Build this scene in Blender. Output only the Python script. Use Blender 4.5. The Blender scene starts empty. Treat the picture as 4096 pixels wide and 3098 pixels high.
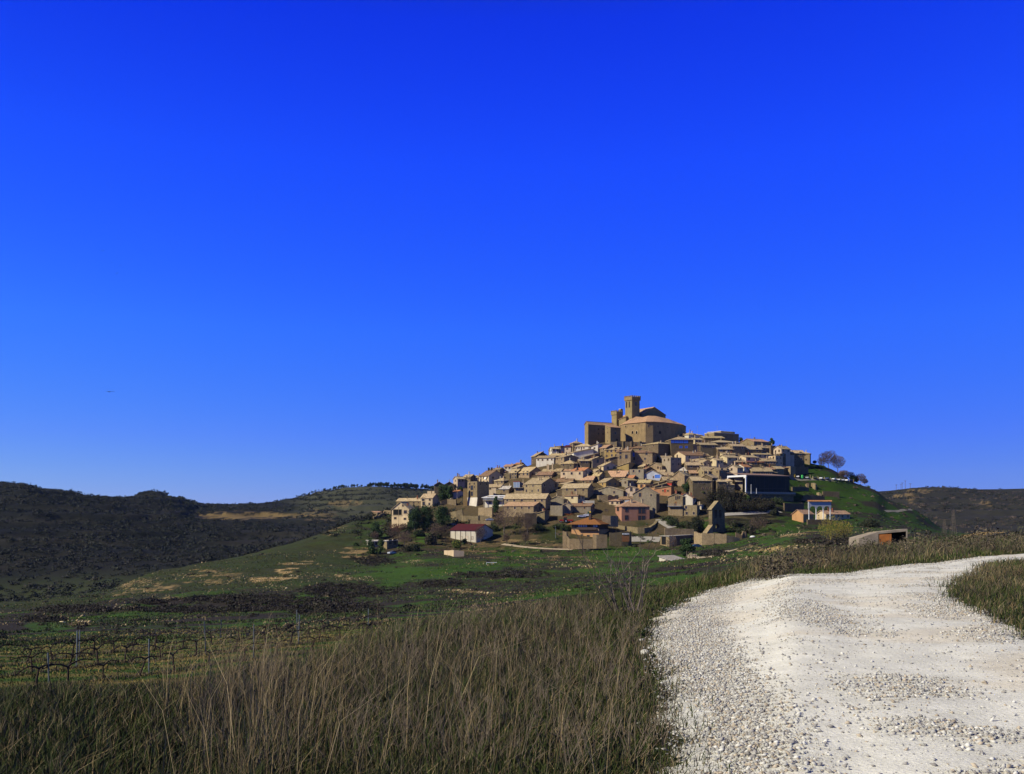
import bpy, bmesh, math, random
import numpy as np
from mathutils import Vector

# ------------------------------------------------------------------ camera, sky, sun, exposure
F = 3700.0          # focal length in pixels of the 4096 px wide photograph
HX, HY = 2048.0, 2050.0   # vanishing point of the view direction / horizon row
scn = bpy.context.scene
cam_data = bpy.data.cameras.new("camera")
cam = bpy.data.objects.new("camera", cam_data)
scn.collection.objects.link(cam)
scn.camera = cam
cam.location = (0, 0, 0)
cam.rotation_euler = (math.radians(90), 0, 0)
cam_data.sensor_width = 36.0
cam_data.lens = 36.0 * F / 4096.0
cam_data.shift_y = (HY - 1549.0) / 4096.0
cam_data.clip_start = 0.1
cam_data.clip_end = 20000

SUN_EL = math.radians(36)
SUN_AZ = (-0.93, -0.37)
_n = math.hypot(*SUN_AZ)
SUN = Vector((SUN_AZ[0] / _n * math.cos(SUN_EL), SUN_AZ[1] / _n * math.cos(SUN_EL), math.sin(SUN_EL)))
sun_data = bpy.data.lights.new("sun", 'SUN')
sun_data.energy = 4.6
sun_data.angle = math.radians(0.5)
sun_data.color = (1.0, 0.93, 0.74)
sun = bpy.data.objects.new("sun", sun_data)
sun.rotation_euler = SUN.to_track_quat('Z', 'Y').to_euler()
scn.collection.objects.link(sun)

world = bpy.data.worlds.new("World")
scn.world = world
world.use_nodes = True
wn, wl = world.node_tree.nodes, world.node_tree.links
wn.clear()
sky = wn.new('ShaderNodeTexSky')
sky.sky_type = 'NISHITA'
sky.sun_disc = False
sky.sun_elevation = SUN_EL
sky.sun_rotation = -math.atan2(SUN.x, SUN.y)
sky.altitude = 1500
sky.air_density = 1.0
sky.dust_density = 0.05
sky.ozone_density = 4.0
# the photograph is strongly saturated: deepen the sky's own blue
sep = wn.new('ShaderNodeSeparateColor')
gm = [wn.new('ShaderNodeMath') for _ in range(3)]
ml = [wn.new('ShaderNodeMath') for _ in range(3)]
comb = wn.new('ShaderNodeCombineColor')
SKY_STR = 0.0707
SKY_POW = (1.58, 1.26, 0.08)
SKY_MUL = (0.112, 0.27, 8.2)
wl.new(sky.outputs[0], sep.inputs[0])
for i in range(3):
    gm[i].operation = 'POWER'
    gm[i].inputs[1].default_value = SKY_POW[i]
    ml[i].operation = 'MULTIPLY'
    ml[i].inputs[1].default_value = SKY_MUL[i]
    wl.new(sep.outputs[i], gm[i].inputs[0])
    wl.new(gm[i].outputs[0], ml[i].inputs[0])
    wl.new(ml[i].outputs[0], comb.inputs[i])
# above the frame the sky deepens quickly (dry, high air seen through a polariser)
geo = wn.new('ShaderNodeTexCoord'); sxyz = wn.new('ShaderNodeSeparateXYZ')
wl.new(geo.outputs['Generated'], sxyz.inputs[0])
ramp = wn.new('ShaderNodeValToRGB')
for _ in range(5): ramp.color_ramp.elements.new(0.5)
for e, (p, c) in zip(ramp.color_ramp.elements, ((0.0, (.88, .93, .80)), (0.08, (1, 1, 1)), (0.19, (1.0, 1.36, 1.08)), (0.35, (.78, 1.24, 1.10)), (0.47, (.50, .86, .90)), (0.58, (1.9, 0.85, 0.13)), (1.0, (2.2, 0.9, 0.08)))):
    e.position = p; e.color = (*c, 1)
wl.new(sxyz.outputs['Z'], ramp.inputs['Fac'])
dk = wn.new('ShaderNodeMix'); dk.data_type = 'RGBA'; dk.blend_type = 'MULTIPLY'; dk.inputs['Factor'].default_value = 1
wl.new(comb.outputs[0], dk.inputs['A']); wl.new(ramp.outputs['Color'], dk.inputs['B'])
bg = wn.new('ShaderNodeBackground')
bg.inputs['Strength'].default_value = SKY_STR
wo = wn.new('ShaderNodeOutputWorld')
wl.new(dk.outputs['Result'], bg.inputs['Color'])
wl.new(bg.outputs[0], wo.inputs['Surface'])

scn.view_settings.view_transform = 'Standard'
scn.view_settings.look = 'None'
scn.view_settings.exposure = 0.5
scn.view_settings.gamma = 1.0
scn.view_settings.use_curve_mapping = False

scn.cycles.diffuse_bounces = 2
rng = np.random.default_rng(7)
rnd = random.Random(11)
COL = scn.collection

# ------------------------------------------------------------------ helpers
def link(o, parent=None):
    COL.objects.link(o)
    if parent is not None:
        o.parent = parent
    return o

def tag(o, label=None, cat=None, group=None, kind=None):
    if label: o['label'] = label
    if cat: o['category'] = cat
    if group: o['group'] = group
    if kind: o['kind'] = kind
    return o

def empty(name, loc, rz=0.0, label=None, cat=None, group=None):
    o = bpy.data.objects.new(name, None)
    o.location = loc
    o.rotation_euler = (0, 0, rz)
    o.empty_display_size = 0.5
    link(o)
    return tag(o, label, cat, group)

def copy_tree(o, parent=None):
    c = o.copy()
    COL.objects.link(c)
    if parent is not None:
        c.parent = parent
    for ch in list(o.children):
        copy_tree(ch, c)
    return c

class MB:
    """collects polygons, links them as one mesh object"""
    def __init__(self):
        self.v, self.f, self.m = [], [], []
    def poly(self, pts, m=0):
        b = len(self.v)
        self.v += [tuple(p) for p in pts]
        self.f.append(tuple(range(b, b + len(pts))))
        self.m.append(m)
    def box(self, x0, x1, y0, y1, z0, z1, m=0):
        b = len(self.v)
        self.v += [(x0,y0,z0),(x1,y0,z0),(x1,y1,z0),(x0,y1,z0),(x0,y0,z1),(x1,y0,z1),(x1,y1,z1),(x0,y1,z1)]
        for q in ((0,3,2,1),(4,5,6,7),(0,1,5,4),(1,2,6,5),(2,3,7,6),(3,0,4,7)):
            self.f.append(tuple(b + i for i in q)); self.m.append(m)
    def slab(self, pts, th, m=0):
        """thick sheet: top polygon pts (ccw from above), extruded down by th"""
        n = len(pts); b = len(self.v)
        self.v += [tuple(p) for p in pts] + [(p[0], p[1], p[2] - th) for p in pts]
        self.f.append(tuple(b + i for i in range(n))); self.m.append(m)
        self.f.append(tuple(b + n + i for i in reversed(range(n)))); self.m.append(m)
        for i in range(n):
            j = (i + 1) % n
            self.f.append((b + i, b + n + i, b + n + j, b + j)); self.m.append(m)
    def prism(self, base, z0, z1, m=0, cap=True):
        n = len(base); b = len(self.v)
        self.v += [(p[0], p[1], z0) for p in base]
        self.v += [(p[0], p[1], (z1[i] if isinstance(z1, (list, tuple)) else z1)) for i, p in enumerate(base)]
        for i in range(n):
            j = (i + 1) % n
            self.f.append((b + i, b + j, b + n + j, b + n + i)); self.m.append(m)
        if cap:
            self.f.append(tuple(b + n + i for i in range(n))); self.m.append(m)
    def tube(self, p0, p1, r0, r1, n=6, m=0, caps=True):
        p0, p1 = Vector(p0), Vector(p1)
        d = (p1 - p0)
        if d.length < 1e-6: return
        d.normalize()
        a = d.orthogonal().normalized(); c = d.cross(a)
        b = len(self.v)
        for p, r in ((p0, r0), (p1, r1)):
            for i in range(n):
                t = 2 * math.pi * i / n
                q = p + a * (r * math.cos(t)) + c * (r * math.sin(t))
                self.v.append(tuple(q))
        for i in range(n):
            j = (i + 1) % n
            self.f.append((b + i, b + j, b + n + j, b + n + i)); self.m.append(m)
        if caps:
            self.f.append(tuple(b + n + i for i in range(n))); self.m.append(m)
            self.f.append(tuple(b + i for i in reversed(range(n)))); self.m.append(m)
    def lathe(self, prof, n=10, cx=0, cy=0, m=0):
        b = len(self.v)
        for r, z in prof:
            for i in range(n):
                t = 2 * math.pi * i / n
                self.v.append((cx + r * math.cos(t), cy + r * math.sin(t), z))
        for k in range(len(prof) - 1):
            for i in range(n):
                j = (i + 1) % n
                self.f.append((b+k*n+i, b+k*n+j, b+(k+1)*n+j, b+(k+1)*n+i)); self.m.append(m)
        self.f.append(tuple(b + (len(prof)-1)*n + i for i in range(n))); self.m.append(m)
        self.f.append(tuple(b + i for i in reversed(range(n)))); self.m.append(m)
    def mesh(self, name, mats):
        me = bpy.data.meshes.new(name)
        me.from_pydata(self.v, [], self.f)
        for mt in (mats if isinstance(mats, (list, tuple)) else [mats]):
            me.materials.append(mt)
        if len(me.materials) > 1:
            me.polygons.foreach_set('material_index', self.m)
        me.update()
        return me
    def build(self, name, mats, parent=None, smooth=False):
        me = self.mesh(name, mats)
        if smooth:
            me.polygons.foreach_set('use_smooth', [True] * len(me.polygons))
        return link(bpy.data.objects.new(name, me), parent)

def np_mesh(name, V, T, mat, col=None, smooth=False):
    """triangles straight from numpy arrays, optional per-vertex colour 'tint'"""
    me = bpy.data.meshes.new(name)
    V = np.asarray(V, np.float32); T = np.asarray(T, np.int32)
    k = T.shape[1]
    me.vertices.add(len(V)); me.vertices.foreach_set('co', V.ravel())
    me.loops.add(T.size); me.loops.foreach_set('vertex_index', T.ravel())
    me.polygons.add(len(T))
    me.polygons.foreach_set('loop_start', np.arange(0, T.size, k, dtype=np.int32))
    me.polygons.foreach_set('loop_total', np.full(len(T), k, np.int32))
    if smooth:
        me.polygons.foreach_set('use_smooth', np.ones(len(T), bool))
    if col is not None:
        a = me.attributes.new('tint', 'FLOAT_COLOR', 'POINT')
        c = np.ones((len(V), 4), np.float32); c[:, :3] = col
        a.data.foreach_set('color', c.ravel())
    me.materials.append(mat)
    me.update(calc_edges=True)
    me.validate()
    return me

def np_obj(name, V, T, mat, col=None, parent=None, smooth=False):
    return link(bpy.data.objects.new(name, np_mesh(name, V, T, mat, col, smooth)), parent)

# ------------------------------------------------------------------ value noise (numpy)
_tab = np.random.default_rng(3).random((256, 256))
def vnoise(x, y):
    xi = np.floor(x).astype(int); yi = np.floor(y).astype(int)
    fx = x - xi; fy = y - yi
    fx = fx*fx*(3-2*fx); fy = fy*fy*(3-2*fy)
    a = _tab[xi & 255, yi & 255]; b = _tab[(xi+1) & 255, yi & 255]
    c = _tab[xi & 255, (yi+1) & 255]; d = _tab[(xi+1) & 255, (yi+1) & 255]
    return (a*(1-fx)+b*fx)*(1-fy) + (c*(1-fx)+d*fx)*fy
def fbm(x, y, o=4):
    s = 0; a = 0.5; t = 0
    for k in range(o):
        s = s + a*vnoise(x*2**k + 17.3*k, y*2**k + 9.1*k); t += a; a *= 0.5
    return s / t          # 0..1, mean .5
def sstep(a, b, x):
    t = np.clip((x-a)/(b-a), 0, 1); return t*t*(3-2*t)

# ------------------------------------------------------------------ materials
def mat_base(name, rough=0.9, spec=0.15):
    m = bpy.data.materials.new(name); m.use_nodes = True
    n, l = m.node_tree.nodes, m.node_tree.links
    b = n['Principled BSDF']
    b.inputs['Roughness'].default_value = rough
    b.inputs['Specular IOR Level'].default_value = spec
    return m, n, l, b

def noise_col(n, l, stops, scale, detail=6, coord='Object', vec=None, rough=0.6):
    """colour ramp over noise; returns colour socket"""
    if vec is None:
        tc = n.new('ShaderNodeTexCoord'); vec = tc.outputs[coord]
    t = n.new('ShaderNodeTexNoise'); t.inputs['Scale'].default_value = scale
    t.inputs['Detail'].default_value = detail; t.inputs['Roughness'].default_value = rough
    l.new(vec, t.inputs['Vector'])
    r = n.new('ShaderNodeValToRGB')
    while len(r.color_ramp.elements) < len(stops): r.color_ramp.elements.new(0.5)
    for e, (p, c) in zip(r.color_ramp.elements, stops):
        e.position = p; e.color = (*c, 1)
    l.new(t.outputs['Fac'], r.inputs['Fac'])
    return r.outputs['Color'], t

def mulc(n, l, a, b, fac=1.0):
    x = n.new('ShaderNodeMix'); x.data_type = 'RGBA'; x.blend_type = 'MULTIPLY'
    x.inputs['Factor'].default_value = fac
    l.new(a, x.inputs['A']); l.new(b, x.inputs['B'])
    return x.outputs['Result']

def mixc(n, l, fac, a, b):
    x = n.new('ShaderNodeMix'); x.data_type = 'RGBA'
    l.new(fac, x.inputs['Factor']); l.new(a, x.inputs['A']); l.new(b, x.inputs['B'])
    return x.outputs['Result']

def obj_vary(n, l, colr, lo=0.75, hi=1.2, hue=0.012):
    """each object a little lighter/darker and warmer/cooler than the next"""
    oi = n.new('ShaderNodeObjectInfo')
    hs = n.new('ShaderNodeHueSaturation')
    mr = n.new('ShaderNodeMapRange'); mr.inputs['To Min'].default_value = lo; mr.inputs['To Max'].default_value = hi
    l.new(oi.outputs['Random'], mr.inputs['Value']); l.new(mr.outputs['Result'], hs.inputs['Value'])
    f = n.new('ShaderNodeMath'); f.operation = 'MULTIPLY'; f.inputs[1].default_value = 7.31
    g = n.new('ShaderNodeMath'); g.operation = 'FRACT'
    l.new(oi.outputs['Random'], f.inputs[0]); l.new(f.outputs[0], g.inputs[0])
    m2 = n.new('ShaderNodeMapRange'); m2.inputs['To Min'].default_value = 0.5-hue; m2.inputs['To Max'].default_value = 0.5+hue*0.6
    l.new(g.outputs[0], m2.inputs['Value']); l.new(m2.outputs['Result'], hs.inputs['Hue'])
    l.new(colr, hs.inputs['Color'])
    return hs.outputs['Color']

def bump(n, l, b, tex_out, strength, dist):
    u = n.new('ShaderNodeBump'); u.inputs['Strength'].default_value = strength
    u.inputs['Distance'].default_value = dist
    l.new(tex_out, u.inputs['Height']); l.new(u.outputs['Normal'], b.inputs['Normal'])

def wall_mat(name, c, spread=0.35, scale=0.9, stone=True, vary=(0.78, 1.15)):
    m, n, l, b = mat_base(name, 0.95, 0.1)
    k = lambda s: tuple(min(1, x*s) for x in c)
    a, t1 = noise_col(n, l, [(0.25, k(1-spread)), (0.5, k(1.0)), (0.8, k(1+spread*0.7))], scale, 8)
    if stone:
        tc = n.new('ShaderNodeTexCoord')
        mp = n.new('ShaderNodeMapping'); mp.inputs['Scale'].default_value = (1, 1, 1.9)
        l.new(tc.outputs['Object'], mp.inputs['Vector'])
        v = n.new('ShaderNodeTexVoronoi'); v.inputs['Scale'].default_value = 1.9
        l.new(mp.outputs['Vector'], v.inputs['Vector'])
        r = n.new('ShaderNodeValToRGB')
        r.color_ramp.elements[0].position = 0.0; r.color_ramp.elements[0].color = (1.12, 1.1, 1.08, 1)
        r.color_ramp.elements[1].position = 0.75; r.color_ramp.elements[1].color = (0.72, 0.72, 0.74, 1)
        l.new(v.outputs['Distance'], r.inputs['Fac'])
        a = mulc(n, l, a, r.outputs['Color'], 0.8)
        bump(n, l, b, v.outputs['Distance'], 0.35, 0.08)
    # rain streaks and damp patches
    tc2 = n.new('ShaderNodeTexCoord'); mp2 = n.new('ShaderNodeMapping')
    mp2.inputs['Scale'].default_value = (0.45, 0.45, 0.16)
    l.new(tc2.outputs['Object'], mp2.inputs['Vector'])
    st, _ = noise_col(n, l, [(0.35, (0.72, 0.70, 0.68)), (0.6, (1.05, 1.05, 1.05))], 1.0, 5, vec=mp2.outputs['Vector'])
    a = mulc(n, l, a, st, 0.55)
    a = obj_vary(n, l, a, *vary)
    l.new(a, b.inputs['Base Color'])
    return m

def tile_mat(name, c1, c2, c3, vary=(0.8, 1.15)):
    m, n, l, b = mat_base(name, 0.92, 0.1)
    a, _ = noise_col(n, l, [(0.22, c1), (0.48, c2), (0.75, c3)], 1.1, 8)
    tc = n.new('ShaderNodeTexCoord')
    v = n.new('ShaderNodeTexVoronoi'); v.inputs['Scale'].default_value = 2.6
    l.new(tc.outputs['Object'], v.inputs['Vector'])
    r = n.new('ShaderNodeValToRGB')
    r.color_ramp.elements[0].color = (0.62, 0.60, 0.58, 1); r.color_ramp.elements[0].position = 0.1
    r.color_ramp.elements[1].color = (1.25, 1.2, 1.12, 1); r.color_ramp.elements[1].position = 0.9
    l.new(v.outputs['Color'], r.inputs['Fac'])
    a = mulc(n, l, a, r.outputs['Color'], 0.75)
    w = n.new('ShaderNodeTexWave'); w.inputs['Scale'].default_value = 1.3; w.inputs['Distortion'].default_value = 1.5
    w.bands_direction = 'DIAGONAL'
    l.new(tc.outputs['Object'], w.inputs['Vector'])
    bump(n, l, b, w.outputs['Fac'], 0.25, 0.12)
    a = obj_vary(n, l, a, *vary, hue=0.008)
    l.new(a, b.inputs['Base Color'])
    return m

def plain_mat(name, c, rough=0.7, spec=0.3, spread=0.15, scale=3.0, metal=0.0, vary=None):
    m, n, l, b = mat_base(name, rough, spec)
    b.inputs['Metallic'].default_value = metal
    k = lambda s: tuple(min(1, x*s) for x in c)
    a, _ = noise_col(n, l, [(0.3, k(1-spread)), (0.7, k(1+spread))], scale, 5)
    if vary: a = obj_vary(n, l, a, *vary)
    l.new(a, b.inputs['Base Color'])
    return m

def tint_mat(name, rough=0.9, spec=0.1, nscale=None, amount=0.5, trans=0.0, bmp=None):
    """colour from the mesh's own 'tint' attribute, broken up by noise"""
    m, n, l, b = mat_base(name, rough, spec)
    at = n.new('ShaderNodeAttribute'); at.attribute_name = 'tint'
    a = at.outputs['Color']
    if nscale:
        for sc in (nscale if isinstance(nscale, (list, tuple)) else [nscale]):
            cc, t = noise_col(n, l, [(0.28, (0.45,)*3), (0.5, (0.95,)*3), (0.75, (1.5,)*3)], sc, 6)
            a = mulc(n, l, a, cc, amount)
        if bmp: bump(n, l, b, t.outputs['Fac'], bmp[0], bmp[1])
    l.new(a, b.inputs['Base Color'])
    if trans:
        b.inputs['Subsurface Weight'].default_value = 0.0
    return m

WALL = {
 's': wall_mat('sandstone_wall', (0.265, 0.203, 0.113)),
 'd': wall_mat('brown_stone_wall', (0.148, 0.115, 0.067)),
 'w': wall_mat('white_plaster', (0.50, 0.46, 0.36), 0.12, 0.6, False, (0.88, 1.08)),
 'c': wall_mat('cream_plaster', (0.46, 0.37, 0.22), 0.12, 0.6, False, (0.88, 1.08)),
 'p': wall_mat('pale_pink_plaster', (0.42, 0.33, 0.23), 0.12, 0.6, False, (0.9, 1.05)),
 'P': wall_mat('pink_plaster', (0.32, 0.165, 0.10), 0.15, 0.6, False, (0.95, 1.05)),
 'y': wall_mat('ochre_plaster', (0.30, 0.205, 0.08), 0.15, 0.6, False, (0.9, 1.05)),
 'g': wall_mat('grey_stone_wall', (0.26, 0.22, 0.15), 0.25, 0.8, True),
 'o': wall_mat('orange_plaster', (0.40, 0.22, 0.10), 0.12, 0.6, False, (0.95, 1.05)),
 'b': wall_mat('bluish_plaster', (0.34, 0.35, 0.38), 0.12, 0.6, False, (0.95, 1.05)),
}
ROOF = {
 't': tile_mat('tan_roof_tiles', (0.175, 0.136, 0.079), (0.34, 0.268, 0.163), (0.52, 0.42, 0.265)),
 'm': tile_mat('lichen_roof_tiles', (0.165, 0.131, 0.066), (0.33, 0.258, 0.138), (0.53, 0.425, 0.245)),
 'k': tile_mat('pink_roof_tiles', (0.21, 0.125, 0.077), (0.37, 0.235, 0.147), (0.50, 0.335, 0.215)),
 'r': tile_mat('orange_roof_tiles', (0.25, 0.105, 0.045), (0.37, 0.175, 0.085), (0.44, 0.25, 0.13), (0.95, 1.05)),
 'n': tile_mat('brown_roof_tiles', (0.12, 0.075, 0.047), (0.20, 0.128, 0.08), (0.29, 0.195, 0.12)),
 'e': tile_mat('grey_roof_tiles', (0.26, 0.24, 0.22), (0.36, 0.34, 0.31), (0.48, 0.44, 0.40)),
 'h': plain_mat('white_canopy', (0.62, 0.62, 0.62), 0.6, 0.3, 0.04),
 'R': plain_mat('dark_red_sheet', (0.06, 0.009, 0.009), 0.7, 0.2, 0.12, 0.8),
 'B': plain_mat('russet_roof_tiles', (0.20, 0.085, 0.028), 0.85, 0.1, 0.2, 2.0),
}
M_GLASS = plain_mat('window_glass', (0.02, 0.022, 0.028), 0.15, 0.5, 0.2)
M_BLUEGLASS = plain_mat('blue_window_glass', (0.03, 0.09, 0.42), 0.2, 0.5, 0.2)
M_FRAME = plain_mat('pale_window_surround', (0.36, 0.27, 0.16), 0.9, 0.1, 0.2, 2.0, vary=(0.75, 1.2))
M_REVEAL = plain_mat('stone_window_surround', (0.25, 0.17, 0.08), 0.9, 0.1, 0.2, 2.0, vary=(0.75, 1.2))
M_WOOD = plain_mat('brown_wood', (0.16, 0.07, 0.03), 0.8, 0.2, 0.25, 2.0)
M_DKWOOD = plain_mat('dark_brown_wood', (0.05, 0.032, 0.025), 0.7, 0.2, 0.25, 2.0)
M_DARK = plain_mat('dark_opening', (0.012, 0.012, 0.013), 0.9, 0.05, 0.2)
M_METAL = plain_mat('galvanised_metal', (0.32, 0.34, 0.36), 0.45, 0.5, 0.15, 4.0, metal=0.6)
M_BLACK = plain_mat('black_metal', (0.015, 0.015, 0.017), 0.5, 0.4, 0.2)
M_WHITE = plain_mat('white_paint', (0.60, 0.60, 0.58), 0.5, 0.4, 0.05)
M_BARK = plain_mat('grey_bark', (0.11, 0.09, 0.072), 0.95, 0.1, 0.4, 6.0)
M_TWIG = plain_mat('brown_twigs', (0.095, 0.066, 0.052), 0.95, 0.1, 0.3, 2.0, vary=(0.8, 1.3))
M_CONC = plain_mat('weathered_concrete', (0.24, 0.20, 0.15), 0.95, 0.1, 0.35, 0.8)
M_RUST = plain_mat('rusty_sheet', (0.33, 0.115, 0.03), 0.85, 0.15, 0.3, 1.2)
M_LEAF = tint_mat('leaves', 0.75, 0.2)
M_CHIM = plain_mat('chimney_plaster', (0.38, 0.29, 0.18), 0.95, 0.1, 0.25, 1.5, vary=(0.7, 1.25))
M_BRICK = plain_mat('red_brick', (0.20, 0.075, 0.045), 0.9, 0.1, 0.25, 3.0)
# ------------------------------------------------------------------ the lie of the land
# every row is one bearing: bearing as a pixel column of the photograph, then (distance m, height as pixel row)
# near ground, bank edge, bank foot, vineyard, field edge, valley, foot of the hill, mid slope, crest, behind it, far valley, far slope, far ridge, beyond
_K = [
(-9000, [(.8,9450),(7,3010),(30,2860),(46,2655),(60,2605),(140,2510),(240,2460),(290,2440),(330,2424),(440,2470),(600,2420),(900,2150),(1300,1950),(4000,2080)]),
(-300,  [(.8,9450),(7,3010),(30,2860),(46,2655),(60,2605),(140,2510),(240,2460),(290,2440),(330,2424),(440,2470),(600,2420),(900,2150),(1300,1932),(4000,2080)]),
(113,   [(.8,9450),(7,3000),(30,2851),(46,2650),(60,2600),(140,2500),(240,2450),(290,2427),(330,2409),(440,2460),(600,2415),(900,2150),(1300,1941),(4000,2080)]),
(230,   [(.8,9450),(7,2985),(31,2838),(47,2643),(63,2588),(150,2487),(252,2430),(303,2408),(345,2394),(455,2440),(600,2400),(920,2142),(1310,1957),(4000,2080)]),
(400,   [(.8,9450),(7.5,2960),(31,2825),(48,2636),(67,2573),(164,2470),(270,2402),(320,2382),(365,2372),(480,2410),(610,2370),(950,2130),(1320,1980),(4000,2080)]),
(505,   [(.8,9450),(8,2940),(32,2812),(49,2630),(70,2563),(172,2458),(280,2385),(330,2354),(378,2338),(500,2380),(615,2355),(975,2124),(1330,1985),(4000,2080)]),
(568,   [(.8,9450),(8,2935),(32,2805),(50,2627),(71,2557),(177,2453),(287,2375),(336,2340),(385,2310),(510,2365),(620,2347),(990,2121),(1420,1966),(4000,2080)]),
(619,   [(.8,9450),(8,2928),(32,2799),(50,2624),(72,2554),(181,2449),(291,2368),(341,2327),(391,2293),(515,2355),(622,2337),(1003,2119),(1440,1964),(4000,2080)]),
(701,   [(.8,9450),(8.5,2910),(33,2788),(51,2614),(75,2546),(188,2439),(301,2354),(352,2308),(404,2277),(525,2340),(640,2318),(1030,2112),(1400,1985),(4000,2080)]),
(834,   [(.8,9450),(9,2870),(33,2770),(53,2596),(79,2535),(199,2422),(318,2332),(371,2282),(426,2254),(545,2300),(670,2290),(1065,2102),(1750,2013),(4000,2080)]),
(1018,  [(.8,9450),(9.5,2800),(34,2750),(55,2570),(83,2521),(212,2402),(340,2303),(395,2248),(455,2214),(580,2270),(705,2255),(1115,2088),(1800,2014),(4000,2080)]),
(1189,  [(.8,9450),(11,2760),(35,2725),(58,2552),(87,2508),(226,2388),(360,2284),(420,2220),(480,2170),(620,2230),(750,2218),(1180,2072),(1750,1992),(4000,2080)]),
(1334,  [(.8,9450),(12,2705),(36,2690),(61,2535),(91,2492),(238,2380),(379,2268),(443,2188),(515,2118),(670,2170),(830,2180),(1240,2052),(1720,1963),(4000,2080)]),
(1500,  [(.8,9450),(13,2640),(38,2650),(65,2520),(95,2475),(250,2370),(400,2250),(470,2150),(560,2060),(720,2110),(900,2150),(1300,2030),(1700,1952),(4000,2080)]),
(1700,  [(.8,9450),(14.5,2590),(41,2605),(72,2495),(107,2453),(255,2355),(410,2225),(485,2110),(590,2005),(740,2080),(900,2150),(1300,2040),(1700,1965),(4000,2080)]),
(1900,  [(.8,9450),(16,2540),(45,2560),(80,2465),(120,2430),(260,2340),(420,2215),(500,2080),(600,1950),(750,2040),(900,2150),(1300,2050),(1700,1975),(4000,2080)]),
(2100,  [(.8,9450),(18,2505),(52,2510),(90,2432),(135,2400),(265,2320),(420,2213),(510,2025),(612,1870),(765,1960),(900,2150),(1300,2060),(1700,1985),(4000,2080)]),
(2300,  [(.8,9450),(20,2470),(60,2460),(100,2400),(150,2370),(270,2300),(420,2212),(520,1975),(620,1800),(775,1890),(900,2150),(1300,2060),(1700,1985),(4000,2080)]),
(2450,  [(.8,9450),(22,2445),(65,2430),(105,2380),(155,2350),(270,2285),(420,2210),(524,1965),(625,1768),(780,1860),(900,2150),(1300,2060),(1700,1985),(4000,2080)]),
(2600,  [(.8,9450),(24,2415),(70,2400),(110,2360),(160,2330),(270,2270),(420,2205),(525,1962),(625,1765),(780,1860),(900,2150),(1300,2060),(1700,1985),(4000,2080)]),
(2900,  [(.8,9450),(30,2340),(80,2330),(120,2300),(170,2275),(280,2225),(420,2180),(520,1960),(625,1770),(780,1860),(900,2150),(1300,2060),(1700,1985),(4000,2080)]),
(3050,  [(.8,9450),(34,2290),(78,2290),(115,2275),(168,2245),(270,2195),(425,2150),(520,1985),(630,1785),(780,1870),(900,2150),(1300,2060),(1700,1985),(4000,2080)]),
(3200,  [(.8,9450),(38,2240),(75,2250),(110,2250),(165,2215),(260,2160),(430,2125),(520,2020),(625,1843),(780,1900),(900,2150),(1300,2060),(1700,1985),(4000,2080)]),
(3320,  [(.8,9450),(40,2232),(75,2238),(110,2232),(162,2203),(260,2158),(436,2118),(520,2035),(615,1876),(770,1960),(880,2150),(1280,2060),(1680,1985),(4000,2080)]),
(3420,  [(.8,9450),(42,2226),(75,2228),(110,2215),(160,2192),(260,2155),(440,2110),(520,2040),(605,1934),(760,2010),(870,2150),(1250,2060),(1650,1975),(4000,2080)]),
(3503,  [(.8,9450),(43,2218),(77,2218),(110,2205),(160,2187),(260,2155),(444,2110),(520,2050),(598,1963),(740,2040),(860,2150),(1220,2060),(1620,1967),(4000,2080)]),
(3545,  [(.8,9450),(44,2212),(78,2212),(110,2200),(160,2184),(260,2153),(446,2112),(525,2065),(594,1995),(735,2060),(855,2150),(1210,2060),(1610,1963),(4000,2080)]),
(3655,  [(.8,9450),(47,2200),(84,2202),(117,2192),(168,2176),(270,2150),(452,2120),(535,2090),(590,2038),(735,2090),(850,2155),(1200,2060),(1600,1948),(4000,2080)]),
(3708,  [(.8,9450),(49,2195),(88,2198),(125,2186),(180,2172),(282,2148),(455,2125),(545,2108),(585,2072),(735,2110),(850,2158),(1200,2060),(1600,1948),(4000,2080)]),
(3769,  [(.8,9450),(52,2188),(92,2195),(133,2180),(195,2166),(295,2146),(458,2135),(552,2126),(580,2118),(735,2140),(850,2160),(1200,2060),(1600,1947),(4000,2080)]),
(3870,  [(.8,9450),(56,2178),(97,2190),(142,2172),(210,2158),(310,2145),(460,2142),(558,2138),(600,2135),(735,2150),(850,2160),(1200,2060),(1600,1953),(4000,2080)]),
(3983,  [(.8,9450),(60,2170),(100,2185),(150,2165),(220,2152),(320,2145),(460,2145),(560,2142),(620,2140),(740,2152),(850,2160),(1200,2060),(1600,1957),(4000,2080)]),
(4700,  [(.8,9450),(70,2160),(110,2175),(160,2160),(220,2152),(320,2145),(460,2145),(560,2142),(620,2140),(740,2152),(850,2160),(1200,2060),(1600,1950),(4000,2080)]),
(13000, [(.8,9450),(70,2160),(110,2175),(160,2160),(220,2152),(320,2145),(460,2145),(560,2142),(620,2140),(740,2152),(850,2160),(1200,2060),(1600,1945),(4000,2080)]),
]
_kx = np.array([r[0] for r in _K], float)
_kY = np.array([[p[0] for p in r[1]] for r in _K]); _ky = np.array([[p[1] for p in r[1]] for r in _K], float)
_kZ = (HY - _ky) * _kY / F
NK = _kY.shape[1]

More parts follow.
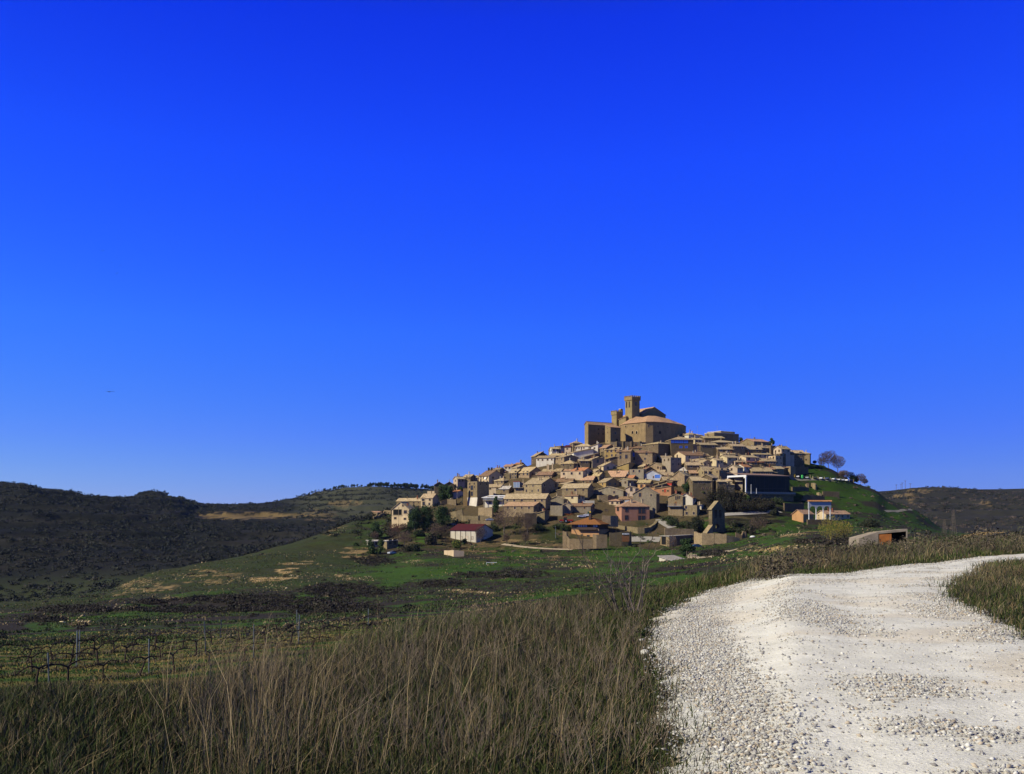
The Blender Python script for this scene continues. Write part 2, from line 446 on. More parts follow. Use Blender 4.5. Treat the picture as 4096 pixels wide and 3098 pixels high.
def pslopes(x, y):
    """monotone cubic slopes (rows of y over x), Fritsch-Carlson"""
    h = np.diff(x, axis=-1); d = np.diff(y, axis=-1) / h
    m = np.zeros_like(y)
    w1 = 2*h[..., 1:] + h[..., :-1]; w2 = h[..., 1:] + 2*h[..., :-1]
    a, b = d[..., :-1], d[..., 1:]
    with np.errstate(divide='ignore', invalid='ignore'):
        mm = (w1 + w2) / (w1/a + w2/b)
    m[..., 1:-1] = np.where(a*b > 0, np.nan_to_num(mm), 0)
    m[..., 0] = d[..., 0]; m[..., -1] = d[..., -1]
    return m

def _interp_cols(xs, vals):
    """monotone cubic across bearings for each knot"""
    out = np.zeros((len(xs), vals.shape[1]))
    for k in range(vals.shape[1]):
        y = vals[:, k]; m = pslopes(_kx[None], y[None])[0]
        i = np.clip(np.searchsorted(_kx, xs) - 1, 0, len(_kx)-2)
        h = _kx[i+1]-_kx[i]; t = np.clip((xs-_kx[i])/h, 0, 1)
        out[:, k] = ((1+2*t)*(1-t)**2*y[i] + t*(1-t)**2*h*m[i] + t*t*(3-2*t)*y[i+1] + t*t*(t-1)*h*m[i+1])
    return out

def land_z(x, Y, detail=True):
    """ground height at bearing column x and distance Y (arrays)"""
    x = np.atleast_1d(np.asarray(x, float)); Y = np.atleast_1d(np.asarray(Y, float))
    x, Y = np.broadcast_arrays(x, Y); sh = x.shape
    x = x.ravel(); Y = Y.ravel()
    xc = np.clip(x, -9000, 13000)
    step = 8.0
    lo = np.floor(xc.min()/step)*step
    grid = np.arange(lo, xc.max()+2*step, step)
    gY = _interp_cols(grid, _kY); gZ = _interp_cols(grid, _kZ); gM = pslopes(gY, gZ)
    fi = (xc-lo)/step; i0 = np.clip(fi.astype(int), 0, len(grid)-2); ft = fi-i0
    res = 0
    for off, wgt in ((0, 1-ft), (1, ft)):
        c = i0+off
        KY, KZ, KM = gY[c], gZ[c], gM[c]
        k = np.clip((KY <= Y[:, None]).sum(1)-1, 0, NK-2)
        r = np.arange(len(c))
        y0, y1 = KY[r, k], KY[r, k+1]; z0, z1 = KZ[r, k], KZ[r, k+1]; m0, m1 = KM[r, k], KM[r, k+1]
        h = y1-y0; t = np.clip((Y-y0)/h, 0, 1)
        z = ((1+2*t)*(1-t)**2*z0 + t*(1-t)**2*h*m0 + t*t*(3-2*t)*z1 + t*t*(t-1)*h*m1)
        res = res + wgt*z
    if detail:
        X = (x-HX)*Y/F
        far = sstep(640, 1000, Y); mid = sstep(90, 200, Y)*(1-sstep(500, 640, Y)); near = sstep(3, 9, Y)*(1-sstep(60, 90, Y))
        res = res + near*0.07*(fbm(X*0.5, Y*0.5, 3)-0.5)
        vill = sstep(1450, 1600, x)*(1-sstep(3050, 3250, x))*sstep(400, 430, Y)
        res = res + mid*(1-vill)*(2.6*(fbm(X*0.035, Y*0.05, 4)-0.5) + 1.0*(fbm(X*0.16+9, Y*0.22, 3)-0.5))
        # terraces on the far hills
        t0 = fbm(X*0.004+3, Y*0.004, 4)
        res = res + far*(26*(t0-0.5) + 9*(fbm(X*0.02, Y*0.02+5, 4)-0.5))*(1-0.55*sstep(1250, 1500, Y))
        q = res/9.0 + 1.5*fbm(X*0.004+8, Y*0.004, 2); fr = q-np.floor(q)
        res = res + far*9.0*0.6*(sstep(0.55, 0.95, fr)-fr)
    return res.reshape(sh)

def ypx(z, Y): return HY - z*F/Y

def seen_at(x, y, y_min=2.0, y_max=1800.0, detail=False):
    """first ground point along the sight line of pixel (x, y) between two distances -> Vector or None"""
    n = 900
    Ys = np.geomspace(y_min, y_max, n)
    z = land_z(np.full(n, x), Ys, detail)
    ray = (HY-y)*Ys/F
    hit = np.nonzero(z >= ray)[0]
    if len(hit) == 0: return None
    i = hit[0]
    if i == 0: Yh = Ys[0]
    else:
        a = ray[i-1]-z[i-1]; b = ray[i]-z[i]
        Yh = Ys[i-1] + (Ys[i]-Ys[i-1])*a/(a-b+1e-9)
    return Vector(((x-HX)*Yh/F, Yh, (HY-y)*Yh/F))

def ground(X, Y, detail=True):
    X = np.asarray(X, float); Y = np.asarray(Y, float)
    return land_z(HX + X*F/Y, Y, detail)
def gz(X, Y, detail=True): return float(ground([X], [Y], detail)[0])
def onland(x, Y, detail=True):
    return Vector(((x-HX)*Y/F, Y, float(land_z([x], [Y], detail)[0])))

# ------------------------------------------------------------------ gravel road outline
_RL = [(4700,2185),(4300,2206),(3978,2226),(3721,2255),(3517,2277),(3178,2309),(2975,2333),(2839,2365),(2771,2399),(2670,2446),(2640,2500),(2602,2545),(2625,2610),(2650,2690),(2700,2850),(2740,3098),(2800,3700)]
_RR = [(4700,2203),(4300,2228),(3978,2257),(3930,2282),(3897,2304),(3850,2322),(3815,2342),(3803,2360),(3815,2385),(3856,2412),(3910,2440),(3978,2472),(4150,2550),(4400,2660),(4800,2850),(5200,3098),(6300,3700)]
def _road_pts(ps):
    return np.array([tuple(seen_at(x, y, 1.0, 90.0, False)) for x, y in ps])
RL, RR = _road_pts(_RL), _road_pts(_RR)
def resample(P, n):
    t = np.linspace(0, len(P)-1, n); i = np.clip(t.astype(int), 0, len(P)-2); f = (t-i)[:, None]
    p0 = P[np.clip(i-1, 0, len(P)-1)]; p1 = P[i]; p2 = P[i+1]; p3 = P[np.clip(i+2, 0, len(P)-1)]
    return 0.5*((2*p1)+(-p0+p2)*f+(2*p0-5*p1+4*p2-p3)*f*f+(-p0+3*p1-3*p2+p3)*f**3)
NRL = 260
RLs, RRs = resample(RL, NRL), resample(RR, NRL)
_rp = np.vstack([RLs[:, :2], RRs[::-1, :2]])
def in_road(X, Y, grow=0.0):
    X = np.asarray(X); Y = np.asarray(Y); ins = np.zeros(X.shape, bool)
    x, y = _rp[:, 0], _rp[:, 1]
    j = len(x)-1
    for i in range(len(x)):
        c = ((y[i] > Y) != (y[j] > Y))
        with np.errstate(divide='ignore', invalid='ignore'):
            xx = (x[j]-x[i])*(Y-y[i])/(y[j]-y[i])+x[i]
        ins ^= (c & (X < xx)); j = i
    return ins

# ------------------------------------------------------------------ ground sheet
xs = np.concatenate([np.linspace(-9000, -330, 60)[:-1], np.arange(-330, 4430, 8.0), np.linspace(4430, 13000, 60)])
Yr = np.concatenate([np.geomspace(0.8, 90, 330)[:-1], np.geomspace(90, 385, 170)[:-1], np.linspace(385, 660, 210)[:-1], np.geomspace(660, 1900, 190)[:-1], np.geomspace(1900, 6000, 30)])
GX, GY = np.meshgrid(xs, Yr)
GZ = land_z(GX, GY)
WX = (GX-HX)*GY/F
_nr = GY < 75
_mask = np.zeros(GX.shape, bool); _mask[_nr] = in_road(WX[_nr], GY[_nr])
GZ = np.where(_mask, GZ-0.12, GZ)
PY = ypx(GZ, GY)
nr, nc = GX.shape

G_GREEN = np.array((0.036, 0.074, 0.011)); G_DULL = np.array((0.036, 0.043, 0.015)); G_DEEP = np.array((0.014, 0.019, 0.008))
C_SCRUB = np.array((0.027, 0.023, 0.018)); C_DARK = np.array((0.009, 0.010, 0.009)); C_TAN = np.array((0.40, 0.275, 0.125))
C_OCHRE = np.array((0.125, 0.10, 0.034)); C_SOIL = np.array((0.085, 0.063, 0.034)); C_HILL = np.array((0.018, 0.017, 0.013)); C_FIELD = np.array((0.15, 0.105, 0.045))
def lerp(a, b, t): return a*(1-t[..., None]) + b*t[..., None]
n1 = fbm(WX*0.02, GY*0.03, 5); n2 = fbm(WX*0.11+40, GY*0.16, 4); n3 = fbm(WX*0.45+7, GY*0.6, 3); n4 = np.clip(0.5+1.5*(fbm(WX*0.09+70, GY*0.05+GZ*1.1, 5)-0.5), 0, 1)
C = np.broadcast_to(G_DEEP*1.6, GX.shape+(3,)).copy()
C = lerp(C, C_SCRUB*1.3, sstep(0.42, 0.62, fbm(WX*0.8, GY*0.8, 4)))
# vineyard: ochre and green strips
vn = sstep(26, 34, GY)*(1-sstep(64, 92, GY))*(1-sstep(1600, 2000, GX))
strip = 0.5+0.5*np.sin((GY-0.18*WX)*2.1)
C = lerp(C, lerp(np.broadcast_to(C_OCHRE, C.shape), G_GREEN*0.85+0*C, sstep(0.35, 0.65, 0.5*strip+0.6*n2-0.05)), vn)
# valley and spur
va = np.maximum(sstep(64, 95, GY), sstep(1700, 2000, GX)*sstep(30, 60, GY))
green = sstep(0.43, 0.60, 0.55*n1+0.45*n2+0.05*sstep(1500, 2400, GX))
vc = lerp(np.broadcast_to(C_SCRUB*1.1, C.shape), lerp(np.broadcast_to(G_DULL, C.shape), G_GREEN+0*C, sstep(0.45, 0.62, n2)), green)
C = lerp(C, vc, va)
spur = (1-sstep(1350, 1600, GX))*sstep(230, 300, GY)
C = lerp(C, lerp(np.broadcast_to(G_DULL, C.shape), C_SCRUB*1.15+0*C, sstep(0.5, 0.72, n1*0.5+n2*0.5)), spur*0.75)
# flat verge beyond the road
vg = sstep(2500, 2900, GX)*(1-sstep(90, 150, GY))*sstep(14, 20, GY)
C = lerp(C, lerp(np.broadcast_to(C_OCHRE*0.7, C.shape), G_DEEP*2+0*C, sstep(0.4, 0.6, n3)), vg)
# the village's own ground
vl = sstep(1480, 1640, GX)*(1-sstep(3050, 3220, GX))*sstep(425, 445, GY)*(1-sstep(700, 740, GY))
C = lerp(C, lerp(np.broadcast_to(C_SOIL, C.shape), G_DULL*0.9+0*C, sstep(0.4, 0.66, n2)*sstep(2050, 2110, PY)), vl)
rs = sstep(3040, 3160, GX)*sstep(400, 430, GY)*(1-sstep(680, 740, GY))
C = lerp(C, lerp(np.broadcast_to(G_GREEN*0.72, C.shape), C_SCRUB+0*C, sstep(0.5, 0.66, 0.6*n2+0.4*n1)), rs)
# far hills: dark scrub, paler terrace edges
fr_ = sstep(640, 760, GY)
hc = lerp(np.broadcast_to(C_DARK, C.shape), C_HILL+0*C, sstep(0.40, 0.66, fbm(WX*0.012, GZ*0.10+GY*0.004, 5)))
hc = lerp(hc, C_HILL*1.9+0*C, 0.5*sstep(0.60, 0.78, fbm(WX*0.010+4, GZ*0.22, 4)))
hc = lerp(hc, C_HILL*1.7+0*C, 0.75*sstep(3400, 3650, GX))
hc = lerp(hc, C_HILL*2.0+G_DULL*0.7+0*C, 0.7*sstep(1080, 1300, GX)*(1-sstep(1760, 1900, GX))*sstep(1050, 1300, GY))
C = lerp(C, hc, fr_)
# bare patches, fields and thickets one can point to: (column, row, half width, half height, colour, strength, y-limits)
PATCH = [
 (965,2064,165,15,C_FIELD,.95,700,1900),(1180,2062,90,8,C_FIELD,.6,700,1900),(1390,2015,60,12,C_TAN*.5,.5,700,1900),(1280,2062,60,22,C_TAN*.5,.4,700,1900),
 (560,2352,110,34,C_TAN*.75,.75,200,460),(760,2310,60,20,C_TAN*.8,.7,200,460),(880,2312,120,26,C_TAN*.7,.7,200,460),(1060,2318,120,18,C_TAN,.9,150,460),(1180,2305,80,22,C_TAN,.95,150,460),(1300,2302,110,10,C_TAN,.8,150,460),
 (1110,2352,60,10,C_TAN*.8,.75,150,460),(700,2396,60,8,C_TAN*.8,.7,150,460),(330,2492,60,16,C_TAN*.6,.6,90,260),(500,2430,60,12,C_TAN*.7,.5,150,330),
 (1240,2247,50,6,C_TAN*.8,.7,200,520),(1210,2256,80,4,C_TAN*.8,.7,200,520),(1430,2225,60,30,C_TAN*.7,.8,250,540),(1340,2125,60,22,C_TAN*.6,.7,300,560),
 (1410,2318,60,7,C_TAN*.8,.8,150,460),(1470,2312,30,8,C_TAN*.8,.8,150,460),(1630,2250,30,5,C_TAN*.9,.8,150,460),(1670,2244,26,4,C_TAN*.9,.8,150,460),
 (1990,2205,130,42,C_TAN*.45,.7,250,520),(2120,2175,140,16,C_TAN*.6,.75,300,520),(2190,2248,80,18,C_TAN*.6,.6,200,420),(1830,2365,60,6,C_TAN*.8,.7,60,330),(1930,2372,40,5,C_TAN*.8,.7,60,330),
 (2330,2240,80,14,C_TAN*.5,.55,150,400),(2260,2262,30,10,C_TAN*.8,.7,150,400),(2350,2265,40,8,C_TAN*.7,.7,150,400),
 (3080,2192,150,13,C_TAN*1.15,1.0,120,330),(3220,2195,60,12,C_TAN*.8,.8,120,330),(3180,2118,80,14,C_TAN*.6,.6,150,420),(3170,2140,60,9,C_TAN*.9,.7,150,420),(2890,2232,40,16,C_TAN*.6,.6,150,330),(2980,2236,30,10,C_TAN*.6,.5,150,330),
 (3900,2162,70,13,C_TAN*.85,.95,50,330),(3640,1985,20,24,C_TAN*.5,.6,700,1700),(3690,1968,40,6,C_TAN*.5,.6,700,1700),(3590,1985,14,8,C_TAN*.6,.7,700,1700),(3940,2016,20,8,C_TAN*.5,.6,700,1700),
 (1370,2362,160,28,C_SCRUB*.8,.95,90,330),(1760,2338,80,12,C_SCRUB*.6,.95,90,330),(1000,2400,280,18,C_SCRUB*.8,.8,110,330),(1500,2245,80,20,C_SCRUB*.7,.8,150,460),(1250,2430,240,26,C_SCRUB*.9,.9,60,230),
 (1230,2395,80,26,G_GREEN*1.15,.9,60,330),(1650,2290,220,30,G_GREEN*1.05,.8,110,460),(1560,2340,60,30,G_GREEN,.8,60,330),(2480,2215,110,26,G_GREEN*1.1,.9,150,460),(1900,2270,160,30,G_GREEN*.9,.6,110,420),(190,2515,90,22,G_GREEN*1.0,.8,90,260),
 (2990,2100,190,42,G_GREEN*.9,.85,400,520),(3010,2085,110,26,C_SCRUB*.8,.9,400,520),(2800,2105,80,22,G_GREEN*.8,.8,400,520),(2990,2035,190,45,C_SCRUB*.6,.9,420,600),(2840,2010,60,30,C_SCRUB*.6,.8,420,600),
 (3050,2222,150,12,G_GREEN*1.1,.8,110,330),(3100,2165,90,14,G_GREEN*1.0,.8,150,420),(2800,2300,120,10,G_GREEN*1.1,.8,60,260),(1690,2150,30,22,G_GREEN*1.2,.9,350,520),(3650,2062,80,22,G_GREEN*.9,.7,420,640),(3350,1990,120,30,G_GREEN*.85,.7,480,640),
]
n5 = fbm(WX*0.07+21, GY*0.06+GZ*1.1, 4)*.6+fbm(WX*0.7, GY*0.35+GZ*2.2, 3)*.4
for px, py, rx, ry, pc, ps, ya, yb in PATCH:
    d = ((GX-px)/rx)**2 + ((PY-py)/ry)**2
    w = ps*sstep(1.15, 0.7, d + 1.6*(n2-0.5) + 3.0*(n4-0.5))*sstep(ya*0.95, ya*1.05, GY)*(1-sstep(yb*0.97, yb*1.03, GY))
    if pc[0] > 0.12 and ya < 640: w = w*sstep(0.47, 0.60, n5)
    C = lerp(C, np.broadcast_to(np.minimum(pc, 0.6), C.shape), w)
V = np.stack([WX, GY, GZ], -1).reshape(-1, 3)
ii = np.arange((nr-1)*nc).reshape(nr-1, nc)[:, :-1].ravel()
Q = np.stack([ii, ii+1, ii+nc+1, ii+nc], 1)
M_GROUND = tint_mat('open_ground', 0.95, 0.05, [0.9, 6.0], 0.6, bmp=(0.5, 0.3))
g = np_obj('ground', V, Q, M_GROUND, C.reshape(-1, 3), smooth=True)
tag(g, 'grassy and scrubby hillside and valley ground below the village', kind='structure')

# ------------------------------------------------------------------ gravel road
nw = 60
tt = np.linspace(0, 1, nw)[None, :, None]
P = RLs[:, None, :]*(1-tt) + RRs[:, None, :]*tt
rx_, ry_ = P[..., 0].copy(), P[..., 1].copy()
edge = np.minimum(tt[..., 0], 1-tt[..., 0])
wob = ((fbm(rx_*1.3, ry_*1.3, 5)-0.5)*1.3+(fbm(rx_*5, ry_*5, 2)-0.5)*.25)*(1-sstep(0, 0.10, edge))
dirv = RRs-RLs; dirv = dirv/np.linalg.norm(dirv, axis=1, keepdims=True)
rx_ += wob*dirv[:, None, 0]; ry_ += wob*dirv[:, None, 1]
rz_ = ground(rx_.ravel(), ry_.ravel(), True).reshape(rx_.shape)
rut = np.exp(-((tt[..., 0]-0.30)/0.13)**2) + np.exp(-((tt[..., 0]-0.72)/0.15)**2)
rz_ += 0.03*sstep(0, 0.05, edge) - 0.05*(1-sstep(0.0, 0.02, edge)) - 0.012*rut + 0.022*(fbm(rx_*0.7+5, ry_*2.2, 4)-0.5) + 0.012*(fbm(rx_*6, ry_*6, 2)-0.5)
V = np.stack([rx_, ry_, rz_], -1).reshape(-1, 3)
ii = np.arange((NRL-1)*nw).reshape(NRL-1, nw)[:, :-1].ravel()
Q = np.stack([ii, ii+nw, ii+nw+1, ii+1], 1)
packed = np.clip(rut + 0.8*(fbm(rx_*0.6, ry_*0.6, 4)-0.5), 0, 1)
rc = lerp(np.broadcast_to(np.array((0.52, 0.51, 0.455)), rx_.shape+(3,)), np.broadcast_to(np.array((0.615, 0.60, 0.525)), rx_.shape+(3,)), packed)
rc = lerp(rc, np.broadcast_to(np.array((0.55, 0.49, 0.38)), rc.shape), 0.6*sstep(0.50, 0.66, fbm(rx_*0.35+3, ry_*0.8, 5)+0.10*sstep(0.4, 1, tt[..., 0])))
M_ROAD = tint_mat('white_gravel', 0.95, 0.08, [2.2, 30.0], 0.33, bmp=(0.5, 0.03))
o = np_obj('gravel_road', V, Q, M_ROAD, rc.reshape(-1, 3), smooth=True)
tag(o, 'pale gravel road curving away to the right', kind='structure')

# loose stones
def stones(n, fn_pos, smin, smax, cols):
    base = np.array([(1,0,0),(-1,0,0),(0,1,0),(0,-1,0),(0,0,1),(0,0,-1)], float)
    tri = np.array([(0,2,4),(2,1,4),(1,3,4),(3,0,4),(2,0,5),(1,2,5),(3,1,5),(0,3,5)])
    pos = fn_pos(n); n = len(pos)
    s = smin*(smax/smin)**(rng.random(n)**2.6)
    j = 1+0.45*(rng.random((n, 6, 3))-0.5)
    q = base[None]*j*s[:, None, None]*np.stack([rng.uniform(.7, 1.4, n), rng.uniform(.7, 1.3, n), rng.uniform(.45, .8, n)], 1)[:, None, :]
    a = rng.uniform(0, 6.28, n); ca, sa = np.cos(a)[:, None], np.sin(a)[:, None]
    x = q[..., 0]*ca-q[..., 1]*sa; y = q[..., 0]*sa+q[..., 1]*ca
    tl = rng.normal(0, .35, n)[:, None]
    z = q[..., 2] + tl*x
    V = np.stack([x, y, z], -1)+pos[:, None, :]+np.array((0, 0, 1))*(s*0.25)[:, None, None]
    T = (tri[None]+(np.arange(n)*6)[:, None, None]).reshape(-1, 3)
    c = cols[rng.integers(0, len(cols), n)]*rng.uniform(.75, 1.15, (n, 1))
    return V.reshape(-1, 3), T, np.repeat(c, 6, 0)
def road_pos(n):
    out = []
    while sum(len(a) for a in out) < n:
        k = 60000
        i = rng.integers(0, NRL, k)
        # nearer stones show: sample along the road with distance weighting
        t = rng.random(k)
        p = RLs[i]*(1-t[:, None])+RRs[i]*t[:, None]
        e = np.minimum(t, 1-t)
        rt = np.exp(-((t-0.30)/0.12)**2)+np.exp(-((t-0.72)/0.14)**2)
        clump = sstep(0.42, 0.62, fbm(p[:, 0]*0.8, p[:, 1]*0.8, 3))
        w = (1-sstep(0.05, 0.23, t+0.08*(clump-.5)))*1.0 + (1-np.clip(rt, 0, 1))*0.45*clump + 0.02 + 0.2*(1-sstep(0, 0.06, 1-t))
        w *= np.clip(9/p[:, 1], 0.1, 1.0)**1.1
        keep = (rng.random(k) < w*0.8) & (p[:, 1] > 4.5) & (p[:, 1] < 36) & (np.abs(p[:, 0]) < p[:, 1]*0.62+.6)
        q = p[keep]; ti = t[keep]*(nw-1); i0 = np.clip(ti.astype(int), 0, nw-2); f = ti-i0; ik = i[keep]
        q[:, 2] = rz_[ik, i0]*(1-f)+rz_[ik, i0+1]*f
        sp = np.where(np.minimum(t[keep], 1-t[keep]) < .04, .10, .03)[:, None]
        q[:, :2] += rng.normal(0, 1, (len(q), 2))*sp; q[:, 2] = np.maximum(q[:, 2], np.where(sp[:, 0] > .1, ground(q[:, 0], q[:, 1])-.01, -99))
        out.append(q)
    q = np.concatenate(out)[:n]
    return q
SC = np.array([(0.43, 0.42, 0.38), (0.35, 0.345, 0.32), (0.37, 0.315, 0.24), (0.28, 0.265, 0.245), (0.50, 0.49, 0.45)])
Vs, Ts, Cs = stones(170000, road_pos, 0.0035, 0.027, SC)
M_STONE = tint_mat('loose_stones', 0.95, 0.1)
tag(np_obj('gravel', Vs, Ts, M_STONE, Cs), 'loose white gravel scattered over the road', kind='stuff')

# ------------------------------------------------------------------ paths, streets draped on the hill
M_PAVE = plain_mat('grey_paving', (0.27, 0.25, 0.22), 0.9, 0.1, 0.2, 0.6)
M_DIRT = plain_mat('pale_dirt', (0.34, 0.27, 0.18), 0.95, 0.1, 0.25, 0.5)
M_DIRT2 = plain_mat('grey_dirt', (0.17, 0.155, 0.125), 0.95, 0.1, 0.25, 0.5)
def strip_path(name, pts, width, mat, label, y0=120, lift=0.12):
    P = []
    for x, y in pts:
        p = seen_at(x, y, y0, 700, True)
        if p is None: continue
        P.append(p)
    P = np.array([tuple(p) for p in P]); n = len(P)*8
    P = resample(P, n)
    d = np.gradient(P[:, :2], axis=0); d /= np.linalg.norm(d, axis=1, keepdims=True)+1e-9
    nrm = np.stack([-d[:, 1], d[:, 0]], 1)
    w = np.linspace(-width/2, width/2, 5)
    XY = P[:, None, :2]+nrm[:, None, :]*w[None, :, None]
    z = ground(XY[..., 0].ravel(), XY[..., 1].ravel()).reshape(n, 5)
    z = z+lift
    V = np.concatenate([XY, z[..., None]], -1).reshape(-1, 3)
    i = np.arange((n-1)*5).reshape(n-1, 5)[:, :-1].ravel()
    Q = np.stack([i, i+1, i+6, i+5], 1)
    return tag(np_obj(name, V, Q, mat, smooth=True), label, kind='structure')
strip_path('path', [(2740,2200),(2800,2228),(2855,2222),(2880,2210),(2930,2205)], 4, M_DIRT, 'dirt track below the ruined wall')
strip_path('road', [(2895,2060),(2960,2056),(3050,2051),(3120,2047)], 4, M_PAVE, 'lane behind the bell gable')
strip_path('road', [(2638,2078),(2660,2095),(2690,2112)], 5, M_PAVE, 'steep lane beside the pink house')
strip_path('plaza', [(2520,2158),(2570,2158),(2640,2160)], 9, M_PAVE, 'paved square below the round wall')
strip_path('path', [(2010,2178),(2100,2190),(2200,2197),(2290,2200)], 3.2, M_DIRT, 'dirt lane below the brown-roofed house')
strip_path('road', [(1810,2095),(1840,2105),(1870,2112)], 4, M_PAVE, 'lane above the red-roofed shed')
strip_path('road', [(3540,2046),(3600,2045),(3650,2040)], 2.2, M_DIRT2, 'road cut across the slope below the car park')
strip_path('path', [(3160,1915),(3250,1918),(3350,1928),(3440,1938)], 3.5, M_DIRT2, 'gravel car park on the shoulder of the hill')
# ------------------------------------------------------------------ houses of the village
WALL['x'] = wall_mat('red_plaster', (0.42, 0.07, 0.04), 0.12, 0.6, False, (0.95, 1.05))
CROP = dict(A=(2280,1540,4.424),B=(2680,1680,4.424),C=(3100,1700,4.424),D=(1800,1780,4.424),E=(2250,1840,4.424),
            F=(1480,1900,4.424),G=(2620,1900,4.424),H=(3100,1900,4.424),I=(2140,1740,7.3733),J=(2560,1860,7.3733))
def cpx(c, x, y):
    o = CROP[c]; return o[0]+x/o[2], o[1]+y/o[2]

def win_mesh(name, w, h, frame, pane, dp=0.10, bar=True):
    """window facing -y, centred on x, bottom at z=0, wall plane at y=0"""
    m = MB(); t = 0.16
    for x0, x1, z0, z1 in ((-w/2-t, -w/2, -t, h+t), (w/2, w/2+t, -t, h+t), (-w/2, w/2, h, h+t), (-w/2, w/2, -t, 0)):
        m.box(x0, x1, -dp, 0.02, z0, z1, 0)
    m.box(-w/2, w/2, -0.03, 0.02, 0, h, 1)
    if bar:
        m.box(-0.04, 0.04, -0.06, -0.03, 0, h, 2); m.box(-w/2, w/2, -0.055, -0.03, h*0.62, h*0.62+0.06, 2)
    return m.mesh(name, [frame, pane, M_DKWOOD])
WIN = {
 'a': win_mesh('window', 0.95, 1.25, M_FRAME, M_GLASS),
 'b': win_mesh('window', 0.85, 1.0, M_REVEAL, M_GLASS),
 'c': win_mesh('window', 0.65, 0.75, M_REVEAL, M_GLASS, bar=False),
 'd': win_mesh('window', 1.2, 2.0, M_REVEAL, M_GLASS),
}
def add_window(root, face, pos, z, a, b, kind='a', sx=1.0, sz=1.0, mesh=None, name='window', label=None):
    """face L: the wall at x=0 (seen from -x); face R: the wall at y=0 (seen from -y); pos along the wall from the near corner"""
    o = bpy.data.objects.new(name, mesh or WIN[kind])
    if face == 'L': o.location = (-0.003, pos, z); o.rotation_euler = (0, 0, -math.pi/2)
    else: o.location = (pos, -0.003, z)
    o.scale = (sx, 1, sz)
    if label: o['label'] = label
    return link(o, root)

def roof_mb(kind, a, b, H, r, ov=0.45, th=0.22):
    """slabs over the plan x 0..b, y 0..a with eaves at H, ridge r higher"""
    m = MB()
    def up(*pts): m.slab(pts, th)
    H = H+0.04
    if kind == 'gl':
        s = r/(b/2); d = s*ov
        up((-ov,-ov,H-d),(b/2,-ov,H+r),(b/2,a+ov,H+r),(-ov,a+ov,H-d))
        up((b/2,-ov,H+r),(b+ov,-ov,H-d),(b+ov,a+ov,H-d),(b/2,a+ov,H+r))
        m.box(b/2-.16, b/2+.16, -ov, a+ov, H+r-.06, H+r+.12)
    elif kind == 'gr':
        s = r/(a/2); d = s*ov
        up((-ov,-ov,H-d),(b+ov,-ov,H-d),(b+ov,a/2,H+r),(-ov,a/2,H+r))
        up((-ov,a/2,H+r),(b+ov,a/2,H+r),(b+ov,a+ov,H-d),(-ov,a+ov,H-d))
        m.box(-ov, b+ov, a/2-.16, a/2+.16, H+r-.06, H+r+.12)
    elif kind == 'hl':
        d = r/b*ov
        up((-ov,-ov,H-d),(b+ov,-ov,H+r+d),(b+ov,a+ov,H+r+d),(-ov,a+ov,H-d))
    elif kind == 'hr':
        d = r/a*ov
        up((-ov,-ov,H-d),(b+ov,-ov,H-d),(b+ov,a+ov,H+r+d),(-ov,a+ov,H+r+d))
    elif kind == 'lr':
        d = r/a*ov
        up((-ov,-ov,H+d),(b+ov,-ov,H+d),(b+ov,a+ov,H-r-d),(-ov,a+ov,H-r-d))
    elif kind == 'hip':
        s = min(a, b)/2; k = ov*r/s
        if b >= a: p, q = (a/2, a/2, H+r), (b-a/2, a/2, H+r)
        else: p, q = (b/2, b/2, H+r), (b/2, a-b/2, H+r)
        c = [(-ov,-ov,H-k),(b+ov,-ov,H-k),(b+ov,a+ov,H-k),(-ov,a+ov,H-k)]
        if b > a+0.2:
            m.poly((c[0],c[1],q,p)); m.poly((c[1],c[2],q)); m.poly((c[2],c[3],p,q)); m.poly((c[3],c[0],p))
        elif a > b+0.2:
            m.poly((c[0],c[1],p)); m.poly((c[1],c[2],q,p)); m.poly((c[2],c[3],q)); m.poly((c[3],c[0],p,q))
        else:
            for i in range(4): m.poly((c[i], c[(i+1)%4], p))
        m.poly([(x, y, z-.25) for x, y, z in reversed(c)])
        for i in range(4):
            x, y = c[i], c[(i+1)%4]
            m.poly(((x[0],x[1],x[2]-.25),(y[0],y[1],y[2]-.25),y,x))
    else:   # flat with a low parapet
        t = 0.3
        m.box(-.06, b+.06, -.06, a+.06, H, H+.12)
    return m

def roof_top(kind, a, b, H, r, x, y):
    if kind == 'gl': return H + r*(1-abs(x-b/2)/(b/2))
    if kind == 'gr': return H + r*(1-abs(y-a/2)/(a/2))
    if kind == 'hl': return H + r*x/b
    if kind == 'hr': return H + r*y/a
    if kind == 'lr': return H - r*y/a
    if kind == 'hip': return H + r*min(1, min(x, b-x, y, a-y)/(min(a, b)/2))
    return H

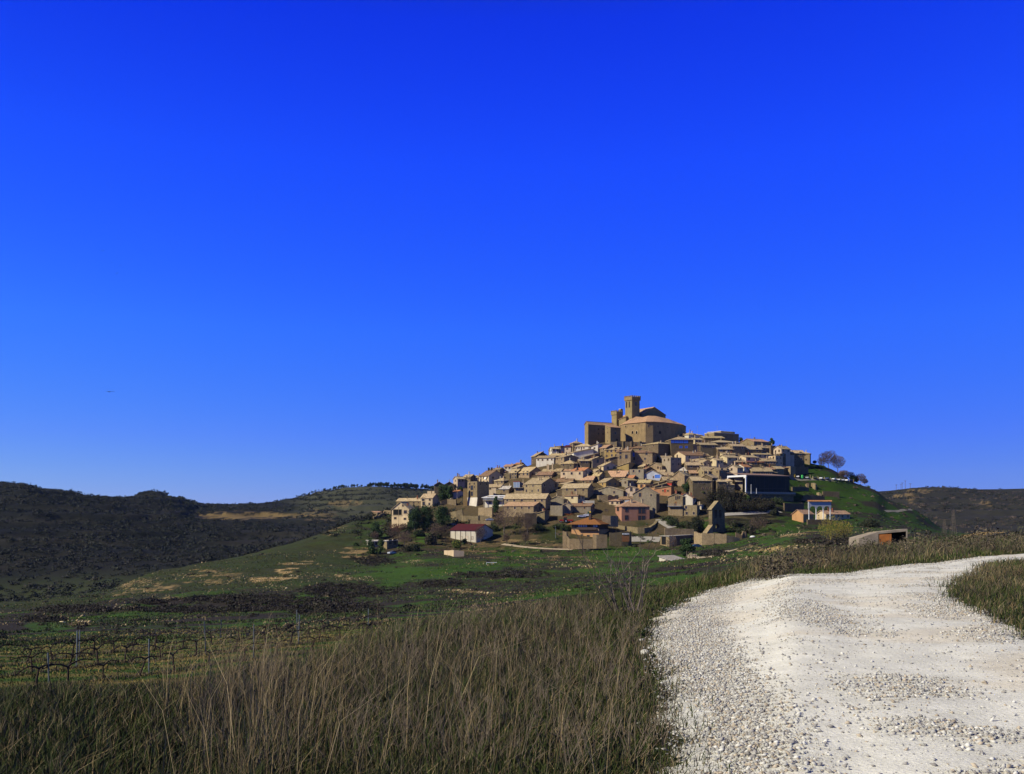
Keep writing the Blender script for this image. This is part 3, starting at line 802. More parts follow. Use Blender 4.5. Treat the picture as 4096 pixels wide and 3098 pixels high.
def walls_mb(kind, a, b, H, r, zb):
    m = MB()
    c = {'hl': (H, H+r, H+r, H), 'hr': (H, H, H+r, H+r), 'lr': (H, H, H-r, H-r)}.get(kind, (H,)*4)
    if kind == 'gl':
        m.poly(((0,0,zb),(b,0,zb),(b,0,H),(b/2,0,H+r),(0,0,H))); m.poly(((b,a,zb),(0,a,zb),(0,a,H),(b/2,a,H+r),(b,a,H)))
        m.poly(((b,0,zb),(b,a,zb),(b,a,H),(b,0,H))); m.poly(((0,a,zb),(0,0,zb),(0,0,H),(0,a,H)))
    elif kind == 'gr':
        m.poly(((0,0,zb),(b,0,zb),(b,0,H),(0,0,H))); m.poly(((b,a,zb),(0,a,zb),(0,a,H),(b,a,H)))
        m.poly(((b,0,zb),(b,a,zb),(b,a,H),(b,a/2,H+r),(b,0,H))); m.poly(((0,a,zb),(0,0,zb),(0,0,H),(0,a/2,H+r),(0,a,H)))
    else:
        m.prism([(0,0),(b,0),(b,a),(0,a)], zb, list(c))
    return m

def chimney_mb(z0, h, w=0.7, l=0.55):
    m = MB()
    m.box(-w/2, w/2, -l/2, l/2, z0-0.8, z0+h)
    m.box(-w/2-.1, w/2+.1, -l/2-.1, l/2+.1, z0+h, z0+h+.14)
    for sx in (-1, 1):
        m.box(sx*w*.35-.08, sx*w*.35+.08, -l/2, l/2, z0+h+.14, z0+h+.34)
    m.box(-w/2-.08, w/2+.08, -l/2-.08, l/2+.08, z0+h+.34, z0+h+.44)
    return m

HOUSES = {}
S_CH = WALL['s']
def house(key, crop, cx, ye, wl, wr, h, roof, r, wall, rmat, wL='-', wR='-', nch=0, label='', theta=None, name='house', Y=None, group='houses of the hill village', bmin=6.5, amin=6.0, wk=None, chm=None, amp=True):
    sc = CROP[crop][2]
    if crop in 'ABIJ' and not amp: pass
    elif crop in 'ABIJ': h = h*1.35; wl *= 1.07; wr *= 1.07
    px, py = cpx(crop, cx, ye)
    base = py + h/sc
    wl, wr, r_, h_ = wl/sc, wr/sc, r/sc, h/sc
    if theta is None: theta = math.degrees(math.atan2(max(wr, 1), max(wl, 1)))
    theta = max(24.0, min(60.0, theta)) if theta <= 60 else theta
    th = math.radians(theta)
    if Y is None:
        p = seen_at(px, base, 300, 760)
        if p is None:
            p = Vector((0, float(np.interp(px, _kx, _kY[:, 8]))+3, 0))
        Y = p.y
    k = Y/F
    a = max(wl*k/math.cos(th), amin if wl*k < 3.5 else 2.5)
    b = max(wr*k/math.sin(th), bmin if wr*k < 3.5 else 2.5)
    if roof == 'gr' and wl*k < 3.5: a = max(a, 7.0)
    H = h_*k; r_ = max(r_*k, 0.25)
    if roof in ('gr',): r_ = min(r_, a*0.36) if wl > 14 else min(r_, a*0.24)
    if roof in ('gl',): r_ = min(r_, b*0.36) if wr > 14 else min(r_, b*0.24)
    if roof == 'hip': r_ = min(r_, min(a, b)*0.24)
    if roof in ('hl',): r_ = min(r_, b*0.32)
    X = (px-HX)*k; z0 = (HY-base)*k
    root = empty(name, (X, Y, z0), math.pi/2-th, label, 'house', group)
    walls_mb(roof, a, b, H, r_, -4.0).build('wall', WALL[wall], root)
    rf = roof_mb(roof, a, b, H, r_).build('roof', ROOF[rmat] if roof != 'flat' else M_CONC, root)
    for i in range(nch):
        x, y = b*rnd.uniform(.25, .7), a*rnd.uniform(.2, .75)
        c = chimney_mb(roof_top(roof, a, b, H, r_, x, y), rnd.uniform(.8, 1.9), rnd.uniform(.38, .62), rnd.uniform(.35, .55)).build('chimney', chm or rnd.choice([M_CHIM, M_CHIM, M_CHIM, S_CH, S_CH, M_BRICK, WALL['w']]), rf)
        c.location = (x, y, 0)
    if roof != 'flat' and name == 'house' and crop in 'ABIJDE' and a < 22:
        ar = random.Random(int(cx*7+ye))
        for side in ('y', 'x'):
            if ar.random() > .5: continue
            hh = H*ar.uniform(.62, .86); an = MB(); rm = MB(); t = .2; o_ = .3; L = ar.uniform(2.6, 4.6); rs = L*.22
            if side == 'y':
                x0, x1 = b*ar.uniform(.0, .25), b*ar.uniform(.65, 1.0)
                an.prism([(x0,a+.003),(x1,a+.003),(x1,a+L),(x0,a+L)], -4, [hh+rs, hh+rs, hh, hh]); rm.slab([(x0-o_,a+.01,hh+rs+.05),(x1+o_,a+.01,hh+rs+.05),(x1+o_,a+L+o_,hh-.05),(x0-o_,a+L+o_,hh-.05)], t)
            else:
                y0, y1 = a*ar.uniform(.0, .25), a*ar.uniform(.65, 1.0)
                an.prism([(b+.003,y0),(b+L,y0),(b+L,y1),(b+.003,y1)], -4, [hh, hh, hh+rs, hh+rs]); rm.slab([(b+.01,y0-o_,hh-.05),(b+L+o_,y0-o_,hh-.05),(b+L+o_,y1+o_,hh+rs+.05),(b+.01,y1+o_,hh+rs+.05)], t)
            ao = an.build('annex', WALL[ar.choice([wall, 's', 'd', 'g'])], root); rm.build('roof', ROOF[ar.choice([rmat, rmat, 't', 'm'])], ao)
    hr = random.Random(hash((round(cx), round(ye))) & 0xffff)
    if name == 'house' and crop in 'ABIJDE' and not any(w in label for w in ('blank', 'barn', 'window', 'roofless', 'ruined', 'half-gable')) and key != 'E11':
        if wL == '-' and a > 5: wL = '21b'
        if wR == '-' and b > 5: wR = '21b'
    for face, spec, L, vis in (('L', wL, a, wl), ('R', wR, b, wr)):
        if spec == '-': continue
        nco, nro = int(spec[0]), int(spec[1])
        kd = spec[2] if len(spec) > 2 else None
        top = H-(r_ if roof == 'lr' else 0)
        if roof == 'lr' and face == 'R': top = H
        step = min(2.9, max(1.6, (H+0.5)/max(nro, 1)))
        for i in range(nro):
            zz = top-1.75-step*i
            for j in range(nco):
                if hr.random() < 0.12 and nco*nro > 2: continue
                w_ = 1.0 if L/nco > 2.2 else max(0.45, L/nco/2.2)
                add_window(root, face, L*(j+0.5+hr.uniform(-.12, .12))/nco, zz+hr.uniform(-.15, .15), a, b, kd or hr.choice('aaabd'), w_*hr.uniform(1.0, 1.3), hr.uniform(1.0, 1.25))
    info = dict(root=root, a=a, b=b, H=H, r=r_, Y=Y, k=k, th=th, roofo=rf)
    HOUSES[key] = info
    return info

TABLE = """
D1|D|133|600|62|122|220|gr|42|p|t|12|-|1|tall narrow pale house with a dark flank at the outer edge of the village
D1b|F|1545|300|60|40|120|gl|30|w|r|-|-|0|tiny white annexe with a red pent roof below the tall narrow pale house
D2|D|360|565|92|60|110|gl|48|s|t|51|-|1|small stone house with a line of little windows behind the tower-like stone house
D3|D|515|572|155|40|110|hip|42|s|t|21|-|0|low stone house with a hipped tan roof directly above the tower-like stone house
D5|D|688|540|180|252|210|gl|95|c|n|32|-|0|large pale house with a dark brown roof, two black-capped chimneys and a satellite dish
D6|D|950|626|158|120|70|hip|66|s|t|21|-|0|stone house with a hipped tan roof beside the dark gable of the satellite-dish house
D7|D|890|742|252|50|130|gl|58|p|t|21|-|0|pale pink house with two shuttered windows above the white canopy
D8|D|1042|775|155|55|90|gl|80|s|e|11|-|0|stone house with a slate-grey pent roof and small round turret beside it
D14|D|1315|665|178|40|200|flat|5|s|n|22|-|1|ochre house with a red glazed bay window over a balcony
D15|D|1180|487|132|118|110|gl|78|d|t|32|-|0|stone house with a row of dark balcony windows under the big mossy roof
D16|D|1402|482|210|250|110|gl|95|s|m|31|-|0|house with a broad mossy roof and a dark sloping gable, in mid slope
D17|D|1090|378|136|38|80|gl|34|w|k|21|-|1|white house with a pink roof on the skyline, small dark windows
D17b|D|1250|340|100|20|50|gl|28|d|r|-|-|1|low house with a dark red roof on the skyline next to the white pink-roofed one
D18|D|1197|398|102|222|55|gl|50|c|t|10|-|0|wide pale gabled house just below the white pink-roofed house on the skyline
D18b|D|990|470|150|10|60|lr|40|s|k|-|-|0|low building with a slanting pink roof behind the satellite-dish house
D18c|D|880|430|110|60|40|gl|30|s|t|-|-|0|small tan-roofed house on the skyline above the satellite-dish house
D19|D|1520|192|78|225|135|gl|68|d|t|22|-|2|dark tall gabled house jutting from the skyline, three thin chimney pipes beside it
D13|D|1617|684|300|312|235|gl|108|s|t|32a|32|1|large square house with broad tan roof and a shaded gable of dark windows
D11|D|1690|943|735|102|235|gl|82|s|t|62|11|1|long low stone house with ochre shuttered windows in mid village foot
D12|D|1477|1078|527|195|200|gl|66|s|k|41a|-|1|stone house with a long red-brown roof just under the long shuttered house
D35|D|2010|955|232|30|120|gr|52|g|t|-|-|0|grey gabled barn beside the end of the long shuttered house
D36|D|1990|1080|212|30|185|flat|10|g|t|-|-|0|grey rendered lean-to with a rough coping below the grey gabled barn
D36b|D|2132|1072|148|40|150|gr|44|g|t|-|-|0|small grey gabled shed between the lean-to and the rough stone wall
D37|D|1675|1168|140|60|210|lr|40|s|t|-|-|0|roofless ruined stone barn with a slanting wall top
D37b|D|1330|1215|30|205|260|flat|10|d|t|-|-|0|dark ruined outbuilding in shade between the red-brown roof and the bare trees
F2|F|905|458|460|60|90|gl|86|s|t|51c|-|1|long low house with a wide tan roof above the cream gabled villa
F3|F|1105|404|215|92|165|gl|70|c|t|22|-|0|cream two-storey house with four windows beside the upper pine
F3b|F|1160|290|70|20|60|flat|5|c|t|-|-|0|small cream box house beside the upper pine, above the four-windowed cream house
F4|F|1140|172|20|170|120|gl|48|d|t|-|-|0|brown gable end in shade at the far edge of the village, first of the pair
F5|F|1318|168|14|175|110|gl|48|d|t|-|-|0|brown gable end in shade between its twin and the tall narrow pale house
F6|F|135|665|60|75|60|hr|20|s|k|-|-|0|low ruined shed with an orange roof at the outer end of the village
E1|E|445|492|445|130|215|gl|78|s|t|31|-|1|broad stone house with three small windows in a row and two tan roof planes
E1b|I|1540|1545|260|200|60|gl|110|s|m|-|-|1|upper half of a broad stone house, mossy roof with a white post behind
E2|E|270|632|222|140|160|hip|36|c|n|11a|21|0|cream house with a low hipped brown roof and one square window
E5|E|497|812|352|80|160|gl|42|g|n|-|-|0|low grey stone store with a sagging brown roof behind the white parked cars
E6|E|1075|540|515|60|130|gr|74|g|t|21|-|0|wide gabled stone house with a big dark window, set on a rocky terrace
E7|E|1287|500|162|50|180|gr|40|p|t|11d|-|0|little pinkish-white house with a balcony window beside the big grey gable
E8|E|1660|595|392|70|350|gr|118|g|t|21|-|0|big grey gable wall sloping down behind the pink house
E10|E|1272|692|262|60|130|gl|40|b|n|21|-|0|bluish-grey house with a dark tiled roof just behind the pink house
E10b|E|1010|720|112|30|100|hip|30|c|k|-|-|0|small cream house with an overhanging pink roof on the rocky terrace
E14|E|770|388|118|252|120|gl|70|y|t|11|-|0|yellow-sided house with a broad shaded gable above the rocky terrace
E22|E|1545|397|205|40|110|gl|66|s|m|11|-|0|stone house with a mottled roof next to the red-framed grey house
E23|E|1157|358|158|190|150|gr|38|g|m|-|-|0|grey rubble house under the patched orange and grey roof
E23b|E|1100|290|330|170|50|gl|105|s|k|-|-|2|house with a wide patched roof, pink at one end and orange-red at the other
E23c|E|1235|330|170|120|40|gl|60|s|r|-|-|0|small house whose bright orange-red roof patch stands out below the slanting ochre wall
E18|E|1172|48|392|205|150|lr|128|y|t|11c|-|0|tall ochre half-gable wall slanting down from a white corner strip
E18b|E|1436|168|238|40|180|flat|6|g|t|21a|-|0|grey house with two red-framed windows against the white corner strip
E18c|E|1440|110|40|60|60|gl|40|d|t|-|-|0|dark roofed house end rising behind the red-framed grey house
I1|I|1122|235|75|255|200|hip|78|s|t|11|21|1|small square house with a pyramid roof and pipe on the skyline next to the church
I2|I|1625|322|392|60|100|hip|84|w|t|61c|-|0|white loggia house with a long tan roof just below the church's shaded block
I3|I|1856|262|178|105|280|lr|70|w|t|11|-|0|white half-gabled house with one window under the church's lit buttress block
I4|I|1062|348|172|40|120|gl|50|p|R|11c|-|0|pink house with a dark red roof on the skyline beside the pyramid-roofed house
I4b|I|760|330|70|80|60|flat|6|d|t|-|-|1|dark boxy attic on the skyline beside the dark red roof
I5|I|502|408|42|192|110|gr|55|w|t|-|21|0|skyline house with a wide dark glazed front and tan roof
I6|I|752|372|56|142|140|hr|26|w|t|11|-|0|dark house with a white side and single window on the skyline ridge
I7|I|1140|515|200|545|150|hl|135|w|t|11|-|0|long shaded house whose roof edge climbs towards the church loggia house
I8|I|1432|650|100|425|120|hl|125|s|t|-|-|0|long mossy-edged lean-to roof climbing under the white half-gabled house
I10|I|557|668|485|160|150|gl|68|w|t|41c|-|0|long white house with small slit windows and a tan roof near the skyline
I11|I|857|652|217|400|200|gl|68|s|t|22a|-|0|stone house with a white-framed window and a wide shaded gable
I12|I|840|602|372|40|70|gl|60|c|m|11c|-|1|pale house with a curved mossy roof tucked behind the long white house
I13|I|1137|832|347|195|210|hip|112|d|m|-|21|1|house with a big shaggy brown roof and thin white chimneys in mid slope
I14|I|1312|762|24|285|190|gr|44|d|t|-|21|1|shaded house with a balcony behind the shaggy brown roof
I15|I|1692|735|125|345|190|hl|95|g|t|11|11|1|dull grey house with a single dark window and a climbing roof edge
I16|I|1142|965|20|300|60|gr|62|s|m|-|-|0|small mossy roof wedged below the shaggy brown roof
I17|I|762|1068|512|60|80|gl|136|s|m|-|-|0|house with a heavily mottled yellow roof and three tall chimneys
I18|I|1107|1052|405|40|70|gl|130|s|k|-|-|0|house with a smooth pink roof and a black stove pipe
I19|I|1442|1052|332|262|150|gl|92|c|r|11|-|0|house with a bright orange roof and a bluish shaded gable
I20|I|1412|1083|602|40|200|flat|8|c|e|31a|-|0|flat-topped house with three windows and a folded dark parasol on its terrace
I21|I|492|1168|392|105|80|gl|86|s|n|31c|-|0|low house with a drooping brown roof behind the large square house
I22|I|802|1272|322|30|60|lr|100|s|r|-|-|0|slanting orange-tan roof beside the gable of the large square house
I23|I|1082|1368|422|40|60|gl|104|s|n|-|-|1|low brown-tiled house with a red brick chimney below the terrace parasol
I24|I|932|1432|172|402|110|gl|62|d|t|11|-|0|grey-gabled house with a slim tan roof directly above the broad stone house
I25|I|1702|1322|322|155|80|gl|112|s|k|-|-|1|house with a striped pinkish roof beside a tall white post
I26|I|1772|1092|112|252|90|gl|86|y|t|-|-|0|ochre house with a small tan gable and white chimney, upper of two
I27|I|1892|1202|178|172|130|gl|104|s|m|11|-|0|house with a neat mossy roof and porch, lower of two small gables
A4|A|642|1108|92|160|160|gl|52|s|k|11|-|0|stone house with a red-tinted roof under the church's lit buttress block
A5|A|852|1138|212|40|160|gl|36|y|t|32|-|0|yellow ochre house with small square windows below the church terrace
A6|A|1312|1112|352|112|60|gl|50|s|n|-|-|1|low house with a long brown roof at the foot of the church terrace
A7|A|1072|1172|222|30|220|gl|42|s|n|22d|-|1|tall stone house with two stacked balcony windows beside the blue balcony
A8|A|1457|1192|387|142|200|hip|50|s|n|22|-|1|stone house with a wide red-brown roof and a blue glazed balcony
A10|A|67|1198|67|332|120|hl|70|w|t|11|-|0|dark wedge-shaped house with a roof line climbing towards the white half-gable
A11|A|622|1318|24|332|90|gl|52|d|t|-|-|0|house with a low broad shaded gable below the yellow ochre house
A12|A|397|1312|66|216|120|gl|42|d|t|21|-|0|dull brown house with lit balcony posts below the climbing mossy roof
A13|A|592|1432|132|262|70|gl|72|c|t|-|-|1|house with a bright tan roof plane and a small white dormer
A14|A|1442|1372|242|40|60|lr|72|s|m|-|-|0|mossy roof slanting down in front of the blue-balconied house
A16|A|192|1348|30|152|100|gr|34|d|t|-|11|1|shaded small house with a pipe chimney under the dark wedge-shaped house
A19|A|1622|1432|192|152|90|gr|62|s|t|-|21|0|stone house with a tan roof in front of the dull grey block house
A22|A|1312|1512|52|202|60|gl|62|d|n|-|-|1|dark roofed house with a mossy ridge above the bluish garage house
B4|A|1562|1035|222|325|220|hip|48|d|m|-|22c|0|large brown stone house with a mossy roof at the church's foot
B3|B|20|345|30|372|250|hip|70|d|t|-|-|0|brown house with a band of bright blue windows under a tan hipped roof
B1|B|247|238|157|30|90|gl|54|s|t|-|-|0|small house with a fat pale chimney beside the apse of the church
B2|B|332|258|162|265|100|hip|52|w|t|41d|11|1|house with a white-columned loggia under a tan hipped roof near the apse
B2b|B|440|345|50|130|70|gr|36|c|t|-|-|1|little house with a bright tan roof under the white-columned loggia
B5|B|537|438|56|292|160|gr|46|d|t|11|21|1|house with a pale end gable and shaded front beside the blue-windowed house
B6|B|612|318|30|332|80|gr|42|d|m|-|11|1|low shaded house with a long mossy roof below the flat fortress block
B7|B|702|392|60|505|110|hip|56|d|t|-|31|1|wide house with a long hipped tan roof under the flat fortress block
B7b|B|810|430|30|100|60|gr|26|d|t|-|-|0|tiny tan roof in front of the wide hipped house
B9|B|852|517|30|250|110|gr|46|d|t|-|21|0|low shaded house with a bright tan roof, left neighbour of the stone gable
B10|B|1107|462|77|232|150|gr|48|s|t|-|21|1|house with a lit stone end gable in the middle of the upper roofs
B11|B|1342|518|32|272|110|gr|66|d|t|-|21|1|shaded house with a deep tan roof below the skyline house with a round bush
B12|B|1487|378|162|292|110|gr|56|s|k|11c|31|1|skyline house with a stone end wall, next to a round dark bush
B13|B|1612|492|62|162|110|gr|52|d|t|-|11|1|house with a tan roof squeezed before the plain stone wall house
B13b|B|1782|458|87|107|160|flat|8|s|t|-|-|1|plain stone house with a blank lit wall near the end of the skyline
B14|B|1972|512|87|172|210|gr|56|p|t|-|21|2|pinkish tall house with a thick chimney on the skyline
B15|C|287|497|20|242|220|gr|54|d|t|-|22|0|dark tall house with a pale roof between the thick-chimneyed house and the stone tower house
B16|C|615|502|90|37|210|hip|26|s|t|12c|-|0|lit stone tower house closing the skyline nearest the big bare trees
B17|B|272|622|157|412|140|gr|80|c|n|11|31|2|long house with a cream end gable and a brown roof below the blue-windowed house
B17b|B|545|640|30|150|80|gr|46|d|m|-|11|1|mossy-roofed house continuing the row of the cream end gable
B18|B|592|748|62|142|120|gl|42|c|t|-|21|1|small house with a slanting roof, lit stub wall and shaded gable
B18b|B|382|732|30|242|70|gr|66|d|t|-|-|1|low house with a wide tan roof below the cream end gable
B19|B|297|798|24|242|120|gr|56|d|t|-|21|1|shaded house with a plain tan roof behind the grey and pink roofs
B20|A|1782|1288|112|197|210|flat|8|g|e|-|22|0|dull grey block house with a lit side wall and a flat top
B20b|A|1602|1302|24|202|70|gr|56|d|t|-|-|0|mossy roofs clinging to the dull grey block house
B21|B|822|712|77|132|160|gr|42|c|t|11|21|1|pale house with a balcony and a tall dark side in the middle of the roofs
B21b|B|740|670|80|20|60|gl|30|s|t|-|-|0|little slanting tan roof between two chimneys in the middle of the roofs
B22|B|952|607|72|272|80|gr|42|c|t|21|31|2|house with a long roof and arched loggia windows high on the shaded side
B22b|B|1012|662|112|222|160|gr|46|c|t|12|21|2|pale house with a wide roof and two chimneys, middle of the shaded side
B23|B|1152|742|30|182|110|gr|42|d|t|-|11|1|house with a tan roof beside the tall pale house
B24|B|1347|658|112|232|140|gr|42|c|t|11|21|1|pale house above a red-tiled porch roof
B24b|B|1370|745|36|280|90|hr|40|d|r|-|31|0|red-tiled porch building below a pale house
B25|B|1477|608|67|312|90|gr|42|c|t|-|41|2|long shaded house with a bright eave and chimneys near the top edge
B26|B|1602|728|30|262|120|gr|52|d|t|-|51|0|house with a broad tan roof and a loggia of dark openings
B27|B|1867|638|78|142|210|flat|8|c|t|-|22c|2|cream flat-topped house beside the loggia of dark openings
B27b|B|1950|600|60|110|160|flat|8|d|t|-|11|0|dark wall block joining the cream flat-topped house and the pinkish tall house
B28|B|1192|842|142|132|160|gr|52|p|t|11|11|1|large pinkish house with a blank lit gable above the glass hall
B29|B|1312|828|97|132|110|gr|56|w|r|-|11|0|house with a vivid orange roof above the glass hall
B30|B|1452|908|30|347|90|gr|72|d|t|-|51|0|long row house with a tan roof directly behind the glass hall
B31|B|1642|828|67|92|70|gr|46|w|t|11|-|0|little white house with a dark doorway behind the glass hall's roof
B32|B|1802|872|57|77|100|gr|42|s|k|-|11|0|narrow house with a pale pink roof behind the glass hall
B33|B|1882|862|62|147|110|gr|46|s|t|-|21|0|house with a tan roof behind the far end of the glass hall
B34|B|1982|842|50|82|90|gr|40|d|k|-|-|1|house with a pink roof and a thin mast near the car park
B34b|B|2132|828|62|102|140|flat|8|s|t|-|-|0|lit stone retaining house corner above the green container
B35|B|602|902|62|267|120|gr|86|s|t|-|11|0|house with a deep tan roof and a dark open attic
B36|B|872|888|122|202|160|gr|52|s|t|-|21|1|stone house with a broad tan roof beside the deep tan roof with an open attic
B37|J|1382|162|182|132|80|gl|92|c|e|-|-|1|house with a grey roof and a mauve shaded gable
B37b|J|1482|238|30|392|70|gr|112|d|k|-|-|0|house with a fan of pale pink roof planes beside the grey roof
B38|J|1312|302|272|202|260|gr|130|s|t|-|12|1|stone house with a blank lit half-gable above the dark pine
B39|B|402|1072|30|342|250|gr|72|d|t|-|52c|1|shaded house with a sweeping bright roof and an inset roof terrace
B39b|B|747|1018|102|87|270|gr|62|d|t|-|11|0|taller part of a shaded house with a bright roof, next to the inset roof terrace
B40|B|837|1090|24|162|220|gr|40|d|t|-|22c|0|dark high house with a small bright roof before the glass hall
B41|B|1102|1077|92|30|130|hip|50|c|t|21a|-|0|little lit house with a window, tucked against the glass hall's white frame
J1|J|637|292|490|40|140|gr|146|b|t|11c|-|0|bluish-white gabled house with a blue garage door
J2|J|322|572|30|372|80|hl|96|d|m|-|-|0|upper of two thin mossy roof edges climbing in shade
J2b|J|392|642|30|372|70|hl|108|d|m|-|-|0|lower of two thin mossy roof edges climbing in shade
J3|J|917|618|432|40|230|lr|76|o|t|31c|-|0|orange house with a slanting tiled top and a red door
J4|J|932|505|182|40|120|gl|48|x|n|-|-|0|house with a red-painted wall under a brown roof
J5|J|702|222|212|92|60|gl|74|s|t|-|-|1|small tan-gabled house behind the bluish garage house
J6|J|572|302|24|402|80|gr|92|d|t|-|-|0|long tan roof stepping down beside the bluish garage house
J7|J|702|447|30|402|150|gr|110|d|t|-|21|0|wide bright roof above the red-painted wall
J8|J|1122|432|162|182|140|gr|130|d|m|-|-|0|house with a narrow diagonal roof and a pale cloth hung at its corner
J13|J|157|582|102|132|150|flat|8|o|t|11|-|0|small ochre block house behind the big grey gable
G1|G|490|382|240|62|350|gr|46|s|t|12|-|0|stone house with a brown door, balcony and red brick chimney beside the grassy bank
G2|G|667|402|230|105|150|gr|78|w|k|-|11|1|white house with a pale roof and bluish shaded end behind the stone house with balcony
G2b|G|820|530|150|30|90|lr|30|w|e|11|-|0|low white addition with a light roof behind the lower stone house
G3|G|742|542|228|92|200|flat|8|s|t|22a|-|0|lower stone house with three windows and a blank shaded side
K1|F|1110|480|60|40|60|gl|18|c|t|-|-|0|small cream outhouse under the four-windowed cream house
"""
for ln in TABLE.strip().splitlines():
    f = ln.split('|')
    house(f[0], f[1], *[float(v) for v in f[2:7]], f[7], float(f[8]), f[9], f[10], f[11], f[12], min(4, int(f[13])+rnd.choice((0, 1, 1, 2)) if f[7] != 'flat' and 'chimney' not in f[14] else int(f[13])), f[14])
# ------------------------------------------------------------------ special buildings
def arch_mesh(name, w, h, frame, pane, pointed=True, dp=0.16, split=False):
    """arched opening facing -y, bottom z=0, springing at h-w/2"""
    m = MB(); n = 8
    def outline(hw, hh, spr):
        pts = [(-hw, 0)]
        for i in range(n+1):
            t = math.pi*(1-i/n)
            x = hw*math.cos(t); z = spr+(hh-spr)*math.sin(t)**(0.8 if pointed else 1)
            pts.append((x, z))
        pts.append((hw, 0)); return pts
    spr = h-w/2*(1.25 if pointed else 1)
    inn = outline(w/2, h, spr); out = outline(w/2+.28, h+.28, spr)
    for i in range(len(inn)-1):
        a, b, c, d = inn[i], inn[i+1], out[i+1], out[i]
        m.poly(((a[0],-dp,a[1]),(b[0],-dp,b[1]),(c[0],-dp,c[1]),(d[0],-dp,d[1])), 0)
        m.poly(((b[0],-dp,b[1]),(a[0],-dp,a[1]),(a[0],0,a[1]),(b[0],0,b[1])), 0)
        m.poly(((d[0],-dp,d[1]),(c[0],-dp,c[1]),(c[0],0,c[1]),(d[0],0,d[1])), 0)
    m.poly([(x, -0.02, z) for x, z in inn], 1)
    return m.mesh(name, [frame, pane])
W_LANCET = arch_mesh('lancet_window', 1.0, 4.2, WALL['s'], M_DARK)
W_ARCH = arch_mesh('arched_window', 1.5, 1.9, M_FRAME, M_DARK)
W_ARCHS = arch_mesh('arched_window', 1.3, 1.7, WALL['d'], M_DARK, False)

def block(root, name, crop, cx, ye, wl, wr, h, roof, r, wall, rmat, Y, theta=None, down=4.0, amin=5, bmin=5, ov=0.4):
    """one volume of a larger building: a part of root, its roof a sub-part"""
    sc = CROP[crop][2]; px, py = cpx(crop, cx, ye)
    if theta is None: theta = max(20, min(70, math.degrees(math.atan2(max(wr, 1), max(wl, 1)))))
    th = math.radians(theta); k = Y/F
    a = max(wl/sc*k/math.cos(th), amin); b = max(wr/sc*k/math.sin(th), bmin)
    H = h/sc*k; rr = r/sc*k
    base = py+h/sc
    loc = Vector(((px-HX)*k, Y, (HY-base)*k)) - root.location
    o = walls_mb(roof, a, b, H, rr, -down).build(name, wall, root)
    o.location = loc; o.rotation_euler = (0, 0, math.pi/2-th)
    if roof != 'none':
        roof_mb(roof, a, b, H, rr, ov).build('roof', rmat, o)
    o_i = dict(o=o, a=a, b=b, H=H, k=k, cx=cx, ye=ye, wl=wl, wr=wr, sc=sc, r=rr)
    return o_i

def winpx(i, face, x0, x1, y0, y1, mesh=None, name='window', frame=None, pane=None, parent=None, bar=True):
    """window of the pixel rectangle x0..x1, y0..y1 of the crop, on face L or R of block/house info i"""
    f = ((i['cx']-(x0+x1)/2)/i['wl']*i['a']) if face == 'L' else (((x0+x1)/2-i['cx'])/i['wr']*i['b'])
    ww = abs(x1-x0)/(i['wl'] if face == 'L' else i['wr'])*(i['a'] if face == 'L' else i['b'])
    hh = (y1-y0)/i['sc']*i['k']; z = i['H']-(y1-i['ye'])/i['sc']*i['k']
    par = parent or i.get('o') or i['root']
    if mesh is None:
        me = win_mesh(name, ww, hh, frame or M_REVEAL, pane or M_GLASS, bar=bar)
        return add_window(par, face, f, z, 0, 0, mesh=me, name=name)
    return add_window(par, face, f, z, 0, 0, mesh=mesh, name=name)

def hinfo(key, cx, ye, wl, wr, sc):
    i = HOUSES[key]; i.update(cx=cx, ye=ye, wl=wl, wr=wr, sc=sc); return i

# --- the church
M_ASH = wall_mat('church_ashlar', (0.27, 0.205, 0.095), 0.3, 0.35, True, (0.97, 1.03))
M_CTILE = tile_mat('church_roof_tiles', (0.31, 0.195, 0.105), (0.40, 0.26, 0.145), (0.46, 0.31, 0.175), (0.98, 1.02))
CY = 604.0
cxp, cyp = cpx('A', 1340, 1010)
church = empty('church', ((cxp-HX)*CY/F, CY, (HY-cyp)*CY/F), 0, 'fortified sandstone church with two battlemented towers crowning the village', 'church')
def parapet(part, a, b, z, band, n, th=0.5, out=0.35):
    m = MB()
    for x0, x1, y0, y1 in ((-out, b+out, -out, -out+th), (-out, b+out, a+out-th, a+out), (-out, -out+th, -out+th, a+out-th), (b+out-th, b+out, -out+th, a+out-th)):
        m.box(x0, x1, y0, y1, z-0.002, z+band)
    m.box(-out+.01, b+out-.01, -out+.01, a+out-.01, z-.5, z-.01)
    step = (b+2*out)/(2*n+1)
    for i in range(n+1):
        x0 = -out+2*i*step
        for y0, y1 in ((-out, -out+th), (a+out-th, a+out)):
            m.box(x0, x0+step, y0, y1, z+band+.001, z+band+.95)
    step = (a+2*out-2*th)/(2*n+1)
    for i in range(n):
        y0 = -out+th+(2*i+1)*step
        for x0, x1 in ((-out, -out+th), (b+out-th, b+out)):
            m.box(x0, x1, y0, y0+step, z+band+.001, z+band+.95)
    return m.build('battlement', M_ASH, part)
bt = block(church, 'bell_tower', 'A', 1097, 255, 103, 150, 330, 'none', 0, M_ASH, None, 628, down=6)
parapet(bt['o'], bt['a'], bt['b'], bt['H'], 1.7, 4, 0.5, 0.5)
for x in (1017, 1058): winpx(bt, 'L', x-9, x+9, 285, 395, W_LANCET, 'lancet_window')
winpx(bt, 'L', 1010, 1040, 565, 605, W_ARCH, 'arched_window')
winpx(bt, 'R', 1160, 1185, 300, 368, name='tower_window')
st_ = block(church, 'small_tower', 'A', 824, 515, 76, 108, 170, 'none', 0, M_ASH, None, 634, down=6)
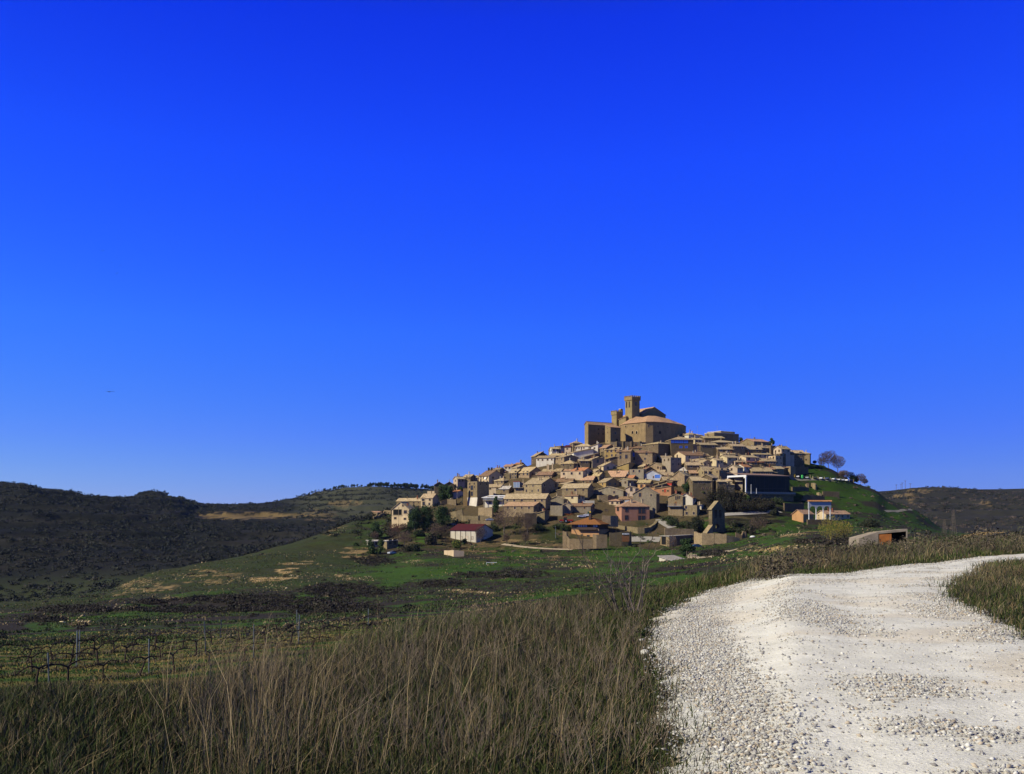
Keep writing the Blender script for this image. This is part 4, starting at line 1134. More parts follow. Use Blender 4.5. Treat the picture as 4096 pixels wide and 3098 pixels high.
parapet(st_['o'], st_['a'], st_['b'], st_['H'], 1.6, 3, 0.45, 0.4)
tur = block(church, 'stair_turret', 'A', 898, 428, 28, 38, 250, 'flat', 0, M_ASH, None, 640, down=4, amin=2, bmin=2)
nave = block(church, 'nave', 'A', 1282, 507, 300, 452, 120, 'gl', 128, M_ASH, M_CTILE, 632, theta=61, down=4)
bod = block(church, 'side_chapel', 'A', 988, 560, 112, 60, 120, 'lr', 45, M_ASH, M_CTILE, 630, theta=40, down=4)
lw = block(church, 'west_range', 'A', 322, 692, 30, 500, 370, 'gr', 48, M_ASH, M_CTILE, 617, theta=58, down=6, amin=4)
for x, y in ((515, 775), (605, 770), (515, 855), (602, 855)): winpx(lw, 'R', x-13, x+13, y-16, y+16)
pj = block(church, 'buttress_range', 'A', 716, 746, 82, 195, 300, 'hr', 52, M_ASH, M_CTILE, 603, theta=56, down=6)
winpx(pj, 'R', 795, 820, 762, 785); winpx(pj, 'R', 795, 820, 830, 868); winpx(pj, 'R', 825, 855, 965, 1000, W_ARCHS, 'arched_window')
for y in (768, 838, 990): winpx(pj, 'L', 668, 676, y-9, y+9)
# apse: a many-sided drum with a lean-to roof
zt = 0.1634*(HY-(1540+655/4.424))-(church.location.z-0)*1.0
drum = [(870,640),(893,626),(962,616),(1338,602),(1470,602.5),(1662,607),(1832,614),(1990,624),(2052,637)]
pts = [((2280+x/4.424-HX)*Y/F-church.location.x, Y-church.location.y) for x, Y in drum]
inner_px = [(1000,645,640),(1090,590,632),(1170,562,629),(1290,574,627),(1385,548,626),(1520,552,627),(1740,602,633),(1890,660,640),(2000,700,646)]
m = MB(); zb = -12.0
for i in range(len(pts)-1):
    p, q = pts[i], pts[i+1]
    m.poly(((p[0],p[1],zb),(q[0],q[1],zb),(q[0],q[1],zt),(p[0],p[1],zt)))
apse = m.build('apse', M_ASH, church)
m = MB()
inn = [((2280+x/4.424-HX)*Y/F-church.location.x, Y-church.location.y, (HY-(1540+y/4.424))*Y/F-church.location.z) for x, y, Y in inner_px]
cen = (sum(p[0] for p in pts)/len(pts), pts[0][1]+4)
for i in range(len(pts)-1):
    o0, o1 = [(p[0]+(p[0]-cen[0])*.012, p[1]+(p[1]-cen[1])*.02, zt-.12) for p in (pts[i], pts[i+1])]
    m.poly((o0, o1, inn[i+1], inn[i]))
    m.poly(((o0[0],o0[1],o0[2]-.3),(o1[0],o1[1],o1[2]-.3), o1, o0))
    m.poly((pts[i]+(zt-.4,), pts[i+1]+(zt-.4,), (o1[0],o1[1],o1[2]-.3), (o0[0],o0[1],o0[2]-.3)))
m.build('roof', M_CTILE, apse)
def drum_win(i, t, y0, mesh, name):
    p, q = pts[i], pts[i+1]
    X = p[0]+(q[0]-p[0])*t; Yy = p[1]+(q[1]-p[1])*t
    z = (HY-(1540+y0/4.424))*(Yy+church.location.y)/F-church.location.z
    o = bpy.data.objects.new(name, mesh)
    o.rotation_euler = (0, 0, math.atan2(q[1]-p[1], q[0]-p[0]))
    o.location = (X+0.003*(q[1]-p[1])/math.hypot(q[0]-p[0], q[1]-p[1]), Yy-0.003, z); link(o, apse)
for i, t, y0, me, nm in ((2,.06,752,WIN['b'],'window'),(2,.41,745,WIN['b'],'window'),(2,.39,868,W_ARCH,'arched_window'),(2,.585,868,W_ARCH,'arched_window'),
                         (3,.38,742,WIN['b'],'window'),(4,.45,752,WIN['b'],'window'),(4,.63,868,W_ARCHS,'arched_window'),(5,.4,770,WIN['b'],'window')):
    drum_win(i, t, y0, me, nm)

# --- walls that follow the ground
def wall_line(name, pts, thick, mat, label, cat='wall', group=None, rough=0.0, y0=110, Y=None, parent=None, cap=None, deep=2.0):
    """pts: (column, top row, bottom row); the wall stands where the bottom row meets the ground"""
    P = []
    for x, yt, yb in pts:
        if Y is None:
            p = seen_at(x, yb, y0, 760)
            yy = p.y if p else float(np.interp(x, _kx, _kY[:, 8]))
        else: yy = Y if not isinstance(Y, (list, tuple)) else Y[len(P)]
        P.append(((x-HX)*yy/F, yy, (HY-yb)*yy/F, (HY-yt)*yy/F))
    R = []
    for i in range(len(P)-1):
        n = max(1, int(math.hypot(P[i+1][0]-P[i][0], P[i+1][1]-P[i][1])/0.9)) if rough else 1
        for j in range(n):
            t = j/n; R.append([P[i][c]*(1-t)+P[i+1][c]*t for c in range(4)])
    R.append(list(P[-1]))
    if rough:
        for q in R: q[3] += rnd.uniform(-rough, rough)
    c0 = R[len(R)//2]; o3 = (c0[0], c0[1], c0[2])
    m = MB()
    F_ = [(q[0]-o3[0], q[1]-o3[1]) for q in R]
    B_ = []
    for i in range(len(R)):
        a, b = F_[max(i-1, 0)], F_[min(i+1, len(R)-1)]
        dx, dy = b[0]-a[0], b[1]-a[1]; L = math.hypot(dx, dy)+1e-6
        nx, ny = -dy/L, dx/L
        B_.append((F_[i][0]+nx*thick, F_[i][1]+ny*thick))
    for i in range(len(R)-1):
        z0, z1 = R[i][2]-o3[2]-deep, R[i+1][2]-o3[2]-deep; t0, t1 = R[i][3]-o3[2], R[i+1][3]-o3[2]
        f0, f1, b0, b1 = F_[i], F_[i+1], B_[i], B_[i+1]
        m.poly(((*f0,z0),(*f1,z1),(*f1,t1),(*f0,t0))); m.poly(((*b1,z1),(*b0,z0),(*b0,t0),(*b1,t1)))
        m.poly(((*f0,t0),(*f1,t1),(*b1,t1),(*b0,t0)))
    m.poly(((*F_[0],R[0][2]-o3[2]-deep),(*F_[0],R[0][3]-o3[2]),(*B_[0],R[0][3]-o3[2]),(*B_[0],R[0][2]-o3[2]-deep)))
    m.poly(((*F_[-1],R[-1][2]-o3[2]-deep),(*B_[-1],R[-1][2]-o3[2]-deep),(*B_[-1],R[-1][3]-o3[2]),(*F_[-1],R[-1][3]-o3[2])))
    o = m.build(name, mat, parent)
    o.location = o3
    tag(o, label, cat, group, 'thing')
    return o
def WL(crop, name, pts, thick, mat, label, **kw):
    return wall_line(name, [(cpx(crop, x, 0)[0], cpx(crop, 0, a)[1], cpx(crop, 0, b)[1]) for x, a, b in pts], thick, mat, label, **kw)
S_, D_ = WALL['s'], WALL['d']
WL('A','terrace_wall',[(725,1010,1085),(830,1012,1095),(940,1010,1090),(1090,1008,1080),(1240,1012,1075),(1345,1018,1075)],1.2,S_,'buttressed terrace wall along the foot of the church',Y=[590,590,591,592,593,595])
for i, x in enumerate((828, 942, 1090, 1238)):
    o = block(empty('buttress', onland(2280+x/4.424, 589, False), 0, None), 'x', 'A', x, 1005, 8, 10, 80, 'hl', 10, D_, D_, 588.0, amin=1.2, bmin=1.6, ov=.05)
    rt = o['o'].parent; o['o'].parent = None; o['o'].name = 'buttress'; o['o'].location = o['o'].location+rt.location
    bpy.data.objects.remove(rt)
    for c in list(o['o'].children): bpy.data.objects.remove(c)
    o['o'].name = 'buttress'; tag(o['o'], 'dark stone buttress propping the church terrace wall', 'buttress', 'buttresses of the church terrace')
fort = block(empty('fort_block', onland(2680+780/4.424, 615, False), 0, 'flat-topped dark stone fortress block on the skyline beyond the church', 'building'), 'wall', 'B', 782, 228, 130, 520, 170, 'flat', 0, S_, None, 612, theta=57, down=6)
fr = fort['o'].parent
block(fr, 'upper_storey', 'B', 902, 199, 190, 295, 60, 'flat', 0, S_, None, 622, theta=55, down=3)

# --- tower-like stone house with a white buttressed foot
th_ = house('D4', 'D', 480, 652, 180, 205, 430, 'flat', 5, 's', 'e', '-', '-', 0, 'tall tower-like stone house with a white battered foot and dark side', theta=44)
i = hinfo('D4', 480, 652, 180, 205, 4.424)
for x0, x1, y0, y1 in ((330,350,725,765),(360,408,718,798),(425,443,728,765),(362,405,825,905)): winpx(i, 'L', x0, x1, y0, y1)
m = MB(); zc = i['H']-280/4.424*i['k']; q = .9*i['k']*3
m.prism([(-1.6,-.4),(0,-.4),(0,i['a']*.98),(-1.6,i['a']*.98)], -4, 0)
for v in range(len(m.v)):
    x, y, z = m.v[v]
    if z > -3: m.v[v] = (-.12 if x < -1 else x, y, zc)
ft = m.build('battered_foot', WALL['w'], i['root'])
add_window(i['root'], 'L', i['a']*.38, zc-2.6, 0, 0, 'c')
WL('D','terrace_wall',[(232,780,1080),(262,770,1075),(305,775,1060)],1.0,WALL['y'],'ochre wall pier beside the tower-like stone house',Y=[HOUSES['D4']['Y']+3]*3)

# --- white canopied terrace house
r9 = house('D9', 'D', 958, 985, 350, 110, 95, 'flat', 5, 'w', 'h', '-', '-', 0, 'white terrace house under a flat white canopy with a railed balcony', theta=24)
i = hinfo('D9', 958, 985, 350, 110, 4.424)
for x0, x1 in ((660,700),(715,760),(790,840),(880,945)): winpx(i, 'L', x0, x1, 915-0, 985-2)
a, b, H, k = i['a'], i['b'], i['H'], i['k']
m = MB(); zc = H+82/4.424*k
m.slab([(-2.2,-1,zc-.9),(b,-1,zc+.5),(b,a+1,zc+.5),(-2.2,a+1,zc-.9)], .18); m.build('canopy', ROOF['h'], i['root'])
m = MB(); m.box(.4, b, 0.05, a-.05, H+.1, zc-.2); m.build('upper_storey', WALL['w'], i['root'])
for x0, x1 in ((640,690),(720,760),(800,850)):
    o = winpx(i, 'L', x0, x1, 915, 968, frame=M_WHITE); o.location.x = .39
m = MB()
for j in range(24): m.box(-2.1, -2.05, a*j/23-.02, a*j/23+.02, H+.1, H+1.1)
m.box(-2.12, -2.03, -.1, a, H+1.1, H+1.18); m.box(-2.12, -2.03, -.1, a, H+.55, H+.6); m.build('railing', M_WHITE, i['root'])
m = MB(); m.box(-2.2, 0, -.2, a+.2, H-.12, H+.1)
for y in (.3, a/2, a-.3): m.box(-2.1, -1.85, y-.12, y+.12, -3, H-.13)
m.build('balcony', M_CONC, i['root'])

# --- bay window, dish and blue balcony on houses already standing
i = hinfo('D14', 1315, 665, 178, 40, 4.424)
bay = MB(); z = i['H']-90/4.424*i['k']
bay.box(-1.3, -.01, i['a']*.38, i['a']*.98, z, z+3.2, 1); bay.box(-1.45, 0, i['a']*.34, i['a']*1.02, z+3.21, z+3.5, 0); bay.box(-1.7, 0, i['a']*.0, i['a']*1.05, z-.25, z-.01, 2)
for j in range(5): bay.box(-1.36, -1.3, i['a']*(.38+.15*j)-.06, i['a']*(.38+.15*j)+.06, z, z+3.2, 3)
bay.build('bay_window', [plain_mat('dark_red_paint', (.16,.02,.015)), plain_mat('sky_lit_glass', (.13,.18,.26), .1, .5), M_CONC, M_WHITE], i['root'])
i = hinfo('D5', 688, 540, 180, 252, 4.424)
m = MB(); m.lathe([(.05,0),(.35,.06),(.62,.2),(.7,.32)], 14); ds = m.build('satellite_dish', M_WHITE, i['root']); ds.location = (-.5, i['a']*.3, i['H']-1.9); ds.rotation_euler = (0, -1.2, .3)
for yy in (.45, .75):
    c = chimney_mb(0, 1.6, .9, .7).build('chimney', M_BLACK, i['roofo']); c.location = (i['b']*.5, i['a']*yy, i['H']+i['r']-.2)
i = hinfo('A8', 1457, 1192, 387, 142, 4.424)
bb = MB(); z = i['H']-72/4.424*i['k']
y0, y1 = i['a']*.71, i['a']*.98
bb.box(-1.4, -.01, y0, y1, z, z+2.3, 1); bb.box(-1.6, 0, y0-.2, y1+.2, z-.3, z-.01, 0)
for j in range(4): bb.box(-1.45, -1.4, y0+(y1-y0)*j/3-.06, y0+(y1-y0)*j/3+.06, z, z+2.3, 0)
bb.build('glazed_balcony', [M_CONC, M_BLUEGLASS], i['root'])
i = hinfo('B3', 20, 345, 30, 372, 4.424)
for x0, x1 in ((20,75),(80,150),(155,225),(232,305)): winpx(i, 'R', x0, x1, 348, 412, pane=M_BLUEGLASS, frame=M_DKWOOD)
for x0, x1 in ((155,210),(250,300)): winpx(i, 'R', x0, x1, 458, 502, pane=M_BLUEGLASS)
i = hinfo('J1', 637, 292, 490, 40, 7.3733)
o = winpx(i, 'L', 458, 600, 285, 395, name='garage_door', frame=M_WHITE, pane=plain_mat('blue_shutter', (.05,.13,.42), .6, .3), bar=False)
i = hinfo('J3', 917, 618, 432, 40, 7.3733)
winpx(i, 'L', 738, 785, 712, 812, name='door', frame=WALL['o'], pane=plain_mat('red_door', (.3,.03,.02)), bar=False)
i = hinfo('G1', 490, 382, 240, 62, 4.424)
winpx(i, 'L', 395, 445, 378, 430); winpx(i, 'L', 358, 390, 475, 545, name='door', pane=M_WOOD, bar=False)
m = MB(); z = i['H']-170/4.424*i['k']; m.box(-1.6, -.01, .3, i['a'], z-.2, z)
for j in range(14): m.box(-1.58, -1.54, .3+(i['a']-.4)*j/13, .34+(i['a']-.4)*j/13, z, z+1)
m.box(-1.6, -1.52, .3, i['a'], z+1, z+1.05); m.build('balcony', M_METAL, i['root'])
c = chimney_mb(0, 2.0, 1.0, 1.0).build('chimney', M_BRICK, i['roofo']); c.location = (i['b']*.3, i['a']*.52, i['H']+i['r']-.2)
c = chimney_mb(0, 1.8, .8, .8).build('chimney', M_BRICK, HOUSES['G2']['roofo']); c.location = (HOUSES['G2']['b']*.2, HOUSES['G2']['a']*.8, HOUSES['G2']['H']+.3)
i = HOUSES['I17']
for yy, hh in ((.78, 3.2), (.72, 3.0), (.5, 3.6)):
    c = chimney_mb(0, hh, .6, .6).build('chimney', M_CHIM, i['roofo']); c.location = (i['b']*.3, i['a']*yy, i['H']+i['r']*.5)
i = HOUSES['I18']; m = MB(); m.tube((0,0,-.5),(0,0,3.6),.14,.14,8); c = m.build('stove_pipe', M_BLACK, i['roofo']); c.location = (i['b']*.2, i['a']*.42, i['H']+.4)
i = HOUSES['I20']; p0 = i['root'].matrix_basis @ Vector((i['b']*.35, i['a']*.3, i['H']+.1))
m = MB(); m.tube((0,0,0),(0,0,4.2),.05,.05,6); ps = empty('parasol', p0, 0, 'folded dark parasol standing on a house terrace', 'parasol'); m.build('pole', M_METAL, ps)
m = MB(); m.lathe([(.75,.9),(.55,2.2),(.35,3.3),(.08,4.1)], 9); m.build('folded_canopy', M_DKWOOD, ps)
i = HOUSES['J8']; p0 = i['root'].matrix_basis @ Vector((-.05, .9, i['H']-4.6))
m = MB()
for j in range(6):
    for kk in range(5):
        f = lambda u, v: (.10*math.sin(u*2.1)+.05*math.sin(v*3), u*.42, v*.8)
        m.poly((f(j,kk), f(j,kk+1), f(j+1,kk+1), f(j+1,kk)))
cl = m.build('hanging_cloth', M_WHITE); cl.location = p0; cl.rotation_euler = (0, 0, i['root'].rotation_euler.z); cl.location.x -= .6; tag(cl, 'white cloth hung at a house corner above the dark pine', 'cloth')
sol = cl.modifiers.new('thickness', 'SOLIDIFY'); sol.thickness = .03

# --- cream gabled villa at the lower edge of the village
house('F1', 'F', 690, 605, 322, 95, 330, 'gr', 140, 'c', 't', '-', '-', 1, 'cream gabled villa with a recessed terrace and pale lower storey behind bare bushes')
i = hinfo('F1', 690, 605, 322, 95, 4.424)
winpx(i, 'L', 595, 650, 630, 685); winpx(i, 'L', 415, 455, 752, 785); winpx(i, 'L', 597, 637, 765, 795); winpx(i, 'L', 565, 590, 525, 560)
winpx(i, 'L', 395, 555, 612, 712, name='terrace_recess', frame=WALL['c'], pane=M_DARK, bar=False)
m = MB(); m.tube((-.12, i['a']*.6, -3), (-.12, i['a']*.6, i['H']+1), .09, .09, 6)
m.box(-.25, -.16, i['a']*.36, i['a']*1.0, i['H']-125/4.424*i['k'], i['H']-118/4.424*i['k']); m.build('drainpipe', M_CHIM, i['root'])
m = MB(); z = i['H']-118/4.424*i['k']
m.box(-.13, -.004, 0, i['a'], -3, z); m.build('lower_storey', wall_mat('pale_cream_plaster', (.55,.44,.25), .08, .5, False, (1,1)), i['root'])
for x0, x1, y0, y1 in ((415,455,752,785),(597,637,765,795)):
    o = winpx(i, 'L', x0, x1, y0, y1); o.location.x = -.134

# --- pink house with a hipped roof
house('E9', 'E', 1047, 818, 62, 505, 275, 'hip', 138, 'P', 'k', '-', '-', 0, 'pink house with a broad hipped roof and brown windows above the round wall', theta=81, amin=12)
i = hinfo('E9', 1047, 818, 62, 505, 4.424)
for x0, x1, y0, y1 in ((1112,1162,845,920),(1350,1402,855,950),(1416,1470,855,950),(1106,1162,985,1060),(1345,1402,990,1092),(1410,1472,990,1092)):
    winpx(i, 'R', x0, x1, y0, y1, frame=M_WOOD)
for x in (1012,): winpx(i, 'L', 1000, 1022, 840, 905, frame=M_WOOD)
for fx, fy in ((.42, .3), (.88, .55)):
    c = chimney_mb(0, 1.5, .9, .9).build('chimney', M_CHIM, i['roofo']); c.location = (i['b']*fx, i['a']*fy, i['H']+i['r']*.6)
WL('E','terrace_wall',[(1100,1085,1150),(1250,1088,1165),(1400,1100,1185),(1560,1125,1200)],2.0,D_,'rough rock base beneath the pink house',rough=.35,Y=[482,480,480,482])
WL('E','retaining_wall',[(905,1145,1300),(960,1160,1330),(1120,1175,1345),(1230,1190,1375),(1330,1200,1385),(1450,1205,1385),(1560,1190,1370),(1640,1140,1330),(1705,1060,1250)],1.4,S_,'curved stone retaining wall round the foot of the pink house',rough=.12,deep=3,Y=[474,470,466,463,461,461,464,470,480])

# --- house with the russet roof
house('E11', 'E', 645, 1240, 470, 215, 150, 'flat', 5, 'o', 'B', '-', '-', 0, 'chalet-like house with a wide russet roof, dark glazed upper floor and orange ground floor', theta=28)
i = hinfo('E11', 645, 1240, 470, 215, 4.424); a, b, H, k, rt = i['a'], i['b'], i['H'], i['k'], i['root']
up = 125/4.424*k
m = MB(); m.prism([(.15,.15),(b-.15,.15),(b-.15,a-.15),(.15,a-.15)], H+.14, H+up)
us = m.build('upper_storey', M_DKWOOD, rt)
ro = roof_mb('hip', a, b, H+up, min(95/4.424*k, 4.0), 1.7).build('roof', ROOF['B'], rt)
c = chimney_mb(0, 2.6, 1.3, 1.1).build('chimney', M_DKWOOD, ro); c.location = (b*.3, a*.42, H+up+2.0)
m = MB(); m.box(-.35,.35,-.3,.3,0,.6); cp = m.build('chimney_cap', plain_mat('yellow_pot', (.6,.36,.02)), c); cp.location = (0,0,3.0)
for x0, x1, lit in ((210,245,0),(250,282,0),(290,325,1),(330,362,1),(370,405,1),(408,442,1),(500,535,0),(545,580,1),(582,618,1)):
    o = winpx(i, 'L', x0, x1, 1135, 1190, frame=M_BLACK, pane=plain_mat('blind' if lit else 'pane', (.62,.65,.7) if lit else (.05,.05,.06), .4, .4), bar=False)
    o.location.x = .146
m = MB(); m.box(-1.8, .14, a*.05, a*.75, H+.02, H+.25); m.box(-1.8, -1.7, a*.05, a*.75, H+.26, H+1.2); m.build('balcony', M_DKWOOD, rt)
for x0, x1, y0, y1 in ((440,488,1335,1380),(335,372,1325,1390)): winpx(i, 'L', x0, x1, y0, y1, bar=False)
for x0, x1 in ((218,248),(258,290)): winpx(i, 'L', x0, x1, 1350, 1395, name='door', pane=M_METAL, bar=False)
WL('E','boundary_wall',[(2,1262,1518),(70,1285,1516),(75,1340,1514),(125,1400,1512),(300,1405,1506),(530,1395,1500),(535,1320,1498),(600,1325,1495),(700,1320,1490),(790,1330,1482)],1.0,S_,'tall stone boundary wall in front of the russet-roofed house',rough=.12,Y=[436,435,435,434,432,431,431,430,430,430])
gw = WL('E','gate_wall',[(832,1290,1440),(900,1295,1450),(1040,1280,1450),(1045,1275,1450),(1200,1280,1440),(1222,1285,1440)],.9,D_,'stone gateway wall with a wide brown gate and white sign',Y=[440,440,440,440,441,442])
gx = lambda x, Y=439.6: (2250+x/4.424-HX)*Y/F-gw.location.x
gzz = lambda y, Y=439.6: (HY-(1840+y/4.424))*Y/F-gw.location.z
m = MB(); m.box(gx(1050), gx(1178), 439.2-gw.location.y, 439.5-gw.location.y, gzz(1448), gzz(1335)); m.build('gate', M_WOOD, gw)
m = MB(); m.box(gx(1055), gx(1175), 438.9-gw.location.y, 439.1-gw.location.y, gzz(1325), gzz(1300)); sg = m.build('sign', M_WHITE, gw)
def sign_text(body, size, loc, parent, mat, rot=(math.pi/2, 0, 0), name='lettering'):
    cu = bpy.data.curves.new(name, 'FONT'); cu.body = body; cu.size = size; cu.align_x = 'CENTER'; cu.align_y = 'CENTER'; cu.extrude = .01
    o = bpy.data.objects.new(name, cu); o.location = loc; o.rotation_euler = rot; cu.materials.append(mat); return link(o, parent)
m = MB()
for j in range(9):      # unreadable dark strokes, as the photograph shows them
    if j == 4: continue
    x = gx(1065+12*j); m.box(x, x+.22, 438.86-gw.location.y, 438.9-gw.location.y, gzz(1318), gzz(1307))
m.build('lettering', M_BLACK, sg)

# --- terraces, rough walls and ruins in the village
WL('E','terrace_wall',[(612,640,900),(640,632,930),(800,628,935),(990,635,920)],9,S_,'rocky terrace wall below the wide gabled stone house',rough=.5,Y=[HOUSES['E6']['Y']-q for q in (2,6,6,3)])
WL('E','garden_wall',[(355,718,780),(565,722,785)],.5,WALL['w'],'white garden wall in front of the broad stone house')
WL('E','garden_wall',[(700,985,1095),(850,990,1110),(985,1000,1120)],.8,S_,'stone wall along the lane behind the russet-roofed house',rough=.1,Y=[462,462,464])
WL('D','terrace_wall',[(498,1110,1275),(600,1112,1290),(745,1120,1290)],1.2,S_,'stone terrace wall under the white canopied house',rough=.1)
WL('D','terrace_wall',[(0,1200,1340),(110,1170,1350),(215,1140,1350),(222,1255,1352),(500,1265,1350),(520,1240,1345),(690,1270,1330)],1.0,S_,'long stone terrace wall with a dark sunken yard above the red-roofed shed',rough=.12)
WL('D','garden_wall',[(358,1335,1425),(520,1340,1425),(720,1350,1420)],.8,S_,'low stone wall above the red-roofed shed',rough=.08)
WL('F','garden_wall',[(1185,500,545),(1260,470,540),(1365,425,520),(1370,430,520),(1520,440,545)],.6,D_,'stone garden wall climbing beneath the upper pine',rough=.05)
WL('F','garden_wall',[(245,625,700),(372,632,700)],.5,S_,'pale wall beside the cream gabled villa')
WL('F','ruined_wall',[(65,740,800),(160,720,770),(255,660,730)],.6,S_,'sloping ruined wall at the outer edge of the village',rough=.3)
WL('F','retaining_wall',[(1310,1340,1410),(1480,1335,1430),(1665,1350,1425)],.8,WALL['c'],'short pale concrete wall standing in the green field',rough=.1)
WL('C','terrace_wall',[(212,735,880),(272,735,885),(280,740,885),(590,745,860)],1.0,D_,'dark stone terrace wall below the lit stone tower house')
WL('C','terrace_wall',[(832,1180,1260),(850,1178,1270),(1140,1185,1290)],1.5,D_,'dark stone terrace wall in the green slope under the car park',rough=.15)
WL('C','terrace_wall',[(310,1100,1190),(520,1090,1180),(600,1120,1180)],1.2,D_,'shaded terrace wall beside the glass hall',rough=.1)
WL('C','rock',[(640,1045,1090),(670,1035,1125),(715,1045,1145)],1.5,S_,'upper tan rock outcrop in the green slope',cat='rock',rough=.5)
WL('C','rock',[(735,1190,1240),(780,1195,1265),(825,1215,1270)],1.5,S_,'lower tan rock outcrop next to the dark terrace wall',cat='rock',rough=.5)
wall_line('rock',[(3822,2172,2192),(3850,2156,2194),(3900,2153,2192),(3945,2150,2190),(3990,2143,2184),(4060,2146,2180)],1.5,plain_mat('ochre_rock',(.36,.24,.09),.95,.1,.35,1.5),'crumbling ochre bank above the far end of the gravel road','rock',rough=.28,Y=[64,63,62,62,63,64])
WL('C','rock',[(535,1045,1070),(565,1040,1110)],1.2,S_,'narrow tan rock outcrop nearest the glass hall',cat='rock',rough=.4)
WL('C','retaining_wall',[(500,1250,1360),(700,1245,1370),(880,1265,1370)],1.5,D_,'long shaded retaining wall above the arcaded house',rough=.1)
WL('C','retaining_wall',[(170,1385,1530),(330,1388,1535),(515,1390,1525)],1.2,D_,'grey retaining wall under the glass hall by the lane')
WL('B','retaining_wall',[(450,1080,1320),(640,1075,1325),(830,1090,1330)],1.5,D_,'tall shaded house wall over the dark trees',Y=[548,546,546])
WL('G','ruined_wall',[(690,1010,1150),(765,1040,1290),(830,1035,1310),(1040,1040,1310),(1050,1075,1310),(1060,1045,1310),(1260,1050,1310),(1270,1075,1312),(1400,1090,1320),(1500,1120,1330)],1.2,S_,'long ruined sandstone wall with a rounded breach beneath the bell gable',rough=.2,Y=[436,432,430,429,429,429,428,428,429,430])
WL('G','ruined_wall',[(1430,1020,1120),(1490,1040,1110),(1540,1060,1120),(1570,1005,1120),(1610,1010,1110),(1640,1060,1110)],1.0,D_,'broken grey wall stumps behind the long ruined wall',rough=.35,Y=[436,436,436,437,437,438])
WL('G','boundary_wall',[(170,955,1030),(180,945,1035),(400,950,1035),(690,960,1035)],.8,S_,'straight stone wall behind the open stone barn',Y=[440,440,441,442])

# --- open stone barn by the square
sh = house('G6', 'G', 250, 1085, 100, 460, 190, 'hl', 20, 's', 'e', '-', '-', 0, 'open stone barn with a pale sheet roof by the paved square', theta=64, amin=7)
i = hinfo('G6', 250, 1085, 100, 460, 4.424)
winpx(i, 'R', 258, 345, 1100, 1250, name='doorway', pane=WALL['c'], bar=False); winpx(i, 'R', 360, 690, 1095, 1270, name='doorway', pane=D_, bar=False); winpx(i, 'L', 165, 215, 1090, 1240, name='doorway', pane=M_DARK, bar=False)
# --- small grey shed and posts
house('G7', 'G', 300, 1510, 120, 180, 90, 'hr', 60, 'w', 'e', '-', '11', 0, 'small whitewashed shed with a grey sheet roof in front of the dark conifer', name='shed')
# --- sheds among the bushes at the outer edge
house('F8', 'F', 60, 1175, 50, 80, 95, 'hr', 14, 'w', 'e', '-', '21', 0, 'small white shed with windows among bushes, the nearer to the outer edge', name='shed', theta=50)
house('F8b', 'F', 300, 1170, 100, 180, 150, 'hl', 12, 's', 'e', '-', '21d', 0, 'flat-roofed stone shed behind a dark bush beside the white shed', name='shed', theta=55)
# --- red-roofed shed
house('D38', 'F', 1885, 978, 490, 280, 225, 'gl', 100, 'w', 'R', '-', '-', 0, 'long white-panelled shed with a dark red sheet roof and shaded gable', name='shed', theta=33)
i = hinfo('D38', 1885, 978, 490, 280, 4.424)
m = MB()
for j in range(6): y = i['a']*(.01+.195*j); m.box(-.14, -.004, y, y+.16, -3, i['H']-.05)
m.box(-.14, -.004, i['a']*.99, i['a']*1.0, -3, i['H']-.05); m.build('panel_post', M_DKWOOD, i['root'])
for x in (1605, 1710, 1808): winpx(i, 'L', x-14, x+14, 1095, 1145, pane=WALL['w'], frame=M_CHIM, bar=False)

# --- glass hall
cx_, cy_ = cpx('B', 1345, 1308); GHY = seen_at(cx_, cy_+14, 380, 700).y; k = GHY/F
th = math.radians(60); a = 230/4.424*k/math.cos(th); b = 820/4.424*k/math.sin(th)*1.13; H = 320/4.424*k
gh = empty('glass_hall', ((cx_-HX)*k, GHY, (HY-cy_)*k), math.pi/2-th, 'modern hall with a long dark glazed front, white portal frame and brown roof', 'building')
m = MB()
m.box(-.4, .3, -.3, .3, 0, H-.6); m.box(-.4, .3, a-.6, a, 0, H-.6); m.box(-.4, .5, -.5, a, H-.6, H+.35); m.box(-.4, .2, .5, 1.4, H-1.4, H-.6)
m.build('portal_frame', M_WHITE, gh)
m = MB(); m.slab([(-.6,-1.0,H+.45),(b+.8,-1.0,H+.45),(b+.8,a+.3,H+2.1),(-.6,a+.3,H+2.1)], .09); m.box(-.6+.01,b+.79,-.99,-.7,H-.1,H+.36); m.build('roof', plain_mat('brown_metal_roof', (.24,.15,.095), .7, .2, .1), gh)
m = MB(); m.box(.6, b, 0, .06, .3, H-.1); m.build('glass_front', plain_mat('dark_hall_glass', (.010,.011,.015), .5, .12), gh)
m = MB()
for j in range(11): x = .6+(b-.6)*j/10; m.box(x-.07, x+.07, -.12, -.002, .3, H-.1)
m.box(.6, b, -.1, -.003, 3.0, 3.12); m.build('mullion', M_BLACK, gh)
m = MB(); m.box(-2.5, b+1.5, -3.4, a, -.8, -.001); m.box(-.5, b+.5, -2.6, a-.2, -7.5, -.81); m.build('plinth', D_, gh)
m = MB(); m.box(-2.4, b+1.4, -3.35, -3.3, 0, 1.05)
for j in range(20): m.box(-2.4+(b+3.8)*j/19-.03, -2.4+(b+3.8)*j/19+.03, -3.4, -3.36, 0, 1.1)
m.build('railing', plain_mat('tinted_glass_rail', (.04,.06,.09), .2, .5), gh)
m = MB(); m.box(5, b, a-.6, a-.3, 0, H); m.box(b-.06, b, .07, a-.61, 0, H); m.box(5, 5.4, a*.55, a-.61, 0, H*.95); m.build('inner_wall', WALL['g'], gh)
m = MB(); m.box(.5, b, .07, a-.61, .02, .25); m.build('hall_floor', M_CONC, gh)
